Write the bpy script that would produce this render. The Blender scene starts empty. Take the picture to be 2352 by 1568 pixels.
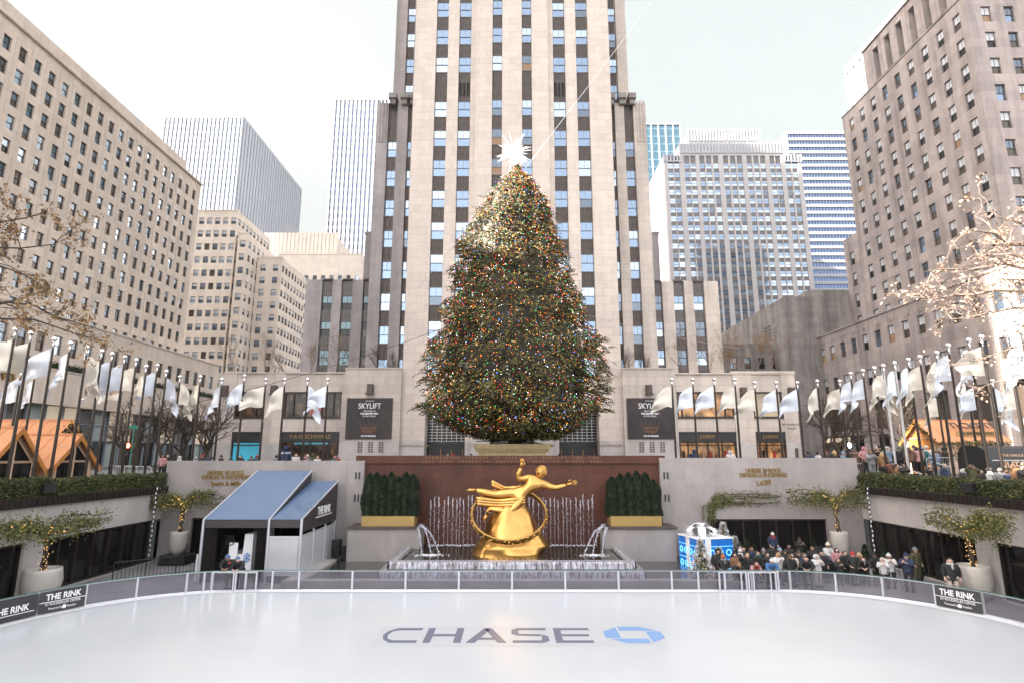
import bpy, bmesh, math, random
from math import sin, cos, pi, radians, sqrt, atan2
from mathutils import Vector, Matrix, noise
R = random.Random(7)
SC = bpy.context.scene
COL = SC.collection
# ---- camera model: used to read real positions off known planes ----
F = 1309.0; H = 6.5; PIT = radians(11.28); SP, CP = sin(PIT), cos(PIT)
def P(px, py, Y):
    u = (784 - py) / F; d = Y / (CP - u * SP)
    return Vector(((px - 1176) / F * d, Y, H + d * (SP + u * CP)))
def S(px, py, X):
    d = X * F / (px - 1176); u = (784 - py) / F
    return Vector((X, d * (CP - u * SP), H + d * (SP + u * CP)))
def G(px, py, z):
    u = (784 - py) / F; d = (z - H) / (SP + u * CP)
    return Vector(((px - 1176) / F * d, d * (CP - u * SP), z))
def proj(x, y, z):
    zz = z - H; d = y * CP + zz * SP
    if d < .1: return None
    u = -y * SP + zz * CP
    return (1176 + F * x / d, 784 - F * u / d, d)
def inview(x, y, z, m=150):
    p = proj(x, y, z)
    return bool(p) and -m < p[0] < 2352 + m and -m < p[1] < 1568 + m
ORG = {}
def tag(o, label=None, cat=None, group=None, kind=None):
    if label: o['label'] = label
    if cat: o['category'] = cat
    if group: o['group'] = group
    if kind: o['kind'] = kind
    return o
def thing(name, label, cat, loc=(0, 0, 0), group=None, rz=0):
    o = bpy.data.objects.new(name, None); COL.objects.link(o)
    o.location = loc; o.rotation_euler[2] = rz; o.empty_display_size = .2
    ORG[o.name] = Vector(loc)
    return tag(o, label, cat, group)
class MB:
    def __init__(s): s.v = []; s.f = []; s.m = []
    def quad(s, a, b, c, d, m=0):
        n = len(s.v); s.v += [tuple(a), tuple(b), tuple(c), tuple(d)]; s.f.append((n, n+1, n+2, n+3)); s.m.append(m)
    def poly(s, pts, m=0):
        n = len(s.v); s.v += [tuple(p) for p in pts]; s.f.append(tuple(range(n, n+len(pts)))); s.m.append(m)
    def box(s, x0, y0, z0, x1, y1, z1, m=0, M=None):
        n = len(s.v)
        p = [Vector(q) for q in ((x0,y0,z0),(x1,y0,z0),(x1,y1,z0),(x0,y1,z0),(x0,y0,z1),(x1,y0,z1),(x1,y1,z1),(x0,y1,z1))]
        if M is not None: p = [M @ q for q in p]
        s.v += [tuple(q) for q in p]
        for f in ((0,3,2,1),(4,5,6,7),(0,1,5,4),(1,2,6,5),(2,3,7,6),(3,0,4,7)):
            s.f.append(tuple(n+i for i in f)); s.m.append(m)
    def prism(s, pts, z0, z1, m=0, M=None):
        n = len(s.v); k = len(pts)
        q = [Vector((x, y, z0)) for x, y in pts] + [Vector((x, y, z1)) for x, y in pts]
        if M is not None: q = [M @ a for a in q]
        s.v += [tuple(a) for a in q]
        s.f.append(tuple(n+i for i in reversed(range(k)))); s.m.append(m)
        s.f.append(tuple(n+k+i for i in range(k))); s.m.append(m)
        for i in range(k):
            j = (i+1) % k; s.f.append((n+i, n+j, n+k+j, n+k+i)); s.m.append(m)
    def tube(s, pts, rs, n=8, m=0, cap=True):
        pts = [Vector(p) for p in pts]
        if not hasattr(rs, '__len__'): rs = [rs]*len(pts)
        b = len(s.v); prev = None
        for i, p in enumerate(pts):
            t = (pts[min(i+1, len(pts)-1)] - pts[max(i-1, 0)])
            if t.length < 1e-9: t = Vector((0, 0, 1))
            t.normalize()
            if prev is None:
                a = Vector((0, 0, 1)) if abs(t.z) < .9 else Vector((1, 0, 0))
                u = t.cross(a).normalized()
            else:
                u = (prev - t * prev.dot(t))
                u = u.normalized() if u.length > 1e-6 else t.orthogonal().normalized()
            prev = u; w = t.cross(u)
            for k in range(n):
                an = 2*pi*k/n
                s.v.append(tuple(p + (u*cos(an) + w*sin(an)) * rs[i]))
        for i in range(len(pts)-1):
            for k in range(n):
                k2 = (k+1) % n
                s.f.append((b+i*n+k, b+i*n+k2, b+(i+1)*n+k2, b+(i+1)*n+k)); s.m.append(m)
        if cap and n > 2:
            s.f.append(tuple(b+k for k in reversed(range(n)))); s.m.append(m)
            e = b+(len(pts)-1)*n
            s.f.append(tuple(e+k for k in range(n))); s.m.append(m)
    def lathe(s, c, prof, n=24, m=0):
        c = Vector(c); b = len(s.v)
        for r, z in prof:
            for k in range(n):
                an = 2*pi*k/n; s.v.append((c.x + r*cos(an), c.y + r*sin(an), c.z + z))
        for i in range(len(prof)-1):
            for k in range(n):
                k2 = (k+1) % n
                s.f.append((b+i*n+k, b+i*n+k2, b+(i+1)*n+k2, b+(i+1)*n+k)); s.m.append(m)
    def ball(s, c, r, n=10, m=0, sz=1):
        k = max(4, n//2)
        s.lathe(c, [(max(1e-4, r*sin(pi*i/k)), -r*sz*cos(pi*i/k)) for i in range(k+1)], n, m)
    def leaf(s, c, l, w, m=0, rng=R, up=None):
        a = Vector((rng.gauss(0, 1), rng.gauss(0, 1), rng.gauss(0, 1))).normalized() if up is None else up
        b = a.cross(Vector((rng.gauss(0, 1), rng.gauss(0, 1), rng.gauss(0, 1))))
        if b.length < 1e-5: b = a.orthogonal()
        b = b.normalized() * w * .5; a = a * l
        s.quad(c - b*.5, c + a*.5 - b, c + a, c + a*.5 + b, m)
    def build(s, name, mats, parent=None, smooth=False, loc=None):
        me = bpy.data.meshes.new(name)
        og = Vector((0, 0, 0))
        if parent is not None: og = ORG.get(parent.name, og)
        elif loc is not None: og = Vector(loc)
        me.from_pydata([(x-og.x, y-og.y, z-og.z) for x, y, z in s.v], [], s.f)
        if not isinstance(mats, (list, tuple)): mats = [mats]
        for m in mats: me.materials.append(m)
        if len(mats) > 1: me.polygons.foreach_set('material_index', s.m)
        if smooth: me.polygons.foreach_set('use_smooth', [True]*len(s.f))
        me.update()
        o = bpy.data.objects.new(name, me); COL.objects.link(o)
        if parent is not None: o.parent = parent; ORG[o.name] = og
        else: o.location = og; ORG[o.name] = og
        return o
def structure(name, mb, mats, smooth=False):
    o = mb.build(name, mats, smooth=smooth); o['kind'] = 'structure'; return o
def copy_tree(o, parent=None):
    c = o.copy(); COL.objects.link(c); c.parent = parent
    ORG[c.name] = ORG.get(o.name, Vector((0, 0, 0)))
    for ch in list(o.children): copy_tree(ch, c)
    return c
def text(name, s, size, mat, M, parent=None, ext=.02, bold=0, ax='CENTER', shear=0, sx=1, spacing=1, fit=None):
    cu = bpy.data.curves.new(name, 'FONT'); cu.body = s; cu.size = size; cu.extrude = ext; cu.offset = bold
    cu.align_x = ax; cu.align_y = 'CENTER'; cu.shear = shear; cu.resolution_u = 3; cu.space_character = spacing
    ob = bpy.data.objects.new('tmp', cu)
    me = bpy.data.meshes.new_from_object(ob)
    bpy.data.objects.remove(ob); bpy.data.curves.remove(cu)
    if fit:
        xs_ = [v.co.x for v in me.vertices]; sx = fit/(max(xs_)-min(xs_))
    T = M @ Matrix.Diagonal((sx, 1, 1, 1))
    if parent is not None: T = Matrix.Translation(-ORG.get(parent.name, Vector((0, 0, 0)))) @ T
    me.transform(T); me.materials.clear(); me.materials.append(mat); me.name = name
    o = bpy.data.objects.new(name, me); COL.objects.link(o)
    if parent is not None: o.parent = parent
    return o
def MT(x, y, z, th=0, tilt=pi/2):   # text frame on a wall whose outward normal is local -Y turned by th
    return Matrix.Translation((x, y, z)) @ Matrix.Rotation(th, 4, 'Z') @ Matrix.Rotation(tilt, 4, 'X')

# ---------------- materials ----------------
def newmat(name):
    m = bpy.data.materials.new(name); m.use_nodes = True
    nt = m.node_tree; b = nt.nodes['Principled BSDF']
    return m, nt, b
def N(nt, t, **kw):
    n = nt.nodes.new(t)
    for k, v in kw.items():
        if k in n.inputs: n.inputs[k].default_value = v
        else: setattr(n, k, v)
    return n
def L(nt, a, b): nt.links.new(a, b)
def rgba(c): return (c[0], c[1], c[2], 1)
def mat(name, c, rough=.6, metal=0, var=.12, scale=3, spec=.5, emit=None, es=1, bump=0, tr=0, fine=0):
    m, nt, b = newmat(name)
    b.inputs['Roughness'].default_value = rough; b.inputs['Metallic'].default_value = metal
    b.inputs['Specular IOR Level'].default_value = spec
    tc = N(nt, 'ShaderNodeTexCoord')
    if var or bump:
        nz = N(nt, 'ShaderNodeTexNoise', Scale=scale, Detail=5.0, Roughness=.6)
        L(nt, tc.outputs['Object'], nz.inputs['Vector'])
    if var:
        mr = N(nt, 'ShaderNodeMapRange'); mr.inputs['From Min'].default_value = .3; mr.inputs['From Max'].default_value = .7
        mr.inputs['To Min'].default_value = 1-var; mr.inputs['To Max'].default_value = 1+var
        L(nt, nz.outputs['Fac'], mr.inputs['Value'])
        mx = N(nt, 'ShaderNodeVectorMath', operation='SCALE'); mx.inputs[0].default_value = c[:3]
        L(nt, mr.outputs['Result'], mx.inputs['Scale']); L(nt, mx.outputs[0], b.inputs['Base Color'])
    else: b.inputs['Base Color'].default_value = rgba(c)
    if bump:
        bp = N(nt, 'ShaderNodeBump', Strength=bump, Distance=.02); L(nt, nz.outputs['Fac'], bp.inputs['Height']); L(nt, bp.outputs['Normal'], b.inputs['Normal'])
    if emit:
        b.inputs['Emission Color'].default_value = rgba(emit); b.inputs['Emission Strength'].default_value = es
        m.cycles.emission_sampling = 'NONE'
    return m
def stone(name, c, bw=1.6, bh=.8, joint=.012, jd=.75, var=.1, stain=.18, rough=.8, freq=2, off=.5, sc=(.55, .55, .06)):
    """coursed stone: joints, block-to-block tone, vertical rain streaks"""
    m, nt, b = newmat(name); b.inputs['Roughness'].default_value = rough
    b.inputs['Specular IOR Level'].default_value = .3
    ge = N(nt, 'ShaderNodeNewGeometry'); sp = N(nt, 'ShaderNodeSeparateXYZ'); L(nt, ge.outputs['Position'], sp.inputs[0])
    ad = N(nt, 'ShaderNodeMath', operation='ADD'); L(nt, sp.outputs['X'], ad.inputs[0]); L(nt, sp.outputs['Y'], ad.inputs[1])
    cb = N(nt, 'ShaderNodeCombineXYZ'); L(nt, ad.outputs[0], cb.inputs['X']); L(nt, sp.outputs['Z'], cb.inputs['Y'])
    br = N(nt, 'ShaderNodeTexBrick'); br.offset = off; br.offset_frequency = freq; br.squash = 1
    br.inputs['Scale'].default_value = 1; br.inputs['Brick Width'].default_value = bw; br.inputs['Row Height'].default_value = bh
    br.inputs['Mortar Size'].default_value = joint; br.inputs['Mortar Smooth'].default_value = .3; br.inputs['Bias'].default_value = 0
    br.inputs['Color1'].default_value = (1-var, 1-var, 1-var, 1); br.inputs['Color2'].default_value = (1+var, 1+var*.9, 1+var*.8, 1)
    br.inputs['Mortar'].default_value = (jd, jd, jd, 1)
    L(nt, cb.outputs[0], br.inputs['Vector'])
    mp = N(nt, 'ShaderNodeMapping'); mp.inputs['Scale'].default_value = sc; L(nt, ge.outputs['Position'], mp.inputs['Vector'])
    nz = N(nt, 'ShaderNodeTexNoise', Scale=1.0, Detail=6.0, Roughness=.65); L(nt, mp.outputs[0], nz.inputs['Vector'])
    n2 = N(nt, 'ShaderNodeTexNoise', Scale=1.7, Detail=8.0, Roughness=.7); L(nt, ge.outputs['Position'], n2.inputs['Vector'])
    s1 = N(nt, 'ShaderNodeMapRange'); s1.inputs['From Min'].default_value = .35; s1.inputs['From Max'].default_value = .6
    s1.inputs['To Min'].default_value = 1-stain; s1.inputs['To Max'].default_value = 1; L(nt, nz.outputs['Fac'], s1.inputs['Value'])
    s2 = N(nt, 'ShaderNodeMapRange'); s2.inputs['From Min'].default_value = .3; s2.inputs['From Max'].default_value = .7
    s2.inputs['To Min'].default_value = .93; s2.inputs['To Max'].default_value = 1.06; L(nt, n2.outputs['Fac'], s2.inputs['Value'])
    mm = N(nt, 'ShaderNodeMath', operation='MULTIPLY'); L(nt, s1.outputs[0], mm.inputs[0]); L(nt, s2.outputs[0], mm.inputs[1])
    v1 = N(nt, 'ShaderNodeVectorMath', operation='SCALE'); L(nt, br.outputs['Color'], v1.inputs[0]); L(nt, mm.outputs[0], v1.inputs['Scale'])
    v2 = N(nt, 'ShaderNodeVectorMath', operation='MULTIPLY'); L(nt, v1.outputs[0], v2.inputs[0]); v2.inputs[1].default_value = c[:3]
    L(nt, v2.outputs[0], b.inputs['Base Color'])
    bp = N(nt, 'ShaderNodeBump', Strength=.25, Distance=.01); L(nt, n2.outputs['Fac'], bp.inputs['Height']); L(nt, bp.outputs['Normal'], b.inputs['Normal'])
    return m
def glassy(name, c, metal=.8, rough=.06, wav=.05, sc=.35, spec=.5, emit=None, es=0):
    m, nt, b = newmat(name); b.inputs['Metallic'].default_value = metal; b.inputs['Roughness'].default_value = rough
    b.inputs['Specular IOR Level'].default_value = spec
    ge = N(nt, 'ShaderNodeNewGeometry')
    nz = N(nt, 'ShaderNodeTexNoise', Scale=sc, Detail=3.0); L(nt, ge.outputs['Position'], nz.inputs['Vector'])
    bp = N(nt, 'ShaderNodeBump', Strength=wav, Distance=.5); L(nt, nz.outputs['Fac'], bp.inputs['Height']); L(nt, bp.outputs['Normal'], b.inputs['Normal'])
    b.inputs['Base Color'].default_value = rgba(c)
    if emit: b.inputs['Emission Color'].default_value = rgba(emit); b.inputs['Emission Strength'].default_value = es; m.cycles.emission_sampling = 'NONE'
    return m
def clear_glass(name, tint=(.8, .85, .9), refl=.12, haze=.0, hc=(.6, .63, .7)):
    m = bpy.data.materials.new(name); m.use_nodes = True; nt = m.node_tree; nt.nodes.clear()
    out = N(nt, 'ShaderNodeOutputMaterial'); t = N(nt, 'ShaderNodeBsdfTransparent'); t.inputs['Color'].default_value = rgba(tint)
    g = N(nt, 'ShaderNodeBsdfGlossy'); g.inputs['Roughness'].default_value = .08; g.inputs['Color'].default_value = (1, 1, 1, 1)
    mx = N(nt, 'ShaderNodeMixShader'); mx.inputs[0].default_value = refl
    L(nt, t.outputs[0], mx.inputs[1]); L(nt, g.outputs[0], mx.inputs[2])
    last = mx
    if haze:
        d = N(nt, 'ShaderNodeBsdfDiffuse'); d.inputs['Color'].default_value = rgba(hc)
        m2 = N(nt, 'ShaderNodeMixShader'); m2.inputs[0].default_value = haze
        L(nt, mx.outputs[0], m2.inputs[1]); L(nt, d.outputs[0], m2.inputs[2]); last = m2
    L(nt, last.outputs[0], out.inputs[0])
    return m
M = {}
M['lime'] = stone('tower_limestone', (.62, .54, .49), 1.9, .95, .022, .74, .06, .1)
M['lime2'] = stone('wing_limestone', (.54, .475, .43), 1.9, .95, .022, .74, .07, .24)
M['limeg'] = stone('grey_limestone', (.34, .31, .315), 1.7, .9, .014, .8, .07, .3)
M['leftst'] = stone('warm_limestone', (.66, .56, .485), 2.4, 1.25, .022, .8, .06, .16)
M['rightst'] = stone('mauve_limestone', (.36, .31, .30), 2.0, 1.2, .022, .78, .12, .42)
M['farst'] = stone('far_limestone', (.56, .50, .45), 3.2, 1.8, .02, .9, .05, .1)
M['midst'] = stone('beige_limestone', (.66, .575, .50), 3.2, 1.8, .02, .88, .05, .12)
M['darkst'] = stone('soot_stained_limestone', (.27, .25, .24), 1.8, .9, .014, .75, .12, .5)
M['granite'] = stone('grey_granite', (.335, .305, .30), 2.9, 2.3, .008, .75, .05, .22, rough=.55, off=0, sc=(.5, .5, .25))
M['granitel'] = stone('light_granite', (.47, .44, .425), 3.4, 2.9, .006, .85, .04, .22, rough=.5, off=0, sc=(.5, .5, .3))
M['redgr'] = stone('red_granite', (.095, .034, .023), 2.25, 2.6, .012, 1.6, .08, .35, rough=.5, off=0, sc=(.5, .5, .3))
M['basin'] = stone('wet_granite', (.22, .20, .205), 2.4, 1.2, .008, .7, .06, .4, rough=.2, off=0, sc=(.7, .7, .6))
M['pave'] = stone('paving', (.26, .25, .26), 1.2, 1.2, .01, .7, .08, .2)
M['spandrel'] = mat('weathered_aluminium_spandrel', (.08, .06, .052), .5, .15, .3, 2)
M['spandrel2'] = mat('grey_aluminium_spandrel', (.13, .115, .115), .45, .3, .2, 2)
M['bronze'] = mat('dark_bronze', (.035, .027, .024), .4, .4, .2, 4)
M['frame'] = mat('window_frame_bluegrey', (.20, .22, .27), .5, .1, .1)
M['framed'] = mat('window_frame_dark', (.07, .065, .07), .5, .1, .1)
M['g_sky'] = glassy('glass_sky', (.22, .29, .39), .85, .1)
M['g_pale'] = glassy('glass_pale', (.42, .50, .58), .75, .12)
M['g_teal'] = glassy('glass_teal', (.09, .125, .14), .85)
M['g_mid'] = glassy('glass_mid', (.14, .17, .21), .8)
M['g_dark'] = glassy('glass_dark', (.012, .011, .011), 0, .08, spec=.35)
M['g_brown'] = glassy('glass_brown', (.07, .052, .04), .15, .1)
M['g_warm'] = glassy('glass_lit_warm', (.14, .085, .05), .1, .2, emit=(1, .55, .25), es=.025)
M['blind'] = mat('roller_blind', (.50, .52, .56), .4, 0, .08, 2)
M['shopglass'] = clear_glass('shop_glass', (.85, .85, .85), .03)
M['barglass'] = clear_glass('barrier_polycarbonate', (.62, .62, .68), .06, .34, (.16, .15, .18))
M['frost'] = mat('frosted_panel', (.42, .43, .45), .3, 0, .1, 1.2)
M['gold'] = mat('gilded_bronze', (.58, .33, .105), .3, 1, .1, 3, bump=.25)
M['goldsat'] = mat('satin_gold_panel', (.36, .24, .085), .45, .3, .06, 2)
M['goldlet'] = mat('gold_lettering', (.26, .16, .05), .45, .4, .1, 4)
M['alu'] = mat('aluminium', (.62, .63, .68), .35, .6, .06, 4)
M['steel'] = mat('galvanised_steel', (.45, .45, .46), .4, .7, .1, 4)
M['chrome'] = mat('polished_ball', (.9, .9, .9), .15, 1, 0)
M['pole'] = mat('brown_flagpole', (.028, .021, .018), .35, .5, .15, 3)
M['black'] = mat('black_plastic', (.018, .018, .02), .5, 0, .1, 5)
M['white'] = mat('white_paint', (.8, .8, .82), .5, 0, .04, 3)
M['hedge'] = mat('boxwood_leaf', (.032, .044, .011), .6, 0, .35, 2.5)
M['hedge2'] = mat('boxwood_leaf_yellow', (.12, .11, .03), .6, 0, .3, 2.5)
M['arbor'] = mat('arborvitae_leaf', (.010, .022, .008), .7, 0, .35, 4)
M['arbor2'] = mat('arborvitae_tip', (.026, .045, .014), .7, 0, .3, 4)
M['sprucea'] = mat('spruce_needle', (.02, .016, .005), .6, 0, .35, 3)
M['spruceb'] = mat('spruce_tip', (.15, .135, .03), .6, 0, .35, 3)
M['bark'] = mat('bark', (.055, .04, .03), .9, 0, .3, 6)
M['bark2'] = mat('pale_bark', (.19, .14, .115), .9, 0, .25, 6)
M['leafbr'] = mat('dry_leaf', (.26, .155, .07), .7, 0, .3, 6)
M['leafpink'] = mat('dry_seed_pod', (.30, .20, .14), .7, 0, .3, 6)
M['vine'] = mat('vine_leaf', (.14, .15, .05), .6, 0, .35, 6)
M['roofor'] = mat('orange_roof', (.58, .26, .12), .55, 0, .08, 1.5)
M['woodor'] = mat('orange_wood', (.50, .20, .05), .5, 0, .15, 5)
M['woodlt'] = mat('pine_board', (.52, .35, .24), .6, 0, .12, 5)
M['pot'] = mat('ceramic_pot', (.42, .39, .36), .5, 0, .15, 1.5)
M['tent'] = mat('vinyl_awning', (.085, .14, .25), .33, 0, .08, 1.2, spec=.7, bump=.1)
M['tentdk'] = mat('dark_vinyl', (.035, .028, .03), .5, 0, .15, 2)
M['blue'] = mat('bright_blue_panel', (.01, .11, .42), .35, 0, .1, 2, emit=(.02, .25, .8), es=.03)
M['cyan'] = mat('cyan_display', (.06, .36, .50), .4, 0, .12, 1, emit=(.1, .55, .7), es=.07)
M['water'] = glassy('water', (.02, .025, .02), 0, .05, .5, 6, 1)
M['foam'] = mat('foam', (.72, .72, .8), .5, 0, .2, 5)
M['asphalt'] = mat('asphalt', (.055, .055, .058), .85, 0, .15, 2)
M['snowtree'] = mat('flocked_needle', (.62, .63, .66), .7, 0, .15, 5)
M['red'] = mat('red_cloth', (.5, .02, .02), .6)
def lamp(name, c, s): return mat(name, (c[0]*.5, c[1]*.5, c[2]*.5), .4, 0, 0, emit=c, es=s)
M['fairy'] = lamp('fairy_lamp', (1, .55, .15), .55)
def facade(mb, O, th, us, zs, dep, mt=lambda i, j: 0, u0=None, back=True):
    """wall as a grid of cells; dep(i,j) = how far the cell is set back ((d,) = opening with reveal d)"""
    ux, uy = cos(th), sin(th); nx, ny = sin(th), -cos(th)
    def pt(u, d, z): return (O[0]+ux*u-nx*d, O[1]+uy*u-ny*d, z)
    nu, nz = len(us)-1, len(zs)-1
    D = [[dep(i, j) for j in range(nz)] for i in range(nu)]
    for i in range(nu):
        j = 0
        while j < nz:
            if isinstance(D[i][j], tuple): j += 1; continue
            k = j
            while k+1 < nz and D[i][k+1] == D[i][j] and mt(i, k+1) == mt(i, j): k += 1
            d = D[i][j]
            mb.quad(pt(us[i], d, zs[j]), pt(us[i+1], d, zs[j]), pt(us[i+1], d, zs[k+1]), pt(us[i], d, zs[k+1]), mt(i, j))
            j = k+1
    g = lambda i, j: (D[i][j][0] if isinstance(D[i][j], tuple) else D[i][j])
    for i in range(nu):
        for j in range(nz):
            if i+1 < nu and abs(g(i, j)-g(i+1, j)) > 1e-6:
                a, b = g(i, j), g(i+1, j); m = mt(i, j) if a < b else mt(i+1, j)
                mb.quad(pt(us[i+1], a, zs[j]), pt(us[i+1], b, zs[j]), pt(us[i+1], b, zs[j+1]), pt(us[i+1], a, zs[j+1]), m)
            if j+1 < nz and abs(g(i, j)-g(i, j+1)) > 1e-6:
                a, b = g(i, j), g(i, j+1); m = mt(i, j) if a < b else mt(i, j+1)
                mb.quad(pt(us[i], a, zs[j+1]), pt(us[i+1], a, zs[j+1]), pt(us[i+1], b, zs[j+1]), pt(us[i], b, zs[j+1]), m)
    return pt
def mass(mb, x0, x1, y0, y1, z0, z1, skip='', m=0):
    if 'f' not in skip: mb.quad((x0, y0, z0), (x1, y0, z0), (x1, y0, z1), (x0, y0, z1), m)
    if 'b' not in skip: mb.quad((x1, y1, z0), (x0, y1, z0), (x0, y1, z1), (x1, y1, z1), m)
    if 'l' not in skip: mb.quad((x0, y1, z0), (x0, y0, z0), (x0, y0, z1), (x0, y1, z1), m)
    if 'r' not in skip: mb.quad((x1, y0, z0), (x1, y1, z0), (x1, y1, z1), (x1, y0, z1), m)
    if 't' not in skip: mb.quad((x0, y0, z1), (x1, y0, z1), (x1, y1, z1), (x0, y1, z1), m)
_WM = {}
def win_mb(w, h, style):
    mb = MB(); f = .07 if style != 'far' else .12
    if style == 'far':
        mb.quad((0, 0, 0), (w, 0, 0), (w, 0, h*.5), (0, 0, h*.5), 2); mb.quad((0, 0, h*.5), (w, 0, h*.5), (w, 0, h), (0, 0, h), 1)
        mb.box(0, -.08, h*.47, w, .0, h*.53, 0); return mb
    mb.quad((f, 0, f), (w-f, 0, f), (w-f, 0, h*.5), (f, 0, h*.5), 2)
    mb.quad((f, -.04, h*.5), (w-f, -.04, h*.5), (w-f, -.04, h-f), (f, -.04, h-f), 1)
    for b in ((0, -.07, 0, f, .02, h), (w-f, -.07, 0, w, .02, h), (f, -.07, 0, w-f, .02, f), (f, -.07, h-f, w-f, .02, h), (f, -.07, h*.5-.04, w-f, .02, h*.5+.04)): mb.box(*b, m=0)
    if style == 'sash': mb.box(w*.5-.025, -.065, h*.5+.04, w*.5+.025, -.03, h-f, 0)
    return mb
def windows(parent, wl, th, style, kinds, frame, rng, lim=100, name='window'):
    """wl: (x,y,z,w,h) world positions of the lower-left corner; kinds: (weight, upper, lower)"""
    tot = sum(k[0] for k in kinds)
    def pick():
        r = rng.random()*tot
        for i, k in enumerate(kinds):
            r -= k[0]
            if r <= 0: return i
        return 0
    ths = th if isinstance(th, list) else [th]*len(wl)
    it = []
    for w, t in zip(wl, ths):
        if not inview(w[0], w[1], w[2]): continue
        d = proj(w[0], w[1], w[2])[2]; fs = 1
        if abs(sin(t)) > .5: fs = abs(w[0])/max(1, w[1])
        it.append((w[3]*w[4]*fs/d/d, w, t, pick()))
    it.sort(key=lambda q: -q[0])
    og = ORG[parent.name]
    for a, w, t, k in it[:lim]:
        key = (round(w[3], 2), round(w[4], 2), style, kinds[k][1:], frame)
        if key not in _WM:
            o = win_mb(w[3], w[4], style).build(name, [M[frame], M[kinds[k][1]], M[kinds[k][2]]])
            _WM[key] = o.data; 
        else: o = bpy.data.objects.new(name, _WM[key]); COL.objects.link(o)
        o.parent = parent; o.location = Vector(w[:3])-og; o.rotation_euler[2] = t
    if len(it) > lim:
        mats = [frame] + [q for k in kinds for q in k[1:]]; big = MB()
        for a, w, t, k in it[lim:]:
            s = win_mb(w[3], w[4], style); n = len(big.v); c, sn = cos(t), sin(t)
            big.v += [(w[0]+x*c-y*sn, w[1]+x*sn+y*c, w[2]+z) for x, y, z in s.v]
            big.f += [tuple(n+i for i in f) for f in s.f]; big.m += [0 if q == 0 else 2*k+q for q in s.m]
        o = big.build(name+'_rows', [M[q] for q in mats], parent); o['kind'] = 'stuff'
def regular(a, b, n, w):
    """n openings of width w evenly spaced between a and b -> breakpoints and the index set of openings"""
    p = (b-a)/n; us = [a]
    for i in range(n): us += [a+p*(i+.5)-w/2, a+p*(i+.5)+w/2]
    return us+[b]
# ================= BUILDINGS =================
PL = 4.9      # street level behind the sunken rink
rb = random.Random(11)
def ribbed(name, w, h, n, mt, parent, locs, th=0):
    mb = MB(); mb.box(0, -.03, 0, w, 0, h, 0)
    for k in range(n):
        x = w*(k+.5)/n; mb.box(x-.05*w, -.13, .05, x+.05*w, -.02, h-.05, 0)
    mb.box(0, -.1, 0, w, -.02, .09, 0); mb.box(0, -.1, h-.09, w, -.02, h, 0)
    me = None
    for p in locs:
        if me is None: o = mb.build(name, M[mt]); me = o.data
        else: o = bpy.data.objects.new(name, me); COL.objects.link(o)
        o.parent = parent; o.location = Vector(p)-ORG[parent.name]; o.rotation_euler[2] = th
def wall_with_windows(mb, O, th, wins, z0, z1, u0, u1, rec=.28, m=0):
    """plain wall, wins: regular grid given as (centres_u, width, [(zc,h)...])"""
    cu, w, rows = wins
    us = [u0] + [q for c in cu for q in (c-w/2, c+w/2)] + [u1]
    zs = [z0] + [q for c, h in sorted(rows) for q in (c-h/2, c+h/2)] + [z1]
    dep = lambda i, j: (rec,) if (i % 2 == 1 and j % 2 == 1) else 0
    facade(mb, O, th, us, zs, dep, lambda i, j: m)
    out = []
    ux, uy, nx, ny = cos(th), sin(th), sin(th), -cos(th)
    for c in cu:
        for zc, h in rows:
            out.append((O[0]+ux*(c-w/2)-nx*rec, O[1]+uy*(c-w/2)-ny*rec, zc-h/2, w, h))
    return out
TOWER_K = [(5, 'g_sky', 'g_sky'), (4, 'g_pale', 'g_sky'), (3, 'g_pale', 'g_pale'), (2, 'g_sky', 'g_mid'), (.3, 'g_mid', 'g_warm')]
LOW_K = [(4, 'g_mid', 'g_mid'), (3, 'g_teal', 'g_dark'), (2, 'blind', 'g_mid'), (1, 'g_teal', 'g_brown')]
# ---- 30 Rock: front slab, shoulders, upper slab, low wings ----
tw = thing('office_tower', 'tall limestone tower with dark ribbed spandrels rising behind the lit spruce', 'tower', (0, 64, PL))
tops = [17.77, 21.85, 25.93, 30.01, 34.1, 38.21, 42.27, 46.3, 50.32, 56.65, 60.73, 64.8, 68.9, 73.0, 77.1, 81.2]
WH = 2.2
us = [-12.45, -9.75, -8.2, -6.8, -5.25, -4.6, -2.5, -1.25, 1.25, 2.5, 4.6, 5.25, 6.8, 8.2, 9.75, 12.45]
zs = [PL, 8.1, 12.6, 14.6] + [q for t in tops for q in (t-WH, t)] + [86]
cols = {1, 3, 6, 8, 11, 13}; cbay = {5, 6, 7, 8, 9}
def tdep(i, j):
    base = 0. if i in cbay else .35
    if j < 2:
        if i in (1, 2, 3, 11, 12, 13): return 2.6
        if i in (6, 7, 8): return 2.4
        return base
    if i in cols and j >= 3:
        if j % 2 == 0: return (base+.5,)
        return base+.5
    return base
mb = MB(); facade(mb, (0, 64), 0, us, zs, tdep, lambda i, j: 1 if j == 0 else 0)
mass(mb, -12.45, 12.45, 64.35, 72, PL, 86, 'f')
mb.build('wall', [M['lime'], M['granitel']], tw)
wl = []; sp_ = []; sp2 = []
for i in sorted(cols):
    base = 64+(.5 if i in cbay else .85); w = us[i+1]-us[i]
    for k, t in enumerate(tops):
        wl.append((us[i], base, t-WH, w, WH))
        if k+1 < len(tops):
            (sp2 if tops[k+1]-t > 5 else sp_).append((us[i], base, t, w))
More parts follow.
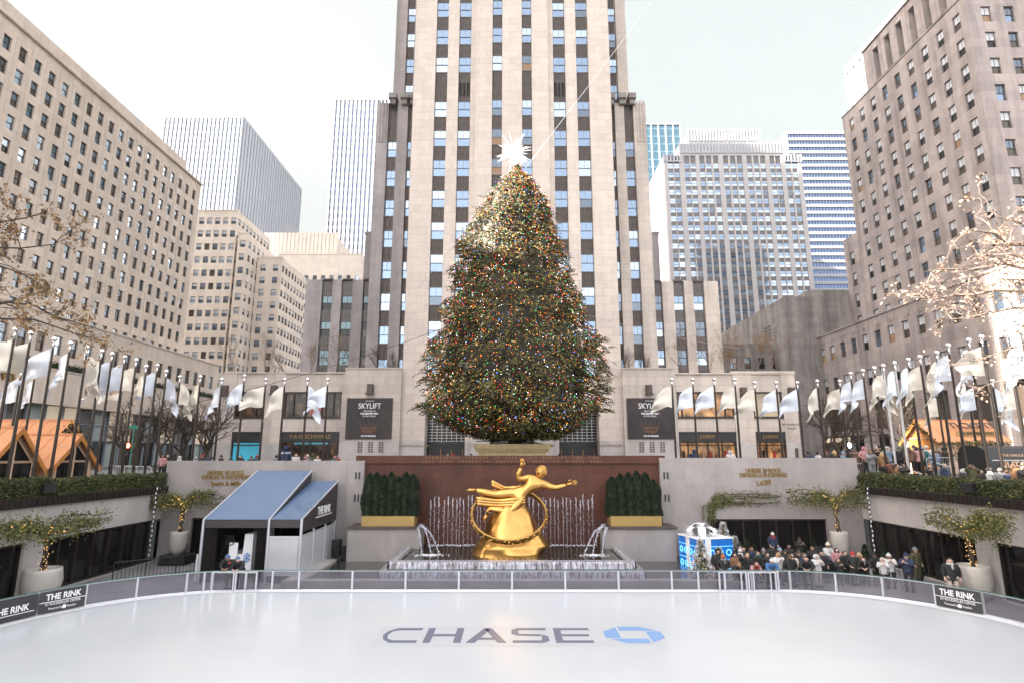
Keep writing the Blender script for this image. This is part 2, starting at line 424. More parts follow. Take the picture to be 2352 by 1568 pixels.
# shoulders (Y 67) and upper slab (Y 70)
shx0, shx1 = -17.5, 17.4
def col_facade(Y, x0, x1, cw, z0, z1, topz, tl, rec=.5):
    us_ = [x0]
    for a, b in cw: us_ += [a, b]
    us_.append(x1)
    t2 = [t for t in tl if t < topz and t-WH > z0]
    zs_ = [z0]+[q for t in t2 for q in (t-WH, t)]+[z1]
    f = MB()
    facade(f, (0, Y), 0, us_, zs_, lambda i, j: 0 if i % 2 == 0 else ((rec,) if j % 2 == 1 else rec))
    for a, b in cw:
        for k, t in enumerate(t2):
            wl.append((a, Y+rec, t-WH, b-a, WH))
            z2 = t2[k+1]-WH if k+1 < len(t2) else z1
            if z2-t > 2.4: sp2.append((a, Y+rec, t, b-a, z2-t))
            else: sp_.append((a, Y+rec, t, b-a))
    return f
f = col_facade(67, shx0, -12.45, [(-16.1, -14.9), (-13.55, -12.62)], PL, 51.6, 47.3, tops)
f.quad((shx0, 74, PL), (shx0, 67, PL), (shx0, 67, 51.6), (shx0, 74, 51.6)); f.quad((shx0, 67, 51.6), (-12.45, 67, 51.6), (-12.45, 74, 51.6), (shx0, 74, 51.6))
for k in range(3): f.box(shx0+.15+k*.42, 66.88, 46, shx0+.35+k*.42, 66.998, 51.9)
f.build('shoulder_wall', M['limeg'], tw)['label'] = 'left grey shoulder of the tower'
f = col_facade(67, 12.45, shx1, [(12.75, 13.4), (14.6, 15.8)], PL, 51.6, 47.3, tops)
f.quad((shx1, 67, PL), (shx1, 74, PL), (shx1, 74, 51.6), (shx1, 67, 51.6)); f.quad((12.45, 67, 51.6), (shx1, 67, 51.6), (shx1, 74, 51.6), (12.45, 74, 51.6))
for k in range(3): f.box(shx1-.35-k*.42, 66.88, 46, shx1-.15-k*.42, 66.998, 51.9)
f.build('shoulder_wall', M['lime2'], tw)['label'] = 'right warm shoulder of the tower'
f = col_facade(70, -16.3, -12.45, [(-14.75, -13.65)], 45, 92, 88, tops); mass(f, -16.3, -12.45, 70, 92, 45, 92, 'f')
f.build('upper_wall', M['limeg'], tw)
f = col_facade(70, 12.45, 16.0, [(13.55, 14.6)], 45, 92, 88, tops); mass(f, 12.45, 16.0, 70, 92, 45, 92, 'f')
f.build('upper_wall', M['lime2'], tw)
# carved cornice brackets on the shoulders
for xs in ((-15.5, -14.0, -12.9), (12.9, 14.3, 15.6)):
    for x in xs:
        f = MB(); f.box(x-.5, 66.2, 51.9, x+.5, 68, 52.6); f.box(x-.35, 66.5, 51.2, x+.35, 67, 51.9); f.build('cornice_bracket', M['darkst'], tw)
windows(tw, wl, 0, 'sash', TOWER_K, 'frame', rb)
ribbed('spandrel', 1.55, 1.88, 4, 'spandrel', tw, [(a[0], a[1], a[2]) for a in sp_ if len(a) == 4 and abs(a[3]-1.55) < .05 and inview(a[0], a[1], a[2], 60)])
ribbed('spandrel', 1.25, 1.88, 3, 'spandrel', tw, [(a[0], a[1], a[2]) for a in sp_ if len(a) == 4 and abs(a[3]-1.25) < .12 and inview(a[0], a[1], a[2], 60)])
ribbed('spandrel', .93, 1.88, 3, 'spandrel', tw, [(a[0], a[1], a[2]) for a in sp_ if len(a) == 4 and a[3] < 1.1 and inview(a[0], a[1], a[2], 60)])
for a in sp2:
    w = a[3]; h = a[4] if len(a) == 5 else 4.13
    ribbed('tall_spandrel', w, h, 4 if w > 1.3 else 3, 'spandrel', tw, [a[:3]])
for x in (-6.8, 5.25):   # louvred vent panels
    f = MB()
    for q in range(3):
        for k in range(9): f.box(x+.12+q*.48, 64.62, 51.2+k*.2, x+.42+q*.48, 64.75, 51.28+k*.2)
    f.build('louvre', M['black'], tw)
for x0, x1, y in ((-9.75, -5.25, 66.3), (-2.5, 2.5, 66.2), (5.25, 9.75, 66.3)):    # portal screens
    f = MB(); f.quad((x0, y+.1, 8.0), (x1, y+.1, 8.0), (x1, y+.1, 12.6), (x0, y+.1, 12.6), 1)
    for k in range(14): z = 8.1+k*.33; f.box(x0, y, z, x1, y+.06, z+.05, 0)
    for k in range(9): x = x0+(x1-x0)*k/8; f.box(x-.03, y-.02, 8.0, x+.03, y+.08, 12.6, 0)
    f.build('portal_screen', [M['steel'], M['g_dark']], tw)
    f = MB(); f.box(x0, y, 4.9, x1, y+.3, 7.9, 0); 
    for k in range(4): x = x0+.4+(x1-x0-.8)*k/3; f.box(x-.04, y-.06, 4.9, x+.04, y, 7.2, 1)
    f.build('entrance_doors', [M['black'], M['goldlet']], tw)
text('entrance_lettering', '30 ROCKEFELLER PLAZA', .36, M['goldlet'], MT(-11.1, 64.33, 7.55), tw, .01)
text('entrance_lettering', 'COMCAST', .42, M['goldlet'], MT(-3.7, 63.98, 7.55), tw, .01)
text('entrance_lettering', 'COMCAST', .42, M['goldlet'], MT(3.7, 63.98, 7.55), tw, .01)
text('entrance_lettering', 'ROCKEFELLER', .38, M['goldlet'], MT(11.0, 64.33, 7.55), tw, .01)
# low side wings with pleated metal tops
def low_wing(name, label, x0, x1, cw, ztop, matn, spn, kinds):
    t = thing(name, label, 'building', ((x0+x1)/2, 70, PL))
    rows = [(24.55, 26.45), (21.1, 23.1), (17.5, 19.45), (13.8, 15.9)]
    us_ = [x0]+[q for c in cw for q in c]+[x1]; zs_ = [PL]+[q for r in reversed(rows) for q in r]+[ztop]
    f = MB(); facade(f, (0, 70), 0, us_, zs_, lambda i, j: 0 if i % 2 == 0 else ((.45,) if j % 2 == 1 else .45))
    mass(f, x0, x1, 70, 80, PL, ztop, 'f'); f.build('wall', M[matn], t)
    wl_ = []
    for a, b in cw:
        for r in rows: wl_.append((a, 70.45, r[0], b-a, r[1]-r[0]))
        ribbed('metal_panel', b-a, ztop-26.45+.25, 5, spn, t, [(a, 70.44, 26.45)])
        for k in range(3): ribbed('metal_panel', b-a, rows[k][0]-rows[k+1][1], 5, spn, t, [(a, 70.44, rows[k+1][1])])
    windows(t, wl_, 0, 'sash', kinds, 'framed', rb)
    f = MB()
    x = x0+.2
    while x < x1: f.tube([(x, 70.2, ztop), (x, 70.2, ztop+.35)], .02, 4); x += .5
    f.build('roof_spikes', M['spandrel'], t)
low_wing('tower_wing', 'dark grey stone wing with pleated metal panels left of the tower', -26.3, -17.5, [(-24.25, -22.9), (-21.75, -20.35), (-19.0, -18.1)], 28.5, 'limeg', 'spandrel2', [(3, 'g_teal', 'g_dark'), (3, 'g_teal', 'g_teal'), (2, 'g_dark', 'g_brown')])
low_wing('tower_wing', 'warm stone wing with pleated metal panels right of the tower', 17.4, 26.3, [(18.2, 19.15), (20.6, 21.95), (23.1, 24.5)], 28.3, 'lime2', 'spandrel2', [(3, 'g_sky', 'g_pale'), (2, 'g_mid', 'g_mid')])
for sx, lb in ((-1, 'narrow grey stone block peeping out beside the left tower wing'), (1, 'narrow stained stone block peeping out beside the right tower wing')):
    f = MB(); a, b = sorted((sx*17.5, sx*19.6)); mass(f, a, b, 72, 78, PL, 35.5); f.box(a-.1, 71.9, 35.5, b+.1, 78, 35.8)
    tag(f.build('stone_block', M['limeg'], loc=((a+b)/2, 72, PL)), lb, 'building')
# ---- two-storey shop wings ----
def X64(px, py=980): return P(px, py, 64).x
def Z64(py, px=900): return P(px, py, 64).z
def shop_wing(name, label, cats, us_, bays, ztop, matn):
    t = thing(name, label, 'shop building', ((us_[0]+us_[-1])/2, 64, PL))
    return t
wA = dict(z=[PL, Z64(1020), Z64(991), Z64(960), Z64(899)])
zsh = [PL, 7.9, Z64(991), Z64(960), Z64(899)]
def shopfront(t, x0, x1, mull, dispmat, fascia=None, fsz=.55):
    """street-level shop window: fascia, frame, panes, display niche"""
    zt = zsh[2]; zf = zt-1.05
    f = MB(); f.box(x0, 64.05, zf, x1, 64.3, zt); f.box(x0, 63.98, zt-.12, x1, 64.05, zt+.02); f.build('fascia', M['black'], t)
    sh = thing('shop_window', None, None, (x0, 64.2, PL)); sh.parent = t; sh.location = Vector((x0, 64.2, PL))-ORG[t.name]
    f = MB()
    for x in mull: f.box(x-.07, 64.1, PL, x+.07, 64.3, zf)
    f.box(x0, 64.1, zf-.12, x1, 64.3, zf-.002); f.box(x0, 64.1, 7.55, x1, 64.29, 7.68)
    f.build('frame', M['bronze'], sh)
    f = MB(); f.quad((x0, 64.2, PL), (x1, 64.2, PL), (x1, 64.2, zf), (x0, 64.2, zf)); f.build('pane', M['shopglass'], sh)
    f = MB(); y1 = 65.6
    f.quad((x0, y1, PL), (x1, y1, PL), (x1, y1, zf), (x0, y1, zf)); f.quad((x0, 64.3, PL+.6), (x1, 64.3, PL+.6), (x1, y1, PL+.6), (x0, y1, PL+.6))
    f.quad((x0, 64.3, PL), (x0, y1, PL), (x0, y1, zf), (x0, 64.3, zf)); f.quad((x1, 64.3, PL), (x1, y1, PL), (x1, y1, zf), (x1, 64.3, zf))
    f.build('display', M[dispmat], sh)
    if fascia: text('fascia_lettering', fascia, fsz, M['goldlet'], MT((x0+x1)/2, 64.03, (zf+zt)/2), t, .015, .006)
    return sh
def upper_window(t, x0, x1, mull, dispmat):
    sh = thing('show_window', None, None, (x0, 64.3, zsh[3])); sh.parent = t; sh.location = Vector((x0, 64.3, zsh[3]))-ORG[t.name]
    z0, z1 = zsh[3], zsh[4]
    f = MB(); f.box(x0, 64.0, z0, x1, 64.32, z0+.22); f.box(x0, 64.0, z1-.2, x1, 64.32, z1)
    for x in [x0+.09]+mull+[x1-.09]: f.box(x-.08, 64.03, z0+.22, x+.08, 64.3, z1-.2)
    f.build('frame', M['bronze'], sh)
    f = MB(); f.quad((x0, 64.2, z0), (x1, 64.2, z0), (x1, 64.2, z1), (x0, 64.2, z1)); f.build('pane', M['shopglass'], sh)
    f = MB(); y1 = 65.8; f.quad((x0, y1, z0), (x1, y1, z0), (x1, y1, z1), (x0, y1, z1), 0); f.quad((x0, 64.35, z0), (x1, 64.35, z0), (x1, y1, z0), (x0, y1, z0))
    f.quad((x0, 64.35, z0), (x0, y1, z0), (x0, y1, z1), (x0, 64.35, z1)); f.quad((x1, 64.35, z0), (x1, y1, z0), (x1, y1, z1), (x1, 64.35, z1)); f.build('display', M[dispmat], sh)
    return sh
def gradmat(name, c1, c2, scale, em, thr=(.45, .6)):
    m, nt, b = newmat(name); ge = N(nt, 'ShaderNodeNewGeometry'); nz = N(nt, 'ShaderNodeTexNoise', Scale=scale, Detail=4.0)
    L(nt, ge.outputs['Position'], nz.inputs['Vector']); cr = N(nt, 'ShaderNodeValToRGB'); cr.color_ramp.elements[0].position = thr[0]; cr.color_ramp.elements[1].position = thr[1]
    cr.color_ramp.elements[0].color = rgba(c1); cr.color_ramp.elements[1].color = rgba(c2); L(nt, nz.outputs['Fac'], cr.inputs[0])
    L(nt, cr.outputs[0], b.inputs['Base Color']); L(nt, cr.outputs[0], b.inputs['Emission Color']); b.inputs['Emission Strength'].default_value = em; m.cycles.emission_sampling = 'NONE'; return m
M['disp_dark'] = gradmat('shop_interior_dark', (.008, .006, .005), (.22, .11, .05), 1.3, .08, (.5, .78))
M['disp_warm'] = gradmat('shop_interior_warm', (.04, .016, .007), (.55, .30, .12), .9, .18, (.38, .7))
M['disp_cream'] = gradmat('shop_blind_cream', (.42, .34, .25), (.48, .4, .3), .3, .1)
xa, xb, xc = X64(497, 950), X64(790, 950), -12.45
LW = thing('shop_building', 'two-storey stone shop wing with turquoise window displays left of the tower', 'shop building', ((xa+xb)/2, 64, PL))
u = [xa, X64(534), X64(604), X64(647), X64(781), xb]
zz = zsh+[15.6]
f = MB(); facade(f, (0, 64), 0, u, zz, lambda i, j: ((.3,) if j in (0, 1, 3) else .12) if i in (1, 3) else 0, lambda i, j: 1 if (j == 0 and i not in (1, 3)) else 0)
mass(f, xa, xb, 64, 70, PL, 15.6, 'f'); f.box(xa-.05, 63.93, 15.6, xb, 64.3, 15.75); f.build('wall', [M['lime2'], M['granitel']], LW)
s1 = shopfront(LW, u[1], u[2], [u[1]+.1, u[2]-.1], 'cyan')
s2 = shopfront(LW, u[3], u[4], [u[3]+.1, u[3]+1.25, u[4]-1.2, u[4]-.1, (u[3]+u[4])/2], 'disp_dark', 'F·A·O SCHWARZ', .6)
f = MB(); f.box(u[3]+1.4, 64.32, 7.75, u[4]-1.3, 64.42, 9.35); b_ = f.build('display_banner', M['cyan'], s2)
text('banner_lettering', 'JELLYCAT', .5, M['goldlet'], MT((u[3]+u[4])/2, 64.3, 8.65), s2, .01, shear=.2)
f = MB()
for k in range(9): f.lathe((u[1]+.3+k*.36, 65, PL+.6), [(.01, 0), (.14, .02), (.12, .25+.1*(k % 3)), (.02, .5+.1*(k % 3))], 8)
f.build('display_figures', M['white'], s1)
upper_window(LW, u[1], u[2], [u[1]+.7, u[2]-1.0], 'disp_dark')
s4 = upper_window(LW, u[3], u[4], [u[3]+1.1, u[3]+2.5, u[4]-2.2, u[4]-.9], 'disp_dark')
f = MB(); f.box(u[3]+2.8, 64.6, zsh[3]+.5, u[3]+4.3, 64.9, zsh[4]-1.2); f.build('red_display', M['red'], s4)
text('wall_lettering', 'ROCKEFELLER', .3, M['spandrel'], MT((u[0]+u[1])/2+.1, 63.98, P(515, 971, 64).z), LW, .012, spacing=1.15)
text('wall_lettering', 'PLAZA', .3, M['spandrel'], MT((u[0]+u[1])/2+.1, 63.98, P(515, 979, 64).z-.12), LW, .012, spacing=1.15)
# skylift blocks
def poster(xc_, zc, label):
    t = thing('poster', label, 'poster', (xc_, 63.7, zc)); w, h = 5.1, 4.5
    f = MB(); f.box(xc_-w/2, 63.62, zc-h/2, xc_+w/2, 63.68, zc+h/2); f.build('panel', M['poster'], t)
    k = h/4.5; wt = M['white']
    for s, z, sz, bd, wf in (('INTRODUCING', 1.93, .17, 0, .9), ('SKYLIFT', 1.35, .85, .002, 2.5), ('WELCOME TO', .80, .24, 0, 1.35), ('THE GREATEST VIEW', .52, .25, .01, 2.0), ('IN THE WORLD', .24, .24, 0, 1.4), ('·TOP OF THE ROCK·', -1.93, .24, .01, 1.7)):
        text('lettering', s, sz*k, wt, MT(xc_, 63.6, zc+z*k), t, .006, bd, fit=wf)
    f = MB()
    for i in range(9):     # glowing glass bowl drawn on the poster
        a = -1+2*i/8; f.quad((xc_+a*1.1-.012, 63.605, zc-.3-.25*(i % 2)), (xc_+a*1.1+.012, 63.605, zc-.3-.25*(i % 2)), (xc_+a*.7+.03, 63.605, zc-1.4), (xc_+a*.7-.03, 63.605, zc-1.4), 0)
    for z, w_ in ((-1.35, .75), (-1.5, .55), (-1.0, .85)): f.quad((xc_-w_, 63.603, zc+z), (xc_+w_, 63.603, zc+z), (xc_+w_*.9, 63.603, zc+z-.1), (xc_-w_*.9, 63.603, zc+z-.1), 0)
    f.build('picture', M['postpic'], t)
M['poster'] = gradmat('poster_print', (.012, .009, .013), (.05, .028, .022), .5, .0, (.4, .8))
M['postpic'] = mat('poster_picture', (.16, .055, .025), .4, 0, .5, 3)
for sx, lb, x0, x1, sid in ((-1, 'plain stone block with a dark poster, between the turquoise shop wing and the tower', xb, -12.45, 'b'), (1, 'plain stone block with a dark poster, between the tower and the right shop wing', 12.45, X64(1552, 950), 'b')):
    t = thing('stone_block', lb, 'building', ((x0+x1)/2, 63.75, PL)); f = MB()
    facade(f, (0, 63.75), 0, [x0, x1], [PL, 8.1, 16.05], lambda i, j: 0, lambda i, j: 1-j); mass(f, x0, x1, 63.75, 68, PL, 16.05, 'f'); f.box(x0-.05, 63.66, 16.05, x1+.05, 64.1, 16.2)
    f.build('wall', [M['lime2'], M['granitel']], t)
    f = MB()
    xm = (x0+x1)/2
    for k in range(3):
        for r in range(5):
            for q in range(2): f.box(xm-1.35+k*1.15+q*.3, 63.7, 6.85+r*.24, xm-1.15+k*1.15+q*.3, 63.76, 7.0+r*.24)
    f.build('vent_grille', M['spandrel'], t)
    poster(P(847.8 if sx < 0 else 1493.5, 958, 63.6).x, P(847.8 if sx < 0 else 1493.5, 960, 63.6).z, 'dark poster reading SKYLIFT on the stone block '+('left' if sx < 0 else 'right')+' of the tower')
xr0, xr1 = X64(1552, 950), X64(1833, 950)
RW = thing('shop_building', 'two-storey stone shop wing with warm lit clothes displays right of the tower', 'shop building', ((xr0+xr1)/2, 64, PL))
u = [xr0, X64(1558), X64(1690), X64(1734), X64(1803), xr1]
f = MB(); facade(f, (0, 64), 0, u, zsh+[15.5], lambda i, j: ((.3,) if j in (0, 1, 3) else .12) if i in (1, 3) else 0, lambda i, j: 1 if (j == 0 and i not in (1, 3)) else 0)
mass(f, xr0, xr1, 64, 70, PL, 15.5, 'f'); f.box(xr0, 63.93, 15.5, xr1+.05, 64.3, 15.65); f.box(X64(1687), 63.9, 15.65, xr1+.05, 64.3, 15.85)
f.build('wall', [M['lime2'], M['granitel']], RW)
s1 = shopfront(RW, u[1], u[2], [u[1]+.1, u[1]+1, (u[1]+u[2])/2, u[2]-1.6, u[2]-.1], 'disp_warm', 'J.CREW', .5)
s2 = shopfront(RW, u[3], u[4], [u[3]+.1, u[3]+1.2, u[4]-.1], 'disp_warm', 'J.CREW', .5)
def mannequin(x, y, z, mc, par):
    f = MB(); f.lathe((x, y, z), [(.1, 0), (.09, .5), (.17, .85), (.13, 1.05), (.2, 1.35), (.17, 1.45), (.05, 1.5), (.05, 1.56)], 8, 0); f.ball((x, y, z+1.67), .1, 8, 1)
    f.build('mannequin', [M[mc], M['white']], par, True)
for x, c in ((u[3]+.4, 'red'), (u[3]+1.1, 'black'), (u[3]+2.3, 'red')): mannequin(x, 64.9, PL+.6, c, s2)
for x, c in ((u[1]+.7, 'black'), (u[1]+3.6, 'red'), (u[1]+4.6, 'woodlt'), (u[1]+5.4, 'red')): mannequin(x, 65.0, PL+.6, c, s1)
f = MB()
for k in range(2): f.box(u[1]+1.7+k*1.15, 64.35, PL+.6, u[1]+1.8+k*1.15, 64.45, 7.4); f.box(u[1]+2.65+k*1.15, 64.35, PL+.6, u[1]+2.75+k*1.15, 64.45, 7.4); f.box(u[1]+1.8+k*1.15, 64.35, 7.2, u[1]+2.65+k*1.15, 64.45, 7.4)
f.build('door_frame', M['woodlt'], s1)
upper_window(RW, u[1], u[2], [u[1]+.55, u[2]-1.0], 'disp_warm')
s4 = upper_window(RW, u[3], u[4], [], 'disp_cream')
text('window_lettering', 'J.CREW', .4, M['frame'], MT((u[3]+u[4])/2, 64.15, zsh[3]+.75), s4, .005)
f = MB(); f.box(X64(1821), 63.9, 5.9, X64(1840)-.6, 63.98, 7.3); f.build('plaque', M['spandrel'], RW)
text('wall_lettering', 'ROCKEFELLER', .3, M['spandrel'], MT((u[4]+u[5])/2-.05, 63.98, P(1823, 974, 64).z), RW, .012, spacing=1.1)
text('wall_lettering', 'PLAZA', .3, M['spandrel'], MT((u[4]+u[5])/2-.05, 63.98, P(1823, 981, 64).z-.1), RW, .012, spacing=1.1)
def sconce(x, y, z, lb):
    f = MB(); f.prism([(-.38, 0), (.38, 0), (.28, -.45), (-.28, -.45)], -.5, .5, 0, Matrix.Translation((x, y, z))); f.box(x-.45, y-.5, z-.6, x+.45, y, z-.48)
    tag(f.build('wall_lamp', M['spandrel'], loc=(x, y, z)), lb, 'wall lamp', 'box lamps on the stone wings')
for px, py, lb in ((517.4, 895, 'brown box lamp on the stone wing, outermost on the left'), (630, 895, 'brown box lamp on the pier between the two shop windows on the left'), (851, 892, 'brown box lamp above the left poster'), (1490, 894, 'brown box lamp above the right poster'), (1707, 899.6, 'brown box lamp on the pier between the two right shop windows'), (1817, 899.6, 'brown box lamp on the stone wing, outermost on the right')):
    p = P(px, py, 63.9 if abs(px-1176) > 400 else 63.7); sconce(p.x, 63.9 if abs(px-1176) > 400 else 63.65, p.z, lb)

# ---- left block: podium, low wing, slab ----
LB = thing('office_building', 'long warm stone office block with rows of windows filling the left side', 'building', (-58, 60, PL))
f = MB()
cu = [57.25+2.25*k for k in range(20)]
cu = [c for c in cu if c < 101.2]
rows = [(54.55-3.03*k, 1.85) for k in range(11)]
wl1 = wall_with_windows(f, (-60, 0), pi/2, (cu, 1.08, rows), 23.0, 57.4, -12, 102)
ff = MB()
for c in [q+1.125 for q in cu[:-1]]: ff.box(-59.995, c-.06, 23.2, -59.93, c+.06, 56.2)    # shallow pilaster strips
f.box(-60, -12, 57.4, -59.6, 102, 57.7); f.box(-62, -12, 57.7, -60.2, 97, 59.6)
f.quad((-60, 102, 23), (-80, 102, 23), (-80, 102, 57.4), (-60, 102, 57.4)); f.quad((-60, -12, 57.6), (-60, 102, 57.6), (-80, 102, 57.6), (-80, -12, 57.6)); f.quad((-80, -12, 5), (-60, -12, 5), (-60, -12, 57.5), (-80, -12, 57.5))
f.build('slab_wall', M['leftst'], LB)
ff.build('pilaster_strips', M['leftst'], LB)
f = MB()
cu2 = [53.4+2.6*k for k in range(21)]
wl2 = wall_with_windows(f, (-56, 0), pi/2, (cu2, 1.35, [(19.75, 2.3)]), 16.0, 23.2, 40, 107.8)
f.quad((-56, 107.8, 5), (-75, 107.8, 5), (-75, 107.8, 23.2), (-56, 107.8, 23.2)); f.quad((-56, 40, 23.2), (-56, 107.8, 23.2), (-75, 107.8, 23.2), (-75, 40, 23.2))
f.box(-56.3, 40, 23.2, -55.85, 107.8, 23.4)
f.build('wing_wall', M['leftst'], LB)
windows(LB, wl1+wl2, pi/2, 'plain', [(4, 'g_mid', 'g_brown'), (3, 'g_brown', 'g_brown'), (2, 'g_pale', 'g_pale'), (2, 'g_teal', 'g_mid'), (1, 'g_pale', 'g_dark')], 'framed', rb)
# podium with ledge, hedge and glazing
f = MB(); f.box(-56, 40, 12.3, -53.6, 107.6, 16.3); f.box(-53.9, 40, 16.3, -53.5, 107.6, 16.45); f.box(-56.2, 40, 5, -55.4, 107.4, 12.3, 1)
f.build('podium_band', [M['leftst'], M['granitel']], LB)
f = MB()
y = 46
k = 0
while y < 106:
    z = 5
    for hz, mm in ((3.4, (0, 1, 3, 1)[k % 4]), (2.0, (2, 2, 3, 0)[k % 4]), (1.9, (0, 2, 2, 3)[(k+1) % 4])):
        f.quad((-55.3, y, z), (-55.3, y+2.7, z), (-55.3, y+2.7, z+hz), (-55.3, y, z+hz), mm); z += hz
    y += 2.7; k += 1
f.build('shop_glazing', [mat('pale_green_panel', (.30, .36, .34), .3, 0, .1, .5), M['g_dark'], M['disp_cream'], M['g_brown']], LB)
f = MB()
y = 46
while y < 106: f.box(-55.25, y-.09, 5, -55.0, y+.09, 12.3); y += 2.7
for z in (8.4, 10.4): f.box(-55.24, 46, z-.07, -55.05, 106, z+.07)
f.build('glazing_bars', M['frame'], LB)
text('facade_lettering', 'NBC NEWS', 1.9, M['goldlet'], MT(-53.45, S(50, 866, -53.4).y-5.6, 14.9, pi/2), LB, .1, .02)
rh = random.Random(3)
def hedge_mb(pts, w, h, n, rng, sz=.09, mats=2, yel=.2):
    """clipped hedge along a polyline: leafy shell with lumps"""
    mb = MB(); tot = sum((Vector(pts[i+1])-Vector(pts[i])).length for i in range(len(pts)-1))
    for _ in range(int(n*tot)):
        r = rng.random()*tot
        for i in range(len(pts)-1):
            a, b = Vector(pts[i]), Vector(pts[i+1]); l = (b-a).length
            if r <= l: break
            r -= l
        d = (b-a).normalized(); q = a+d*r; s = Vector((d.y, -d.x, 0))
        side = rng.choice((0, 1, 1, 2)); hh = h*(1+.12*noise.noise(Vector((q.x*1.3, q.y*1.3, 0)))*2)
        ww = w*(1+.25*noise.noise(Vector((q.x*1.1+5, q.y*1.1, 3))))
        if side == 0: p = q+s*rng.uniform(-ww/2, ww/2)+Vector((0, 0, hh*rng.uniform(.93, 1.04)))
        else: p = q+s*(ww/2*rng.uniform(.85, 1.05)*(1 if side == 1 else -1))+Vector((0, 0, rng.uniform(0, hh)))
        mb.leaf(p, sz*rng.uniform(.7, 1.5), sz*.8, 1 if (rng.random() < yel+.35*noise.noise(q*.7)) else 0, rng)
    for i in range(len(pts)-1):
        a, b = Vector(pts[i]), Vector(pts[i+1]); d = (b-a).normalized(); s = Vector((d.y, -d.x, 0))*w*.4
        up = Vector((0, 0, h*.88)); c = [a-s, b-s, b+s, a+s]
        mb.quad(c[0], c[1], c[1]+up, c[0]+up, 2); mb.quad(c[3], c[2], c[2]+up, c[3]+up, 2); mb.quad(c[0]+up, c[1]+up, c[2]+up, c[3]+up, 2)
    return mb
f = hedge_mb([(-53.9, 50, 16.45), (-53.9, 107, 16.45)], .7, .75, 55, rh, .22)
tag(f.build('hedge', [M['hedge'], M['hedge'], M['arbor']]), 'thin dark hedge on the stone ledge under the left office windows', 'hedge')
# ---- right block ----
RB = thing('office_building', 'tall mauve stone office block with sash windows filling the right side', 'building', (56, 62, PL))
f = MB()
cy = [62.6+2.81*k for k in range(9)]
rz = [(59.8-3.6*k, 2.2) for k in range(10)]
wl1 = wall_with_windows(f, (56, 0), -pi/2, ([-c for c in reversed(cy)], 1.2, rz), 24, 62.4, -87.4, -61)
wl3 = wall_with_windows(f, (56, 0), -pi/2, ([-89.3], 1.1, [z for z in rz if z[0] < 40]), 24, 42, -91.3, -87.4)
cx = [58.5+2.82*k for k in range(6)]
wl2 = wall_with_windows(f, (0, 61), 0, (cx, 1.25, rz), 24, 62.4, 56, 76)
f.quad((56, 87.4, 24), (76, 87.4, 24), (76, 87.4, 62.4), (56, 87.4, 62.4)); f.quad((56, 61, 62.4), (76, 61, 62.4), (76, 87.4, 62.4), (56, 87.4, 62.4))
f.quad((56, 91.3, 24), (76, 91.3, 24), (76, 91.3, 42), (56, 91.3, 42)); f.quad((56, 87.4, 42), (76, 87.4, 42), (76, 91.3, 42), (56, 91.3, 42)); f.quad((76, 61, 24), (76, 91, 24), (76, 91, 62.4), (76, 61, 62.4))
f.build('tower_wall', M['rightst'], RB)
f = MB()
ac = [66.4+2.76*k for k in range(6)]
us_ = [-83.2]+[q for c in reversed(ac) for q in (-c-.62, -c+.62)]+[-63]
facade(f, (58, 0), -pi/2, us_, [62.4, 64.6, 70.3, 71.6], lambda i, j: 1.3 if (i % 2 == 1 and j == 1) else 0, lambda i, j: 1 if (i % 2 == 1 and j == 1) else 0)
f.quad((58, 83.2, 62.4), (74, 83.2, 62.4), (74, 83.2, 71.6), (58, 83.2, 71.6)); f.quad((58, 63, 62.4), (74, 63, 62.4), (74, 63, 71.6), (58, 63, 71.6)); f.quad((58, 63, 71.6), (74, 63, 71.6), (74, 83.2, 71.6), (58, 83.2, 71.6))
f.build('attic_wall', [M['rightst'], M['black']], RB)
f = MB(); f.box(55.9, 60.9, 62.4, 56.3, 87.5, 62.65); f.box(56.3, 60.9, 62.4, 76, 61.3, 62.65); f.box(57.8, 62.8, 71.6, 58.2, 83.3, 71.9); f.build('parapet', M['darkst'], RB)
f = MB()
cy2 = [51.1+2.8*k for k in range(19)]
wl4 = wall_with_windows(f, (50, 0), -pi/2, ([-c for c in reversed(cy2)], 1.3, [(22.15, 2.25), (17.2, 2.25)]), 14.6, 25.2, -105, -45)
us_ = [-105]; y = 102.5
while y > 46: us_ += [-y, -y+3.6]; y -= 5.6
us_ += [-45]
facade(f, (50, 0), -pi/2, us_, [PL, 9.4, 10.1, 13.9, 14.6], lambda i, j: (.9 if j != 3 else 0) if i % 2 == 1 else 0, lambda i, j: ((1, 0, 2, 0)[j]) if i % 2 == 1 else 0)
f.quad((50, 45, 25.2), (56, 45, 25.2), (56, 105, 25.2), (50, 105, 25.2)); f.quad((50, 45, 5), (76, 45, 5), (76, 45, 25.2), (50, 45, 25.2)); f.quad((50, 105, 5), (76, 105, 5), (76, 105, 25.2), (50, 105, 25.2))
f.quad((56, 45, 25.2), (76, 45, 25.2), (76, 61, 25.2), (56, 61, 25.2))
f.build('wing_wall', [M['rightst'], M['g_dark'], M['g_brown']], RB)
f = MB(); f.box(49.85, 45, 25.2, 50.3, 105, 25.45)
for c in cy2: f.box(49.9, c-.9, 24.1, 49.998, c+.1, 24.3); f.box(49.9, c-.9, 23.75, 49.998, c-.5, 24.1); f.box(49.93, c-.3, 23.7, 49.998, c+.2, 23.85)
f.build('carved_cornice', M['rightst'], RB)
windows(RB, wl1+wl3+wl4+wl2, [-pi/2]*(len(wl1)+len(wl3)+len(wl4))+[0]*len(wl2), 'sash', [(5, 'blind', 'g_brown'), (2, 'g_mid', 'g_brown'), (1, 'blind', 'g_warm'), (3, 'blind', 'g_dark'), (1, 'g_mid', 'g_sky')], 'framed', rb)
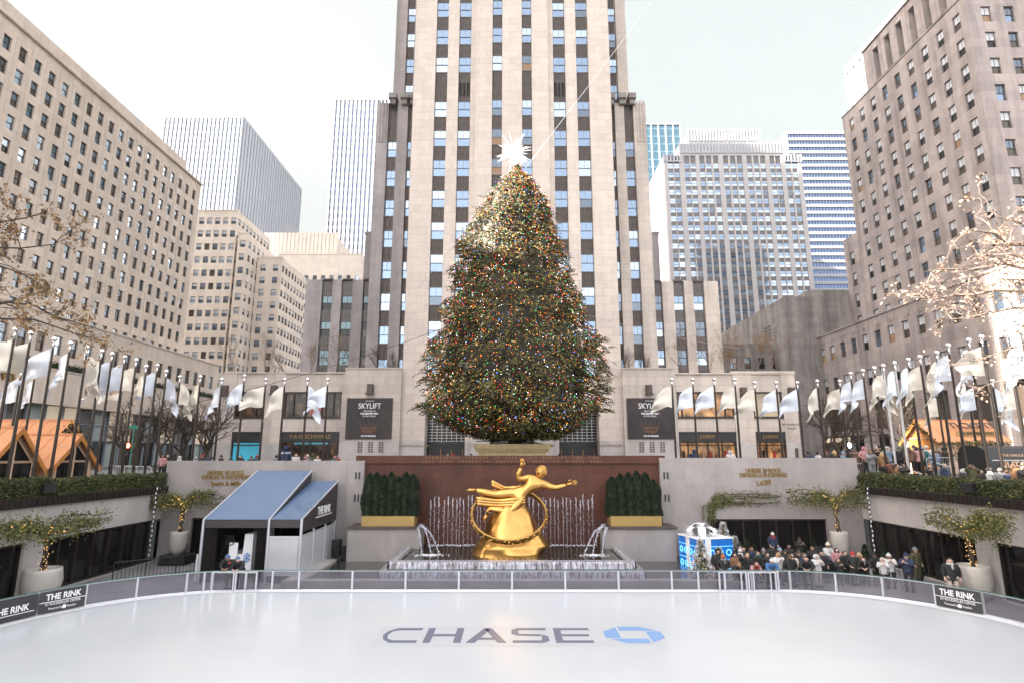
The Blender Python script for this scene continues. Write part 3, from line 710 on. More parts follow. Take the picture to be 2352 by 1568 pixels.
f = MB(); f.box(49.2, 84, 8.3, 50, 99, 9.3); f.box(49.15, 84, 8.45, 49.2, 99, 9.1, 1); o = f.build('shop_canopy', [M['bronze'], M['fairyband']] if 'fairyband' in M else [M['bronze'], M['disp_cream']], RB)
# grey stained block between the wings
x0 = P(1800, 683, 91.5).x
f = MB(); mass(f, x0, 57, 91.5, 124, PL, 32.3); mass(f, x0+4.4, 57, 91.9, 120, 32.3, 33.6, 'b')
for k in range(2):
    for r in range(5): f.box(x0-.02, 97+k*1.6, 26+r*.6, x0+.03, 98+k*1.6, 26.35+r*.6, 1)
tag(f.build('office_building', [M['darkst'], M['black']], loc=(x0, 91.5, PL)), 'squat soot-stained windowless stone block below the banded glass tower', 'building')
f = MB(); mass(f, 36.5, 49.9, 97, 110, PL, 25.4); t = thing('office_building', 'dim brown stone building behind the bare roof trees right of the tower', 'building', (36.5, 97, PL))
wlm = []
f2 = MB(); wlm = wall_with_windows(f2, (0, 96.5), 0, ([38+2.4*k for k in range(5)], 1.1, [(22, 2), (18, 2)]), PL, 24.6, 36.5, 49.5)
f.v += []; f2.quad((36.5, 97, PL), (36.5, 96.5, PL), (36.5, 96.5, 24.6), (36.5, 97, 24.6)); f2.build('front_wall', M['darkst'], t); f.build('wall', M['darkst'], t)
windows(t, wlm, 0, 'plain', LOW_K, 'framed', rb)
# ---- far buildings ----
def bandmat(name, pane, band, pitch, frac, metal=.8, axis='Z', sub=0, off=0):
    m, nt, b = newmat(name); ge = N(nt, 'ShaderNodeNewGeometry'); sp = N(nt, 'ShaderNodeSeparateXYZ'); L(nt, ge.outputs['Position'], sp.inputs[0])
    def stripe(ax, pitch, frac):
        ad = N(nt, 'ShaderNodeMath', operation='MULTIPLY'); L(nt, sp.outputs[ax], ad.inputs[0]); ad.inputs[1].default_value = 1/pitch
        fr = N(nt, 'ShaderNodeMath', operation='FRACT'); L(nt, ad.outputs[0], fr.inputs[0])
        gt = N(nt, 'ShaderNodeMath', operation='GREATER_THAN'); L(nt, fr.outputs[0], gt.inputs[0]); gt.inputs[1].default_value = frac; return gt
    g = stripe(axis, pitch, frac); fac = g.outputs[0]
    mx = N(nt, 'ShaderNodeMixRGB'); L(nt, fac, mx.inputs[0]); mx.inputs[1].default_value = rgba(pane); mx.inputs[2].default_value = rgba(band); L(nt, mx.outputs[0], b.inputs['Base Color'])
    mm = N(nt, 'ShaderNodeMath', operation='MULTIPLY_ADD'); L(nt, fac, mm.inputs[0]); mm.inputs[1].default_value = -metal; mm.inputs[2].default_value = metal; L(nt, mm.outputs[0], b.inputs['Metallic'])
    b.inputs['Roughness'].default_value = .15; return m
M['farblue'] = bandmat('far_blue_glass', (.13, .20, .33), (.25, .29, .36), 3.9, .62)
M['farblue2'] = bandmat('far_blue_glass_fine', (.12, .19, .33), (.34, .36, .40), 3.7, .55)
M['fargreen'] = bandmat('far_green_glass', (.10, .20, .26), (.20, .31, .37), 4.2, .85)
M['farwhite'] = mat('far_white_stone', (.32, .33, .37), .7, 0, .04, .05)
M['farst2'] = mat('far_grey_limestone', (.35, .335, .345), .8, 0, .08, .08)
M['farhband'] = bandmat('far_banded_glass', (.07, .11, .20), (.22, .27, .36), 1.3, .72, .8, 'X')
def pier_tower(name, label, x0, x1, Y, z1, n, glass, Y2, side=None, sn=8, frac=.5, cap=5, z0=PL):
    t = thing(name, label, 'tower', ((x0+x1)/2, Y, PL))
    us_ = regular(x0, x1, n, (x1-x0)/n*frac)
    f = MB(); facade(f, (0, Y), 0, us_, [z0, z1-cap, z1], lambda i, j: (.7,) if (i % 2 == 1 and j == 0) else 0)
    sd = MB()
    if side:
        xs = x1 if side == 'r' else x0; th = pi/2 if side == 'r' else -pi/2
        vs = regular(Y, Y2, sn, (Y2-Y)/sn*frac); vs = vs if side == 'r' else [-v for v in reversed(vs)]
        facade(f, (xs, 0), th, vs, [z0, z1-cap, z1], lambda i, j: (.7,) if (i % 2 == 1 and j == 0) else 0)
        o = .7 if side == 'l' else -.7
        for i in range(1, len(vs)-1, 2):
            a, b = vs[i], vs[i+1]; a, b = (a, b) if side == 'r' else (-b, -a)
            g = MB(); g.quad((xs+o, a, z0), (xs+o, b, z0), (xs+o, b, z1-cap), (xs+o, a, z1-cap)); g.build('glazing_strip', M[glass], t)
    mass(f, x0, x1, Y, Y2, z0, z1, 'f'+(side or ''))
    f.build('wall', M['farwhite'], t)
    for i in range(1, len(us_)-1, 2):
        g = MB(); g.quad((us_[i], Y+.7, z0), (us_[i+1], Y+.7, z0), (us_[i+1], Y+.7, z1-cap), (us_[i], Y+.7, z1-cap)); g.build('glazing_strip', M[glass], t)
    return t
pier_tower('office_tower', 'pale blue slab tower with fine white piers, second from the left on the skyline', -202.5, -156.6, 300, 200.6, 19, 'farblue', 395, 'r', 26, .42, 1.5)
pier_tower('office_tower', 'pale tower of white piers and blue glass just left of the limestone tower', -83.1, -48, 240, 173.8, 18, 'farblue2', 280, None, 8, .42, 4)
pier_tower('office_tower', 'narrow green-blue glass tower just right of the limestone tower', P(1478, 282, 260).x, P(1562, 282, 260).x, 260, 170.6, 5, 'fargreen', 300, None, 8, .86, 1)
ya, yb = S(1945, 121, 80).y, S(2080, 0, 80).y
t = pier_tower('office_tower', 'bright white tower with dark slits rising behind the right office block', 80, 112, 84, 98, 14, 'g_mid', 122, 'l', 16, .3, 2)
# banded glass tower
x0, x1 = P(1806, 300, 230).x, P(1975, 300, 230).x
t = thing('office_tower', 'glass tower with horizontal white and blue bands beside the right office block', 'tower', (x0, 230, PL))
z1 = 147.8; f = MB(); zs_ = [PL]; z = z1-1.6; zl = []
while z > 50: zl.append((z-1.9, z)); z -= 3.15
for a, b in reversed(zl): zs_ += [a, b]
zs_.append(z1)
facade(f, (0, 230), 0, [x0, x0+.3, x1-.3, x1], zs_, lambda i, j: (.5,) if (i == 1 and j % 2 == 1) else 0); mass(f, x0, x1, 230, 262, PL, z1, 'f'); f.build('wall', M['farwhite'], t)
for k, (a, b) in enumerate(zl):
    g = MB(); g.quad((x0+.3, 230.5, a), (x1-.3, 230.5, a), (x1-.3, 230.5, b), (x0+.3, 230.5, b)); g.build('glazing_band', M['farhband'], t)
# ribbed setback building right
t = thing('office_building', 'pale setback office building with ribbed cresting and paired window columns', 'building', (75, 180, PL))
def XF(px, py, Y): return P(px, py, Y).x
cols_ = [1543.5, 1557.5, 1581.5, 1596, 1617, 1632.5, 1649, 1672, 1688.5, 1704, 1726.5, 1742.5, 1758, 1780, 1793.5, 1815.5, 1831]
cxs = [XF(c, 432, 180) for c in cols_]
gx0, gx1 = XF(1524, 356, 180), XF(1839, 360, 180)
rowz = []; z = P(1600, 378, 180).z-.5
while z > 30: rowz.append((z, 1.75)); z -= 3.22
f = MB()
us_ = [gx0]+[q for c in cxs for q in (c-.9, c+.9)]+[gx1]
zs_ = [25]+[q for c, h in reversed(rowz) for q in (c-h/2, c+h/2)]
zt = P(1600, 358, 180).z; zs_.append(zt)
facade(f, (0, 180), 0, us_, zs_, lambda i, j: 0 if i % 2 == 0 else ((.3,) if j % 2 == 1 else .3), lambda i, j: 0 if i % 2 == 0 else 1)
mass(f, gx0, gx1, 180, 235, 25, zt, 'f')
m1, m2 = XF(1561, 330, 180), XF(1799, 330, 180); zm = P(1600, 330, 180).z
f.box(m1, 180.2, zt, m2, 200, zm); u1, u2 = XF(1580, 300, 186), XF(1743, 300, 186); f.box(u1, 186, zm, u2, 205, P(1650, 300, 186).z)
f.build('wall', [M['farwhite'], M['farspan']] if 'farspan' in M else [M['farst2'], M['spandrel2']], t)
for a, b, Y, z, hh in ((gx0, m1, 180, zt, 2), (m1, m2, 180.2, zm, 3), (m2, gx1, 180, zt, 2), (u1, u2, 186, P(1650, 300, 186).z, 3.5)):
    n = max(2, int((b-a)/1.1)); f = MB(); f.box(a, Y-.12, z-hh*1.2, b, Y-.02, z-hh*.9)
    for k in range(n+1):
        x = a+(b-a)*k/n; big = k % 3 == 0
        f.box(x-.28, Y-.25, z-hh*1.2, x+.28, Y-.02, z+(.9 if big else .4))
    f.build('ribbed_cresting', M['farwhite'], t)
windows(t, [(c-.9, 180.3, z-h/2, 1.8, h) for c in cxs for z, h in rowz], 0, 'far', [(5, 'g_sky', 'g_pale'), (3, 'g_pale', 'g_pale'), (3, 'g_sky', 'g_sky'), (.5, 'g_mid', 'g_mid')], 'frame', rb)
f = MB()
for k in range(11):
    for r in range(22): f.box(gx0-.03, 183+k*4.6, 38+r*3.22, gx0+.05, 183.7+k*4.6, 39.6+r*3.22)
f.build('side_windows', M['g_mid'], t)['kind'] = 'stuff'
# left background buildings
def block(name, label, x0, x1, Y, Y2, z1, n, w, pitch, h, mt, kinds, side=None, z0=15, first=1.9, fr='framed', sm=None, style='plain', sn=None):
    t = thing(name, label, 'building', ((x0+x1)/2, Y, PL)); rows = []; z = z1-first-h/2
    while z > z0+3: rows.append((z, h)); z -= pitch
    p = (x1-x0)/n; f = MB()
    W = wall_with_windows(f, (0, Y), 0, ([x0+p*(k+.5) for k in range(n)], w, rows), z0, z1, x0, x1); T = [0]*len(W)
    if side:
        n2 = sn or max(1, int((Y2-Y)/p)); q = (Y2-Y)/n2
        W2 = wall_with_windows(f, (x1, 0), pi/2, ([Y+q*(k+.5) for k in range(n2)], w, rows), z0, z1, Y, Y2); W += W2; T += [pi/2]*len(W2)
    mass(f, x0, x1, Y, Y2, z0, z1, 'f'+('r' if side else '')); f.box(x0-.1, Y-.12, z1, x1+.12, Y+.4, z1+.35)
    f.build('wall', M[mt], t); windows(t, W, T, style, kinds, fr, rb)
    return t
KC = [(3, 'blind', 'g_mid'), (2, 'g_sky', 'g_mid'), (2, 'blind', 'g_pale'), (1, 'g_brown', 'g_brown')]
block('office_building', 'beige stepped office building just right of the long left block', -101, XF(548, 485, 140), 140, 160, P(500, 485, 140).z, 14, 1.35, 3.55, 1.75, 'midst', KC, 'r')
block('office_building', 'lower beige step standing in front of the stepped office building', XF(548, 537, 139), XF(571, 537, 139), 139, 170, P(560, 537, 139).z, 1, 1.35, 3.55, 1.75, 'midst', KC, 'r', sn=12)
block('office_building', 'two-window-wide beige office building with long sunlit side left of the tower wing', XF(592, 593, 145), XF(649, 593, 145), 145, S(703, 632, XF(649, 593, 145)).y, P(620, 593, 145).z, 2, 1.4, 3.4, 1.75, 'midst', KC, 'r', sn=8)
KE = [(3, 'g_sky', 'g_pale'), (2, 'g_pale', 'g_pale'), (1, 'g_mid', 'g_mid')]
block('office_building', 'pale ribbed building behind the dark left tower wing, lower step', XF(640, 585, 200), XF(832, 588, 200), 200, 215, P(740, 585, 200).z, 10, 1.5, 3.6, 2.0, 'farst', KE, None, 25, 8)
x0, x1 = XF(612, 540, 215), XF(772, 540, 215); z1 = P(700, 540, 215).z
f = MB(); mass(f, x0, x1, 215.2, 250, 40, z1)
for k in range(19): x = x0+(x1-x0)*k/18; f.box(x-.7, 214.7, 40, x+.7, 215.19, z1+.8)
tag(f.build('office_building', M['farst'], loc=(x0, 215.2, 40)), 'pale ribbed building behind the dark left tower wing, upper windowless step', 'building')
# ---- unseen towers added on the left, placed and sized only to block the sun ----
def sun_blocker(x0, x1, y0, y1, z, lb):
    f = MB(); facade(f, (x1, 0), pi/2, regular(y0, y1, max(3, int((y1-y0)/6)), 3), [PL, z-4, z], lambda i, j: .5 if (i % 2 and j == 0) else 0, lambda i, j: 1 if (i % 2 and j == 0) else 0); mass(f, x0, x1, y0, y1, PL, z, 'r')
    tag(f.build('office_tower', [M['farst'], M['g_mid']], loc=(x0, y0, PL)), lb, 'tower')  # added shade caster, shares its name with the visible towers
sun_blocker(-165, -150, 17.5, 108, 212, 'long unseen sun-blocking tower added beyond the left office block')
sun_blocker(-420, -400, 66, 89.5, 420, 'tallest unseen sun-blocking tower, added far to the left')
sun_blocker(-420, -400, 96, 150, 330, 'second tallest unseen sun-blocking tower, added far to the left')
sun_blocker(-165, -150, -5, 6.5, 212, 'slim unseen sun-blocking tower, added left of the office block')
sun_blocker(-165, -150, -120, -24, 212, 'broad unseen sun-blocking tower, added left of and behind the viewer')
# ================= SUNKEN RINK, WALLS, FOUNTAIN =================
rs = random.Random(21)
WX = 22.5; WY = 38.0
def ring_path():
    pts = []; cx, cy, rx, ry = 13.0, 21.6, 7.3, 8.0
    for k in range(61):
        a = pi - pi/2*k/60; pts.append((-cx+rx*cos(a), cy+ry*sin(a)))
    for k in range(61):
        a = pi/2 - pi/2*k/60; pts.append((cx+rx*cos(a), cy+ry*sin(a)))
    return [(-20.3, 12.0)] + pts + [(20.3, 12.0)]
RP = ring_path()
# ground and floors
M_ICE, nt, b = newmat('rink_ice'); ge = N(nt, 'ShaderNodeNewGeometry')
n1 = N(nt, 'ShaderNodeTexNoise', Scale=.16, Detail=3.0); n2 = N(nt, 'ShaderNodeTexNoise', Scale=1.0, Detail=6.0, Roughness=.7); mp = N(nt, 'ShaderNodeMapping'); mp.inputs['Scale'].default_value = (1.2, 6, 1)
L(nt, ge.outputs['Position'], n1.inputs['Vector']); L(nt, ge.outputs['Position'], mp.inputs[0]); L(nt, mp.outputs[0], n2.inputs['Vector'])
cr = N(nt, 'ShaderNodeValToRGB'); cr.color_ramp.elements[0].position = .35; cr.color_ramp.elements[1].position = .65; cr.color_ramp.elements[0].color = (.585, .615, .66, 1); cr.color_ramp.elements[1].color = (.65, .665, .69, 1)
L(nt, n1.outputs['Fac'], cr.inputs[0]); L(nt, cr.outputs[0], b.inputs['Base Color'])
mr = N(nt, 'ShaderNodeMapRange'); mr.inputs['From Min'].default_value = .35; mr.inputs['From Max'].default_value = .7; mr.inputs['To Min'].default_value = .16; mr.inputs['To Max'].default_value = .26
L(nt, n2.outputs['Fac'], mr.inputs['Value']); L(nt, mr.outputs[0], b.inputs['Roughness']); b.inputs['Specular IOR Level'].default_value = .6
bp = N(nt, 'ShaderNodeBump', Strength=.02, Distance=.01); L(nt, n2.outputs['Fac'], bp.inputs['Height']); L(nt, bp.outputs['Normal'], b.inputs['Normal'])
f = MB(); f.quad((-WX, 4, -.03), (WX, 4, -.03), (WX, WY+.4, -.03), (-WX, WY+.4, -.03)); structure('plaza_floor', f, M['pave'])
f = MB()
out = RP+[(13, 7.5), (-13, 7.5)]
f.poly([(x, y, .03) for x, y in reversed(out)]); o = structure('ice', f, M_ICE); ICE = o
f = MB()   # scraped snow along the foot of the boards
for i in range(len(RP)-1):
    (x0, y0), (x1, y1) = RP[i], RP[i+1]; k = .975
    f.quad((x0*k, (y0-20)*.965+20-.0, .045), (x1*k, (y1-20)*.965+20, .045), (x1, y1, .06), (x0, y0, .06))
f.build('snow_edge', mat('scraped_snow', (.72, .73, .76), .8, 0, .06, 3), ICE)
m, nt, b = newmat('ice_paint_dark'); b.inputs['Base Color'].default_value = (.20, .21, .28, 1); b.inputs['Roughness'].default_value = .2
m2, nt, b = newmat('ice_paint_blue'); b.inputs['Base Color'].default_value = (.26, .42, .72, 1); b.inputs['Roughness'].default_value = .2
m3, nt, b = newmat('ice_paint_white'); b.inputs['Base Color'].default_value = (.58, .60, .635, 1); b.inputs['Roughness'].default_value = .2
pA, pB = G(866, 1476, .04), G(1364, 1441, .04); yt, yb_ = G(1100, 1441, .04).y, G(1100, 1475, .04).y
f = MB(); xa_, xb_ = G(850, 1480, .04).x, G(1530, 1480, .04).x; f.quad((xa_, yb_-.35, .036), (xb_, yb_-.35, .036), (xb_, yt+.25, .036), (xa_, yt+.25, .036)); f.build('logo_panel', m3, ICE)
hh = yt-yb_; ww = (pB.x-pA.x)/5
def strokes(mb, shape, x, w, h, y0, z=.04):
    for q in shape: mb.poly([(x+a*w, y0+c*h, z) for a, c in q])
T = .2; t2_ = .15
Cs = [[(.30, 1), (0.08, .78), (.0, .5), (.13, .5), (.2, .74), (.36, 1-t2_*1.1)], [(.30, 1), (.36, .835), (1, .835), (1.0, 1)], [(0, .5), (.08, .22), (.3, 0), (.36, .165), (.2, .26), (.13, .5)], [(.3, 0), (1, 0), (1, .165), (.36, .165)]]
Hs = [[(0, 0), (T, 0), (T, 1), (0, 1)], [(1-T, 0), (1, 0), (1, 1), (1-T, 1)], [(T, .42), (1-T, .42), (1-T, .58), (T, .58)]]
As = [[(-.04, 0), (.2, 0), (.56, .86), (.40, 1)], [(.40, 1), (.60, 1), (1.04, 0), (.8, 0), (.5, .74)], [(.27, .2), (.73, .2), (.68, .34), (.32, .34)]]
Ss = [[(.16, 1), (.96, 1), (.96, .84), (.24, .84)], [(.16, 1), (0, .88), (0, .58), (.16, .46), (.2, .6), (.18, .78), (.24, .84)], [(.16, .46), (.84, .42), (.80, .56), (.2, .6)], [(.84, .54), (1, .42), (1, .12), (.84, 0), (.8, .16), (.82, .4)], [(.03, 0), (.84, 0), (.8, .16), (.03, .16)]]
Es = [[(0, 0), (T, 0), (T, 1), (0, 1)], [(T, .84), (1, .84), (1, 1), (T, 1)], [(T, .42), (.94, .42), (.94, .57), (T, .57)], [(T, 0), (1, 0), (1, .16), (T, .16)]]
f = MB()
for k, s_ in enumerate((Cs, Hs, As, Ss, Es)): strokes(f, s_, pA.x+k*ww, ww*.86, hh, yb_)
f.build('logo_lettering', m, ICE)
f = MB(); c = G(1455, 1456, .04); rw, rhh = 1.07, hh*.56   # octagon of four interlocking wedges
oc = [(.42, 1), (-.42, 1), (-1, .42), (-1, -.42), (-.42, -1), (.42, -1), (1, -.42), (1, .42)]
for k in range(4):
    a = pi/2*k
    q = [(-.40, 1), (.38, 1), (.92, .49), (-.40, .49)]
    f.poly([(c.x+rw*(x*cos(a)+y*sin(a)), c.y+rhh*(-x*sin(a)+y*cos(a)), .041) for x, y in q])
f.build('logo_emblem', m2, ICE)
# street and terraces
f = MB()
for x0, x1 in ((-46, -WX-.2), (WX+.2, 46)): f.quad((x0, -20, 4.55), (x1, -20, 4.55), (x1, WY+2, 4.55), (x0, WY+2, 4.55))
f.quad((-WX-.2, -20, 4.55), (WX+.2, -20, 4.55), (WX+.2, 4, 4.55), (-WX-.2, 4, 4.55))
f.quad((-WX, 4, 4.55), (WX, 4, 4.55), (WX, 4, -.03), (-WX, 4, -.03))
structure('terrace', f, M['pave'])
f = MB(); f.quad((-46, WY+.4, PL), (46, WY+.4, PL), (46, 64.5, PL), (-46, 64.5, PL)); f.quad((-46, WY+2, 4.5), (-WX, WY+2, 4.5), (-WX, WY+2, PL), (-46, WY+2, PL)); f.quad((WX, WY+2, 4.5), (46, WY+2, 4.5), (46, WY+2, PL), (WX, WY+2, PL))
structure('plaza_pavement', f, M['pave'])
f = MB(); f.quad((-900, 64.2, PL-.02), (900, 64.2, PL-.02), (900, 1500, PL-.02), (-900, 1500, PL-.02))
for s in (-1, 1):
    a, b = sorted((s*46, s*900)); f.quad((a, -300, PL-.02), (b, -300, PL-.02), (b, 64.2, PL-.02), (a, 64.2, PL-.02))
f.quad((-46, -300, 4.53), (46, -300, 4.53), (46, -20, 4.53), (-46, -20, 4.53))
structure('street', f, M['asphalt'])
# back granite walls
def opening_wall(mb, O, th, u0, u1, z1, ops, thick=.35, z0=-.03):
    us = sorted({u0, u1, *[q for o in ops for q in o[:2]]}); zs = sorted({z0, z1, *[q for o in ops for q in o[2:4]]})
    def dep(i, j):
        cu, cz = (us[i]+us[i+1])/2, (zs[j]+zs[j+1])/2
        for a, b, c, d in ops:
            if a < cu < b and c < cz < d: return (thick,)
        return 0
    facade(mb, O, th, us, zs, dep)
def glazing(parent, O, th, u0, u1, z0, z1, n, rec=.3, gl='g_dark'):
    ux, uy, nx, ny = cos(th), sin(th), sin(th), -cos(th)
    def pt(u, d, z): return (O[0]+ux*u-nx*d, O[1]+uy*u-ny*d, z)
    f = MB(); f.quad(pt(u0, rec, z0), pt(u1, rec, z0), pt(u1, rec, z1), pt(u0, rec, z1)); w = f.build('window', M[gl], parent)
    f = MB(); MM = Matrix.Translation((O[0], O[1], 0)) @ Matrix.Rotation(th, 4, 'Z')
    for k in range(n+1):
        u = u0+(u1-u0)*k/n; f.box(u-.06, rec-.14, z0, u+.06, rec-.01, z1, 0, MM)
    f.box(u0, rec-.12, z1-.14, u1, rec-.005, z1, 0, MM); f.box(u0, rec-.12, z0, u1, rec-.005, z0+.12, 0, MM); f.build('frame', M['bronze'], w)
ztl = P(1176, 1053, WY).z
LG = thing('retaining_wall', 'grey granite wall with gold dining lettering, behind the awning on the left', 'wall', (-16, WY, 0))
f = MB(); wl0, wl1 = P(441, 1188, WY), P(490, 1303, WY)
dz = P(445, 1188, WY).z
opening_wall(f, (0, WY), 0, -WX, -9.6, P(600, 1057, WY).z, [(wl0.x, -12, 0, dz)])
zl_ = P(600, 1057, WY).z
f.quad((-WX, WY, zl_), (-9.6, WY, zl_), (-9.6, WY+.5, zl_), (-WX, WY+.5, zl_)); f.quad((-9.6, WY+.5, PL), (-WX, WY+.5, PL), (-WX, WY+.5, zl_), (-9.6, WY+.5, zl_)); f.quad((-9.6, WY, 0), (-9.6, WY+.5, 0), (-9.6, WY+.5, zl_), (-9.6, WY, zl_)); f.quad((-WX, WY+.5, PL), (-WX, WY, PL), (-WX, WY, zl_), (-WX, WY+.5, zl_))
f.build('wall_face', M['granite'], LG); glazing(LG, (0, WY), 0, wl0.x, -12, 0, dz, 6)
f = MB(); f.box(P(800, 1060, WY-.12).x, WY-.12, 0, -9.61, WY-.002, zl_-.1)
for k in range(2):
    for q in range(2): f.box(-10.15+q*.22, WY-.15, 5.0-k*1.4, -10.05+q*.22, WY-.12, 5.45-k*1.4, 1)
f.build('pier', [M['granite'], M['black']], LG)
for s, y, sz, bd, wf in (('UNDER 30 ROCK', 1084.5, .36, .007, 2.4), ('DINING & SHOPPING', 1095, .36, .007, 3.1), ('Smith & Mills', 1109.5, .38, .004, 1.95)):
    p = P(519, y, WY); text('lettering', s, sz, M['goldlet'], MT(p.x, WY-.03, p.z), LG, .03, bd, fit=wf)
RG = thing('retaining_wall', 'grey granite wall with gold dining lettering, above the crowd on the right', 'wall', (16, WY, 0))
zr_ = P(1700, 1050.5, WY).z; o0, o1, oz = P(1632, 1191, WY), P(1898, 1191, WY), P(1700, 1191, WY).z
f = MB(); opening_wall(f, (0, WY), 0, 9.6, WX, zr_, [(o0.x, o1.x, 0, oz)])
f.quad((9.6, WY, zr_), (WX, WY, zr_), (WX, WY+.5, zr_), (9.6, WY+.5, zr_)); f.quad((9.6, WY+.5, PL), (WX, WY+.5, PL), (WX, WY+.5, zr_), (9.6, WY+.5, zr_)); f.quad((9.6, WY, 0), (9.6, WY+.5, 0), (9.6, WY+.5, zr_), (9.6, WY, zr_)); f.quad((WX, WY, PL), (WX, WY+.5, PL), (WX, WY+.5, zr_), (WX, WY, zr_))
f.build('wall_face', M['granite'], RG); glazing(RG, (0, WY), 0, o0.x, o1.x, 0, oz, 7)
f = MB(); f.box(9.61, WY-.12, 0, P(1545, 1060, WY-.12).x-.3, WY-.002, zr_-.1)
for k in range(2):
    for q in range(2): f.box(9.8+q*.22, WY-.15, 5.0-k*1.4, 9.9+q*.22, WY-.12, 5.45-k*1.4, 1)
f.build('pier', [M['granite'], M['black']], RG)
for s, y, sz, bd, sh, wf in (('UNDER 30 ROCK', 1079.5, .36, .007, 0, 2.35), ('DINING & SHOPPING', 1090, .36, .007, 0, 3.05), ('5 ACRES', 1108, .42, .006, .25, .98)):
    p = P(1753, y, WY); text('lettering', s, sz, M['goldlet'], MT(p.x, WY-.03, p.z) @ Matrix.Rotation(.14 if sh else 0, 4, 'Z'), RG, .03, bd, shear=sh, fit=wf)
# red granite wall with inscription
RW_ = thing('fountain_wall', 'red granite wall with faint gold inscription behind the gilded statue', 'wall', (0, WY+.2, 0))
f = MB(); f.box(-9.598, WY+.2, -.03, 9.598, WY+.7, 6.0); f.build('wall_face', M['redgr'], RW_)
f = MB(); f.box(-10.2, WY+.05, 6.0, 10.0, WY+.75, 6.5); f.build('coping', M['redgr'], RW_)
f = MB(); jx = [P(x, 1100, WY+.2).x for x in (1052, 1172, 925, 1303, 1420)]
text('inscription', 'PROMETHEUS  TEACHER  IN  EVERY  ART  BROUGHT  THE  FIRE', .2, M['goldlet'], MT(0, WY+.04, 6.36), RW_, .004, 0, spacing=2.05)
text('inscription', 'THAT  HATH  PROVED  TO  MORTALS  A  MEANS  TO  MIGHTY  ENDS', .2, M['goldlet'], MT(0, WY+.04, 6.1), RW_, .004, 0, spacing=1.95)
# side walls with restaurant windows
for sg, nm in ((-1, 'left'), (1, 'right')):
    t = thing('retaining_wall', 'pale granite wall over dark restaurant windows along the %s side of the rink' % nm, 'wall', (sg*WX, 25, 0))
    if sg < 0: y1, y2, y3 = S(60, 1243, -WX).y, S(103, 1236, -WX).y, S(378, 1192, -WX).y
    else: y1, y2, y3 = S(2283, 1247, WX).y, S(2238, 1240, WX).y, S(1962, 1195, WX).y
    zt_ = S(240, 1213, -WX).z
    ops = [(12, y1, 0.02, zt_), (y2, y3, .02, zt_)]
    f = MB(); th = pi/2 if sg < 0 else -pi/2
    if sg > 0: ops = [(-b, -a, c, d) for a, b, c, d in ops]
    opening_wall(f, (sg*WX, 0), th, 4 if sg < 0 else -WY, WY if sg < 0 else -4, 4.15, ops)
    f.build('wall_face', M['granitel'], t)
    for (a, b, c, d), n in zip(ops, (6, 8)): glazing(t, (sg*WX, 0), th, a, b, c, d, n)
    f = MB(); y = 4.2; a, b = sorted((sg*(WX-.28), sg*(WX+.5)))
    f.box(a, 4, 4.15, b, WY+.6, 4.58)
    while y < WY+.5: f.box(sg*(WX-.30) if sg < 0 else WX-.33, y, 4.2, sg*(WX-.28) if sg < 0 else WX-.28, y+.04, 4.55) if sg > 0 else f.box(-WX+.28, y, 4.2, -WX+.33, y+.04, 4.55); y += .3
    f.build('planter_edge', M['bronze'], t)
    f = hedge_mb([(sg*(WX+.35), 12, 4.5), (sg*(WX+.35), WY+.7, 4.5)], .95, .82, 1100, random.Random(5+sg), .095, yel=.28)
    tag(f.build('hedge', [M['hedge'], M['hedge2'], M['arbor']]), 'clipped green box hedge in the brown planter along the top of the %s wall' % nm, 'hedge')
    # flood light boxes on the hedge
    p = S(100, 1118, -WX) if sg < 0 else S(2237, 1125, WX)
    f = MB(); f.prism([(-.42, -.25), (.42, -.25), (.5, .18), (-.5, .18)], -.3, .3, 0, Matrix.Translation((p.x, p.y, 5.0)) @ Matrix.Rotation(.25*sg, 4, 'Z') @ Matrix.Rotation(pi/2, 4, 'X')); f.box(p.x-.05, p.y-.05, 4.5, p.x+.05, p.y+.05, 4.9)
    tag(f.build('floodlight', M['black'], loc=(p.x, p.y, 4.6)), 'black box floodlight sitting on the %s hedge' % nm, 'floodlight')
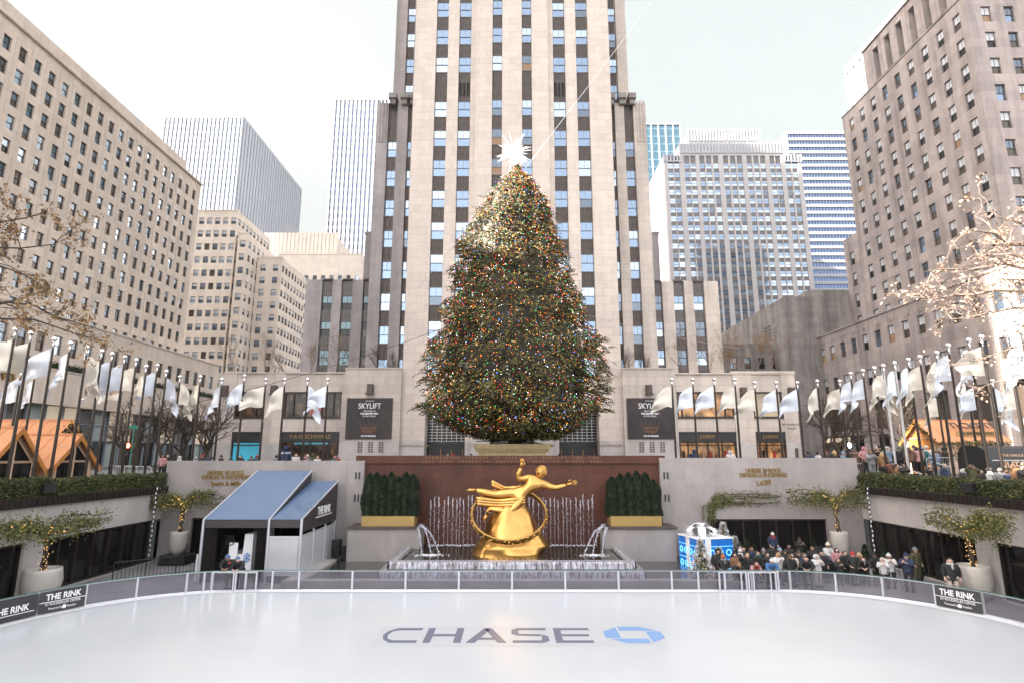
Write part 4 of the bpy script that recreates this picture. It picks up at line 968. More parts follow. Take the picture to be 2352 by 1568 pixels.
# planters with arborvitae
def arb(x, y, z, h, r, rng, lb):
    f = MB(); t = thing('arborvitae', lb, 'shrub', (x, y, z), 'clipped arborvitae in the gold planters')
    for _ in range(2300):
        k = rng.random()**.85; rr = r*(1-k**5.5)*(.75+.25*rng.random())*(1+.15*sin(k*9+x*3)); a = rng.random()*2*pi
        f.leaf(Vector((x+rr*cos(a), y+rr*sin(a), z+k*h)), .13, .07, 1 if rng.random() < .25 else 0, rng, up=Vector((cos(a)*.4, sin(a)*.4, rng.uniform(.4, 1))).normalized())
    f.lathe((x, y, z), [(r*.8, 0), (r*.8, h*.6), (r*.6, h*.85), (.02, h*.95)], 10, 0)
    f.build('foliage', [M['arbor'], M['arbor2']], t)
    f = MB(); f.tube([(x, y, z-.15), (x, y, z+.2)], .05, 6); f.build('stem', M['bark'], t)
for sg, nm in ((-1, 'left'), (1, 'right')):
    xi, xo = (P(965, 1208, 36).x, P(800, 1208, 36).x) if sg < 0 else (P(1388, 1210, 36).x, P(1520, 1210, 36).x+.8)
    a, b = min(xi, xo), max(xi, xo); zt_ = P(900, 1209, 36).z
    f = MB(); f.box(a, 35.9, 0, b, WY-.13, zt_-.12); f.box(a-.05 if sg < 0 else a-.1, 35.8, zt_-.12, b+.1, WY-.13, zt_+.02, 1)
    tag(f.build('planter_ledge', [M['granite'], M['spandrel']], loc=((a+b)/2, 36, 0)), 'grey granite ledge under the gold planter %s of the fountain' % nm, 'ledge')
    xa_, xb_ = (P(831, 1187, 36.1).x, P(952, 1187, 36.1).x) if sg < 0 else (P(1402, 1187, 36.1).x, P(1519, 1187, 36.1).x)
    f = MB(); zp = zt_+.03; f.box(xa_, 36.05, zp, xb_, 37.3, zp+.58)
    tag(f.build('planter_box', M['goldsat'], loc=(xa_, 36, zp)), 'long satin gold planter box %s of the fountain' % nm, 'planter')
    n = 7 if sg < 0 else 6
    for k in range(n):
        ords = ['first', 'second', 'third', 'fourth', 'fifth', 'sixth', 'seventh'][k]
        hz = (2.55, 2.6, 2.45, 2.65, 2.35, 2.6, 2.5)[k] if sg < 0 else (2.35, 2.55, 2.6, 2.7, 2.6, 2.15)[k]
        x = xa_+.25+(xb_-xa_-.5)*k/(n-1)
        arb(x, 36.65, zp+.5, hz, .43, random.Random(40+k+9*sg), 'dark green arborvitae, %s from the left in the gold planter %s of the fountain' % (ords, nm))
# fountain basins
FB = thing('fountain_basin', 'stepped dark granite fountain basin with water sheeting over its rims', 'fountain', (0, 34, 0))
f = MB()
def rim(mb, x, y0, y1, z, zb, w=.45, ch=0):
    pts = [(-x, y1), (-x, y0), (x, y0), (x, y1)]
    mb.box(-x, y0, zb, x, y0+w, z); mb.box(-x, y0+w, zb, -x+w, y1, z); mb.box(x-w, y0+w, zb, x, y1, z)
rim(f, 6.35, 31.2, 35.8, 1.12, -.03); rim(f, 6.75, 30.85, 35.85, .72, -.03, .35); f.build('upper_basin', M['basin'], FB)
f = MB(); f.box(-11.4, 29.95, -.03, 11.4, 30.5, .42); f.box(-11.4, 30.5, -.03, -10.5, 36, .42); f.box(10.5, 30.5, -.03, 11.4, 36, .42); f.build('lower_curb', M['granitel'], FB)
f = MB(); f.box(-5.9, 31.6, -.02, 5.9, WY-.3, 1.02)
o = f.build('water', mat('pool_water_dark', (.018, .022, .016), .04, 0, .3, 4, spec=.8, bump=.25), FB)
f = MB(); f.quad((-10.5, 30.5, .3), (10.5, 30.5, .3), (10.5, WY-.2, .3), (-10.5, WY-.2, .3)); f.build('lower_water', mat('pool_water_brown', (.05, .045, .04), .06, 0, .3, 4, spec=.8, bump=.25), FB)
M['sheet'] = None
m, nt, b = newmat('falling_water'); ge = N(nt, 'ShaderNodeNewGeometry'); mp = N(nt, 'ShaderNodeMapping'); mp.inputs['Scale'].default_value = (6, 6, .5); L(nt, ge.outputs['Position'], mp.inputs[0])
nz = N(nt, 'ShaderNodeTexNoise', Scale=1.6, Detail=5.0, Roughness=.7); L(nt, mp.outputs[0], nz.inputs[0]); cr = N(nt, 'ShaderNodeValToRGB'); cr.color_ramp.elements[0].position = .38; cr.color_ramp.elements[1].position = .68
cr.color_ramp.elements[0].color = (.10, .085, .085, 1); cr.color_ramp.elements[1].color = (.7, .7, .82, 1); L(nt, nz.outputs['Fac'], cr.inputs[0]); L(nt, cr.outputs[0], b.inputs['Base Color']); b.inputs['Roughness'].default_value = .15; M['sheet'] = m
f = MB()
for x, y0, y1, zt_, zb, fl in ((6.35, 31.2, 35.8, 1.125, .74, .1), (6.75, 30.85, 35.85, .725, .31, .12)):
    # rounded lip and curtain on the three open sides
    n = 60
    def side(p0, p1, nx, ny):
        for k in range(n):
            for q in range(6):
                def pp(i, q):
                    s = i/n; base = Vector((p0[0]+(p1[0]-p0[0])*s, p0[1]+(p1[1]-p0[1])*s, 0)); fr = q/6
                    w = .03*noise.noise(Vector((base.x*5, base.y*5, q*.5)))
                    if q == 0: return (base.x-nx*.3, base.y-ny*.3, zt_+.005)
                    off = fl*sqrt(fr)+w+.02; return (base.x+nx*off, base.y+ny*off, zt_+.01-(zt_-zb)*fr**1.6)
                f.quad(pp(k, q+1), pp(k+1, q+1), pp(k+1, q), pp(k, q))
    side((-x, y0), (x, y0), 0, -1); side((-x, y1), (-x, y0), -1, 0); side((x, y0), (x, y1), 1, 0)
f.build('water_sheet', M['sheet'], FB, True)
def blob(mb, x, y, z, rx, ry, n, rng, mi=0):
    for _ in range(n):
        a = rng.random()*2*pi; r = abs(rng.gauss(0, .55)); s = rng.uniform(.012, .05)
        mb.ball((x+rx*r*cos(a), y+ry*r*sin(a), z+rng.random()*.02), s, 6, mi, .4)
f = MB()
for k in range(1100): x = rs.uniform(-6.8, 6.8); f.ball((x, rs.uniform(30.6, 30.78), .31), rs.uniform(.02, .06), 5, 0, .6)
blob(f, -4.6, 33.6, 1.03, .9, .45, 260, rs); blob(f, 4.6, 33.6, 1.03, .8, .45, 220, rs)
for k in range(420): f.ball((rs.uniform(-5.3, 5.3), 37.5-abs(rs.gauss(0, .3)), 1.03), rs.uniform(.012, .05), 5, 0, .5)
f.build('foam', M['foam'], FB)['kind'] = 'stuff'
f = MB()   # row of jets climbing and falling along the red wall
mj = clear_glass('spray', (.95, .95, 1), .2, .55, (.85, .85, .95))
ztj = P(1100, 1135, 37.6).z; xj0, xj1 = P(992, 1135, 37.6).x, P(1358, 1135, 37.6).x
for k in range(40):
    x = xj0+(xj1-xj0)*k/39+rs.uniform(-.06, .06); top = ztj+rs.uniform(-.3, .05)
    pts = []; z = 1.0
    while z < top: pts.append((x+rs.uniform(-.02, .02), 37.55+rs.uniform(-.03, .03), z)); z += .16
    f.tube(pts, [rs.uniform(.003, .011) if i < len(pts)*.75 else rs.uniform(.012, .03) for i in range(len(pts))], 5)
    for q in range(46): z = 1.0+(top-1.0)*rs.random()**.6; f.ball((x+rs.gauss(0, .05), 37.5+rs.uniform(-.08, .05), z), rs.uniform(.006, .022), 5)
for sg in (-1, 1):
    for q, (ex, vy) in enumerate(((4.55, .0), (4.1, .5), (5.1, -.2))):
        x0_, z0_ = sg*5.75, 2.15; pts = []
        for k in range(22):
            s = k/21; pts.append((x0_+(sg*ex-x0_)*s+rs.uniform(-.012, .012), 35.9-2.0*s+rs.uniform(-.01, .01), z0_+(.9-q*.25)*s*4*(1-s)*.5-(z0_-1.02)*s*s))
        f.tube(pts, [.006+.006*(i % 3) for i in range(22)], 5)
        for k in range(170): p = pts[rs.randrange(4, 22)]; f.ball((p[0]+rs.gauss(0, .04), p[1]+rs.gauss(0, .04), p[2]+rs.gauss(0, .05)), rs.uniform(.008, .02), 5)
f.build('jets', mj, FB)
f = MB()
for k in range(26): x = -3.6+7.2*k/25; f.tube([(x, 32.0, 1.0), (x, 32.0, 1.14)], .035, 6)
f.build('nozzles', M['spandrel'], FB)
# ---- rink barrier ----
def path_at_px(px):
    best = None
    for i in range(len(RP)-1):
        for k in range(20):
            s = k/20; x = RP[i][0]+(RP[i+1][0]-RP[i][0])*s; y = RP[i][1]+(RP[i+1][1]-RP[i][1])*s
            q = proj(x, y, .5)
            if y < 14 or not q: continue
            e = abs(q[0]-px)
            if best is None or e < best[0]: best = (e, x, y)
    return best[1:]
pxs = [-190, -95, 0-12, 84, 196, 314, 428, 468, 486, 591, 602, 663, 790.5, 919.4, 1047.6, 1175, 1303, 1431, 1557, 1631, 1649, 1715, 1786, 1815, 1920, 2028, 2148, 2259, 2370, 2465]
bp = [(-20.3, 12.5), (-20.3, 15.2), (-20.3, 18)] + [path_at_px(p) for p in pxs if -60 < p < 2400] + [(20.3, 18), (20.3, 15.2), (20.3, 12.5)]
bp = [bp[i] for i in range(len(bp)) if i == 0 or (Vector(bp[i])-Vector(bp[i-1])).length > .12]
RBAR = thing('rink_barrier', 'clear low ice rink barrier with aluminium posts and thin green top rail', 'rink barrier', (0, 29.6, 0))
M['green'] = mat('green_rail', (.03, .12, .09), .4)
for i in range(len(bp)-1):
    a, b = Vector((*bp[i], 0)), Vector((*bp[i+1], 0)); l = (b-a).length
    n = max(1, int(l/.7)) if abs(a.x) > 13 else 1
    f = MB()
    # follow the curve inside one panel
    seg = [a]
    if n > 1:
        ia = min(range(len(RP)), key=lambda q: (Vector((*RP[q], 0))-a).length); ib = min(range(len(RP)), key=lambda q: (Vector((*RP[q], 0))-b).length)
        for q in range(ia+4, ib-3, 6): seg.append(Vector((*RP[q], 0)))
    seg.append(b); up = Vector((0, 0, 1))
    for k in range(len(seg)-1): f.quad(seg[k]+up*.1, seg[k+1]+up*.1, seg[k+1]+up*.98, seg[k]+up*.98)
    f.build('panel', M['barglass'], RBAR)
    f = MB(); f.tube([s+up*.985 for s in seg], .018, 6); f.build('top_rail', M['green'], RBAR)
    f = MB(); f.tube([s+up*.06 for s in seg], .045, 4); f.build('bottom_rail', M['alu'], RBAR); f = MB(); f.tube([s+up*.95 for s in seg], .02, 4); f.build('upper_rail', M['alu'], RBAR)
for p in bp:
    f = MB(); tdir = 0; f.box(-.045, -.04, 0, .045, .04, .97, 0, Matrix.Translation((p[0], p[1], 0)) @ Matrix.Rotation(atan2(p[1]-20, p[0])-pi/2 if abs(p[0]) > 13.2 else 0, 4, 'Z')); f.build('post', M['alu'], RBAR)
# gate leaves in the barrier
def gate(px0, px1, lb):
    x0, x1 = P(px0, 1340, 29.45).x, P(px1, 1340, 29.45).x; t = thing('rink_gate', lb, 'gate', ((x0+x1)/2, 29.45, 0)); f = MB()
    xs = [x0, (x0+x1)/2, x1]
    for a, b in zip(xs[:-1], xs[1:]):
        a += .02; b -= .02
        f.box(a, 29.42, .05, a+.07, 29.48, .95); f.box(b-.07, 29.42, .05, b, 29.48, .95); f.box(a+.07, 29.42, .05, b-.07, 29.48, .12); f.box(a+.07, 29.42, .89, b-.07, 29.48, .95)
        if px0 > 1000: f.box(a+.25, 29.42, .12, a+.31, 29.48, .89); f.box(b-.31, 29.42, .12, b-.25, 29.48, .89)
    f.build('frame', M['alu'], t)
gate(1650, 1785, 'aluminium double gate in the rink barrier in front of the crowd')
gate(486, 591, 'aluminium gate in the rink barrier where the two men in blue caps lean')
# banners on the barrier
M['banner'] = mat('dark_banner', (.03, .028, .033), .4, 0, .1, 2)
def banner(pa, pb, full, lb):
    a = Vector((*path_at_px(pa), 0)); b = Vector((*path_at_px(pb), 0)); c = (a+b)/2; d = (b-a).normalized(); nrm = Vector((d.y, -d.x, 0))
    if nrm.dot(Vector((0, 20, 0))-c) < 0: nrm = -nrm
    c = c+nrm*.12; w = (b-a).length*.97; th = atan2(d.y, d.x)
    t = thing('rink_banner', lb, 'banner', tuple(c)); t_ = Matrix.Translation(c) @ Matrix.Rotation(th, 4, 'Z')
    f = MB(); f.box(-w/2, -.01, .1, w/2, .01, .93, 0, t_); f.build('panel', M['banner'], t)
    TM = t_ @ Matrix.Translation((0, -.02, 0)) @ Matrix.Rotation(pi/2, 4, 'X')
    z0 = .70 if full else .5; x0 = 0 if full else -.25
    text('lettering', 'THE RINK', .34, M['white'], TM @ Matrix.Translation((x0, z0, 0)), t, .004, .008, sx=.85)
    f = MB(); f.box(x0-.85, -.03, z0-.19, x0+.85, -.015, z0-.165, 0, t_); f.build('underline', M['white'], t)
    if full:
        text('lettering', 'AT ROCKEFELLER CENTER', .145, M['white'], TM @ Matrix.Translation((0, .43, 0)), t, .004, 0, fit=w*.78)
        text('lettering', 'Presented by      freedom', .125, M['white'], TM @ Matrix.Translation((0, .25, 0)), t, .004, 0, fit=w*.6)
        f = MB(); f.tube([t_ @ Vector((.06, -.03, .25)), t_ @ Vector((.06, -.02, .25))], .08, 12); f.build('emblem', M['white'], t)
banner(86, 194, True, 'dark rink banner with lettering on the left curve of the barrier, beside the potted vine')
banner(-12, 82, False, 'dark rink banner with lettering at the left edge of the photo')
banner(2150, 2257, True, 'dark rink banner with lettering on the right curve of the barrier')
# ---- awning over the ice resurfacer ----
AW = thing('awning', 'blue-grey sloping vinyl awning over frosted panels against the left granite wall', 'awning', (-14.5, 34, 0))
ya, yb = 31.5, 37.6; X0, X1, X2 = -16.35, -12.87, -11.15; ze = P(540, 1192, ya).z; z1, z2 = P(660, 1080, yb).z, P(700, 1104, yb).z
def slab(mb, x0, x1, zb, n=14, wr=0):
    for i in range(n):
        for j in range(n):
            def q(i, j):
                s, t = i/n, j/n; x = x0+(x1-x0)*s; y = ya+(yb-ya)*t; z = ze+(zb-ze)*t - .1*sin(pi*s)*sin(pi*t) + wr*noise.noise(Vector((x*1.8+y*1.1, y*.35, 1)))*sin(pi*s)*sin(pi*t); return (x, y, z)
            mb.quad(q(i, j), q(i+1, j), q(i+1, j+1), q(i, j+1))
f = MB(); slab(f, X0, X1, z1); slab(f, X1+.03, X2, z2, 24, .16); f.build('roof_sheet', M['tent'], AW, True)
f = MB(); f.box(X0, ya-.03, ze-.42, X1, ya, ze-.02); f.box(X1+.03, ya-.03, ze-.42, X2, ya, ze-.02)
f.poly([(X2, ya, ze), (X2, yb, z2), (X2, yb, 2.5), (X2, ya, 2.5)][::-1]); f.poly([(X1, ya, ze), (X1, yb, z1), (X1, yb, z2-.1), (X1, ya, ze-.1)][::-1]); f.poly([(X0, ya, ze), (X0, yb, z1), (X0, yb, 0), (X0, ya+.1, 0)])
f.build('valance', M['tentdk'], AW)
f = MB()
for x, zb in ((X0, z1), (X1, z1), (X2, z2)): f.tube([(x, ya-.02, ze), (x, yb, zb+.02)], .05, 8)
for x in (X0, X1, X2): f.tube([(x, ya, 0), (x, ya, ze)], .075, 8)
for y in (33.5, 35.5, 37.4): f.tube([(X2, y, 0), (X2, y, 2.5)], .05, 8)
f.box(X1, ya-.02, 2.25, X2, ya+.05, 2.33); f.box(X2-.03, ya, 2.3, X2+.03, yb, 2.36); f.box(X1, ya-.02, .35, X2, ya+.04, .4)
f.build('frame', M['alu'], AW)
f = MB(); f.box(X1+.08, ya, .4, X2-.08, ya+.03, 2.25); f.build('front_panel', M['frost'], AW)
f = MB()
for a, b in ((ya+.1, 33.45), (33.55, 35.45), (35.55, 37.35)): f.box(X2-.015, a, .1, X2+.015, b, 2.3)
f.build('side_panel', M['frost'], AW)
for x0_, x1_ in ((X0+.05, X0+.75), (X1-.65, X1-.08)):
    f = MB(); n = 14
    for k in range(n):
        a = x0_+(x1_-x0_)*k/n; b = x0_+(x1_-x0_)*(k+1)/n; d = .12
        f.quad((a, ya+.12+d*(k % 2), .05), (b, ya+.12+d*((k+1) % 2), .05), (b*.98+x0_*.02, ya+.12+d*((k+1) % 2), ze-.3), (a, ya+.12+d*(k % 2), ze-.3))
    f.build('curtain', M['tentdk'], AW)
text('lettering', 'THE RINK', .62, M['white'], MT(X2+.02, 35.1, 3.35, pi/2) @ Matrix.Rotation(0, 4, 'Z'), AW, .01, .015, sx=.85)
f = MB(); f.box(X2+.005, 33.7, 3.02, X2+.03, 36.6, 3.07); f.build('underline', M['white'], AW)
# ice resurfacer inside
IR = thing('ice_resurfacer', 'white ice resurfacer with black seat and snowflake panel parked inside the awning', 'ice resurfacer', (-14.9, 33.5, 0))
f = MB(); f.box(-15.3, 32.3, .3, -14.2, 35.3, 1.3); f.box(-15.2, 32.2, .55, -14.75, 32.29, 1.9); f.prism([(-14.5, 0), (-13.95, 0), (-13.95, 2.0), (-14.4, 2.0)], 32.2, 35, 0, Matrix(((1, 0, 0, 0), (0, 0, 1, 0), (0, 1, 0, .35), (0, 0, 0, 1)))); f.build('body', M['white'], IR)
f = MB(); f.box(-16.2, 32.6, .3, -15.4, 33.4, .9); f.box(-16.15, 33.2, .9, -15.45, 33.4, 2.15); f.build('seat', M['black'], IR)
f = MB(); f.tube([(-15.15+.22*cos(a*pi/8), 32.15, 2.0+.22*sin(a*pi/8)) for a in range(17)], .025, 6); f.tube([(-15.35, 32.15, 2.0), (-14.95, 32.15, 2.0)], .02, 5); f.build('steering_wheel', M['black'], IR)
f = MB()
for k in range(6):
    a = k*pi/3+pi/6; x, z = -14.2, 1.15; f.tube([(x, 32.16, z), (x+.2*cos(a), 32.16, z+.26*sin(a))], .018, 4)
    for s in (-.4, .4): f.tube([(x+.12*cos(a), 32.16, z+.16*sin(a)), (x+.19*cos(a+s), 32.16, z+.25*sin(a+s))], .014, 4)
f.build('snowflake_mark', mat('blue_print', (.06, .22, .6), .4), IR)
f = MB()
for sx in (-15.25, -14.1):
    for y in (32.7, 34.8): f.tube([(sx-.1, y, .32), (sx+.1, y, .32)], .32, 14)
f.build('wheel', M['black'], IR)
for k, x in enumerate((-16.75, -16.6)):
    f = MB(); f.box(x, 31.9, 0, x+.08, 32.0, 1.35-.1*k); f.box(x-.02, 31.88, 0, x+.1, 32.02, .08); tag(f.build('board_panel', M['white'], loc=(x, 31.9, 0)), ('taller' if k == 0 else 'shorter')+' white barrier board standing behind the left awning curtain', 'board')
f = MB(); f.tube([(-15.95, 32.0, 0), (-15.95, 32.0, 2.2)], .02, 6); f.box(-16.1, 31.98, 0, -15.8, 32.02, .25); tag(f.build('shovel', M['woodor'], loc=(-15.95, 32, 0)), 'long orange-handled shovel upright beside the black seat', 'shovel')
# speakers, curbs
for x, y, w, h, lb in ((-10.9, 37.2, .5, .95, 'tall black loudspeaker in the corner right of the awning'), (-10.2, 36.9, .45, .6, 'small black monitor speaker at the foot of the left granite ledge'), (10.9, 36.9, .4, .9, 'black loudspeaker left of the blue gift box')):
    f = MB(); f.box(x-w/2, y-.25, .42, x+w/2, y+.25, .42+h); f.box(x-w/2+.05, y-.27, .5, x+w/2-.05, y-.25, .42+h-.07); tag(f.build('loudspeaker', M['black'], loc=(x, y, .42)), lb, 'loudspeaker')
f = MB(); f.box(-20, 31.5, 0, -15, 31.7, 0); 
# ---- gift box ----
GB = thing('gift_box', 'giant bright blue gift box with white ribbons and a big bow beside the crowd', 'gift box', (13, 34, 0))
gx0, gx1, gy = P(1588, 1230, 33.0).x, P(1683, 1225, 34.2).x, 33.0
gx0 = P(1580, 1260, 33.2).x; gx1 = P(1690, 1240, 33.6).x; gz = P(1640, 1238, 33.2).z
MG = Matrix.Translation(((gx0+gx1)/2, 34.6, 0)) @ Matrix.Rotation(.22, 4, 'Z'); w = (gx1-gx0)*.38
f = MB(); f.box(-w, -w, 0, w, w, gz, 0, MG); f.build('box', M['blue'], GB)
f = MB()
for s in (-1, 1): f.box(s*w*.42-.17, -w-.03, 0, s*w*.42+.17, w+.03, gz+.04, 0, MG) if s < 0 else f.box(-w-.03, -.2, 0, w+.03, .2, gz+.045, 0, MG)
f.box(-w-.05, -w-.05, gz-.02, w+.05, w+.05, gz+.03, 0, MG); f.build('ribbon', M['white'], GB)
mi_ = mat('light_blue_print', (.18, .5, .85), .4, emit=(.1, .4, .8), es=.3)
f = MB()
for i in range(3):
    for j in range(4):
        for sd in (0, 1):
            T_ = MG @ (Matrix.Identity(4) if sd == 0 else Matrix.Rotation(-pi/2, 4, 'Z'))
            cx_, cz_ = -w+.33+j*(2*w-.6)/3, .45+i*.72
            if cz_ > gz-.3: continue
            f.box(cx_-.3, -w-.02, cz_+.32, cx_+.3, -w, cz_+.345, 0, T_)
            f.tube([T_ @ Vector((cx_+.15*cos(a*pi/6), -w-.02, cz_+.15*sin(a*pi/6))) for a in range(13)], .03, 4)
f.build('emblem_print', [mi_], GB)
f = MB(); c = MG @ Vector((-w*.2, 0, gz+.1)); br = random.Random(2)
for k in range(11):
    a = 2*pi*k/7+.3*(k > 6); el = .25 if k < 7 else .95; L_ = .95 if k < 7 else .7; d = Vector((cos(a)*cos(el), sin(a)*cos(el), sin(el))); sd = Vector((-sin(a), cos(a), 0))*.2; u_ = d.cross(sd).normalized()
    prev = None
    for q in range(13):
        ph = 2*pi*q/12; p = c+d*(L_*.5*(1-cos(ph)))+u_*(.3*sin(ph)); 
        if prev is not None: f.quad(prev-sd, p-sd, p+sd, prev+sd)
        prev = p
f.build('bow', M['white'], GB, True)
text('box_lettering', 'freedom', .2, M['white'], MG @ Matrix.Translation((-w*.2-.55, -w-.03, gz-.3)) @ Matrix.Rotation(pi/2, 4, 'X'), GB, .003, .003)
def flocked(x, y, h, r, lb, seed):
    t = thing('flocked_tree', lb, 'christmas tree', (x, y, 0), 'snow-flocked trees by the gift box'); g = random.Random(seed); f = MB(); li = MB()
    for _ in range(int(1500*h/2)):
        k = g.random()**.75; a = g.random()*2*pi; lay = 1+.22*sin(k*34); rr = r*(1-k)*lay*(.55+.45*g.random()); p = Vector((x+rr*cos(a), y+rr*sin(a), .2+k*(h-.2)))
        d = Vector((cos(a), sin(a), -.25+.5*g.random())).normalized(); f.leaf(p, .16, .06, 0 if g.random() < .75 else 1, g, up=d)
    for _ in range(130): k = g.random(); a = g.random()*2*pi; rr = r*(1-k)*1.0; li.ball((x+rr*cos(a), y+rr*sin(a), .2+k*(h-.2)), .012, 4)
    f.lathe((x, y, .15), [(r*.6, 0), (.02, h*.9)], 10, 1); f.build('foliage', [M['snowtree'], M['hedge']], t); li.build('fairy_lights', M['fairy'], t)['kind'] = 'stuff'
    f = MB(); f.tube([(x, y, 0), (x, y, .4)], .05, 6); f.tube([(x, y, h), (x, y, h+.22)], .015, 5); f.build('trunk', M['bark'], t)
p1 = P(1612, 1300, 30.9); flocked(p1.x, 30.9, P(1612, 1238, 30.9).z, .72, 'tallest white flocked tree in front of the blue gift box', 1)
p2 = P(1668, 1200, 36); flocked(p2.x, 36.6, P(1668, 1198, 36.6).z, .85, 'white flocked tree behind the blue gift box, against the dark window', 2)
p3 = P(1650, 1270, 32.5); flocked(p3.x, 32.4, P(1650, 1256, 32.4).z, .5, 'small white flocked tree right in front of the gift box ribbon', 3)
p4 = P(1690, 1250, 35.2); flocked(p4.x, 35.3, P(1690, 1230, 35.3).z, .5, 'small white flocked tree behind the right corner of the gift box', 4)
# dark conifers by the windows
for k, (px, py, X_, Y_) in enumerate(((1700, 1245, None, 37.2), (1716, 1240, None, 37.2), (1731, 1250, None, 37.2), (1845, 1255, None, 37.0), (1868, 1240, None, 37.0), (1886, 1250, None, 37.0), (1985, 1250, 21.6, None), (2030, 1255, 21.6, None), (2105, 1270, 21.5, None))):
    p = P(px, py, Y_) if Y_ else S(px, py, X_); h = max(.9, p.z); r = .38; g = random.Random(70+k)
    t = thing('potted_conifer', 'small dark cone-shaped conifer, number %d from the left along the restaurant windows on the right' % (k+1), 'conifer', (p.x, p.y, 0), 'small conifers along the restaurant windows'); f = MB()
    t['label'] = ['small dark conifer, %s of those along the right restaurant windows', ][0] % ('leftmost', 'second from the left', 'third from the left', 'fourth from the left', 'fifth, middle one', 'fourth from the right', 'third from the right', 'second from the right', 'rightmost')[k]
    for _ in range(700): q = g.random()**.8; a = g.random()*6.28; rr = r*(1-q)*(.6+.4*g.random()); f.leaf(Vector((p.x+rr*cos(a), p.y+rr*sin(a), .25+q*(h-.25))), .12, .06, 0, g)
    f.lathe((p.x, p.y, .25), [(r*.6, 0), (.02, (h-.25)*.9)], 8, 0); f.build('foliage', [M['arbor'], M['arbor2']], t)
    f = MB(); f.lathe((p.x, p.y, 0), [(.14, 0), (.2, .3), (.17, .3)], 12); f.build('pot', M['black'], t)
# ---- big ceramic pots with lit climbing trees ----
def potted(x, y, zb, r, h, side, lb, seed, topz, spread, wallax):
    t = thing('potted_vine', lb, 'potted tree', (x, y, zb), 'tall ceramic pots with lit vines'); g = random.Random(seed)
    f = MB(); f.lathe((x, y, zb), [(.01, 0), (r*.62, 0), (r*.85, h*.25), (r, h*.6), (r*.93, h*.9), (r*.9, h), (r*.82, h), (r*.82, h-.08), (.01, h-.1)], 32); f.build('pot', M['pot'], t, True)
    tr = MB(); lf = MB(); li = MB(); base = Vector((x, y, zb+h-.1)); top = Vector((x+g.uniform(-.1, .1), y, topz))
    wx, wy = wallax; off = Vector((x, y, 0))
    stems = []
    for k in range(3):
        pts = []; 
        for q in range(9):
            s = q/8; pts.append(base.lerp(top, s)+Vector((g.gauss(0, .04)+.07*sin(k*2+s*9), g.gauss(0, .04)+.07*cos(k*2+s*9), 0)))
        tr.tube(pts, [.05*(1-.5*i/8) for i in range(9)], 6); stems.append(pts)
    arms = []
    for k in range(18):
        s = g.uniform(.72, 1); p0 = base.lerp(top, s); sd = g.choice((-1, 1)); ln = spread*g.uniform(.4, 1)*(.6+.4*s); pts = [p0]
        zz = topz+g.uniform(-.35, .45)-(0 if s > .7 else .3)
        for q in range(1, 7):
            fr = q/6; pts.append(Vector((p0.x+wx*sd*ln*fr, p0.y+wy*sd*ln*fr, p0.z+(zz-p0.z)*min(1, fr*4)+g.uniform(-.12, .12))))
        tr.tube(pts, [.02]*7, 4); arms.append(pts)
    for pts in arms:
        for i in range(1, 7):
            for _ in range(26):
                p = pts[i-1].lerp(pts[i], g.random())+Vector((g.gauss(0, .09), g.gauss(0, .05), g.gauss(-.08, .2)))
                lf.leaf(p, g.uniform(.09, .16), .09, 0 if g.random() < .7 else 1, g)
    for pts in stems:
        for i in range(8):
            for _ in range(2): p = pts[i].lerp(pts[i+1], g.random()); li.ball(p+Vector((g.gauss(0, .07), g.gauss(0, .07), 0)), .016, 4)
    for pts in arms[:7]:
        for i in range(3):
            for _ in range(3): p = pts[i].lerp(pts[i+1], g.random()); li.ball(p+Vector((g.gauss(0, .05), g.gauss(0, .05), -.05)), .016, 4)
    tr.build('branches', M['bark'], t); lf.build('foliage', [M['vine'], M['hedge2']], t); li.build('fairy_lights', M['fairy'], t)['kind'] = 'stuff'
a = G(97, 1352, 0.0); potted(-21.4, S(97, 1330, -21.4).y, 0, .78, 1.45, -1, 'big pale pot with a lit twiggy vine before the left pillar, nearest the left edge', 1, 3.3, 4.4, (.03, 1))
pp = P(405, 1290, 36.9); potted(pp.x, 36.9, .55, .55, 1.35, -1, 'tall pale pot on a black plinth with a lit vine in the far left corner', 2, 3.8, 2.9, (1, .1))
f = MB(); f.box(pp.x-.75, 36.3, 0, pp.x+.75, 37.6, .55); tag(f.build('plinth', M['black'], loc=(pp.x, 36.9, 0)), 'low black plinth under the far left pot', 'plinth')
pp = P(1934, 1290, 36.9); potted(pp.x, 36.9, .45, .55, 1.45, 1, 'tall pale pot with a lit vine in the far right corner behind the crowd', 3, 3.9, 3.6, (1, .1))
potted(21.5, S(2240, 1330, 21.5).y, 0, .72, 1.5, 1, 'big pale pot with a lit vine before the right pillar, nearest the right edge', 4, 3.4, 3.4, (.03, 1))
g = random.Random(9); lf = MB(); tr = MB()    # wall vine right of the gift box
pv = P(1620, 1200, WY-.1)
for k in range(9):
    x0_ = pv.x+g.uniform(-.3, .5); ex = g.uniform(.5, 5.5); zz = g.choice((3.5, 3.9, 4.1)); pts = [Vector((x0_, WY-.12, .3)), Vector((x0_+.1, WY-.12, 2.4)), Vector((x0_+.2, WY-.12, zz-.2))]+[Vector((x0_+.2+ex*q/4, WY-.12, zz+g.uniform(-.1, .1))) for q in range(1, 5)]
    tr.tube(pts, .02, 4)
    for i in range(1, 6):
        for _ in range(45): lf.leaf(pts[i].lerp(pts[i+1], g.random())+Vector((g.gauss(0, .12), g.gauss(0, .04), g.gauss(0, .13))), .1, .07, g.choice((0, 0, 1)), g)
t = thing('wall_vine', 'green vine trained along the right granite wall above the gift box', 'vine', (pv.x, WY-.1, 0)); lf.build('foliage', [M['vine'], M['hedge2']], t); tr.build('stems', M['bark'], t)
g = random.Random(19); lf = MB()
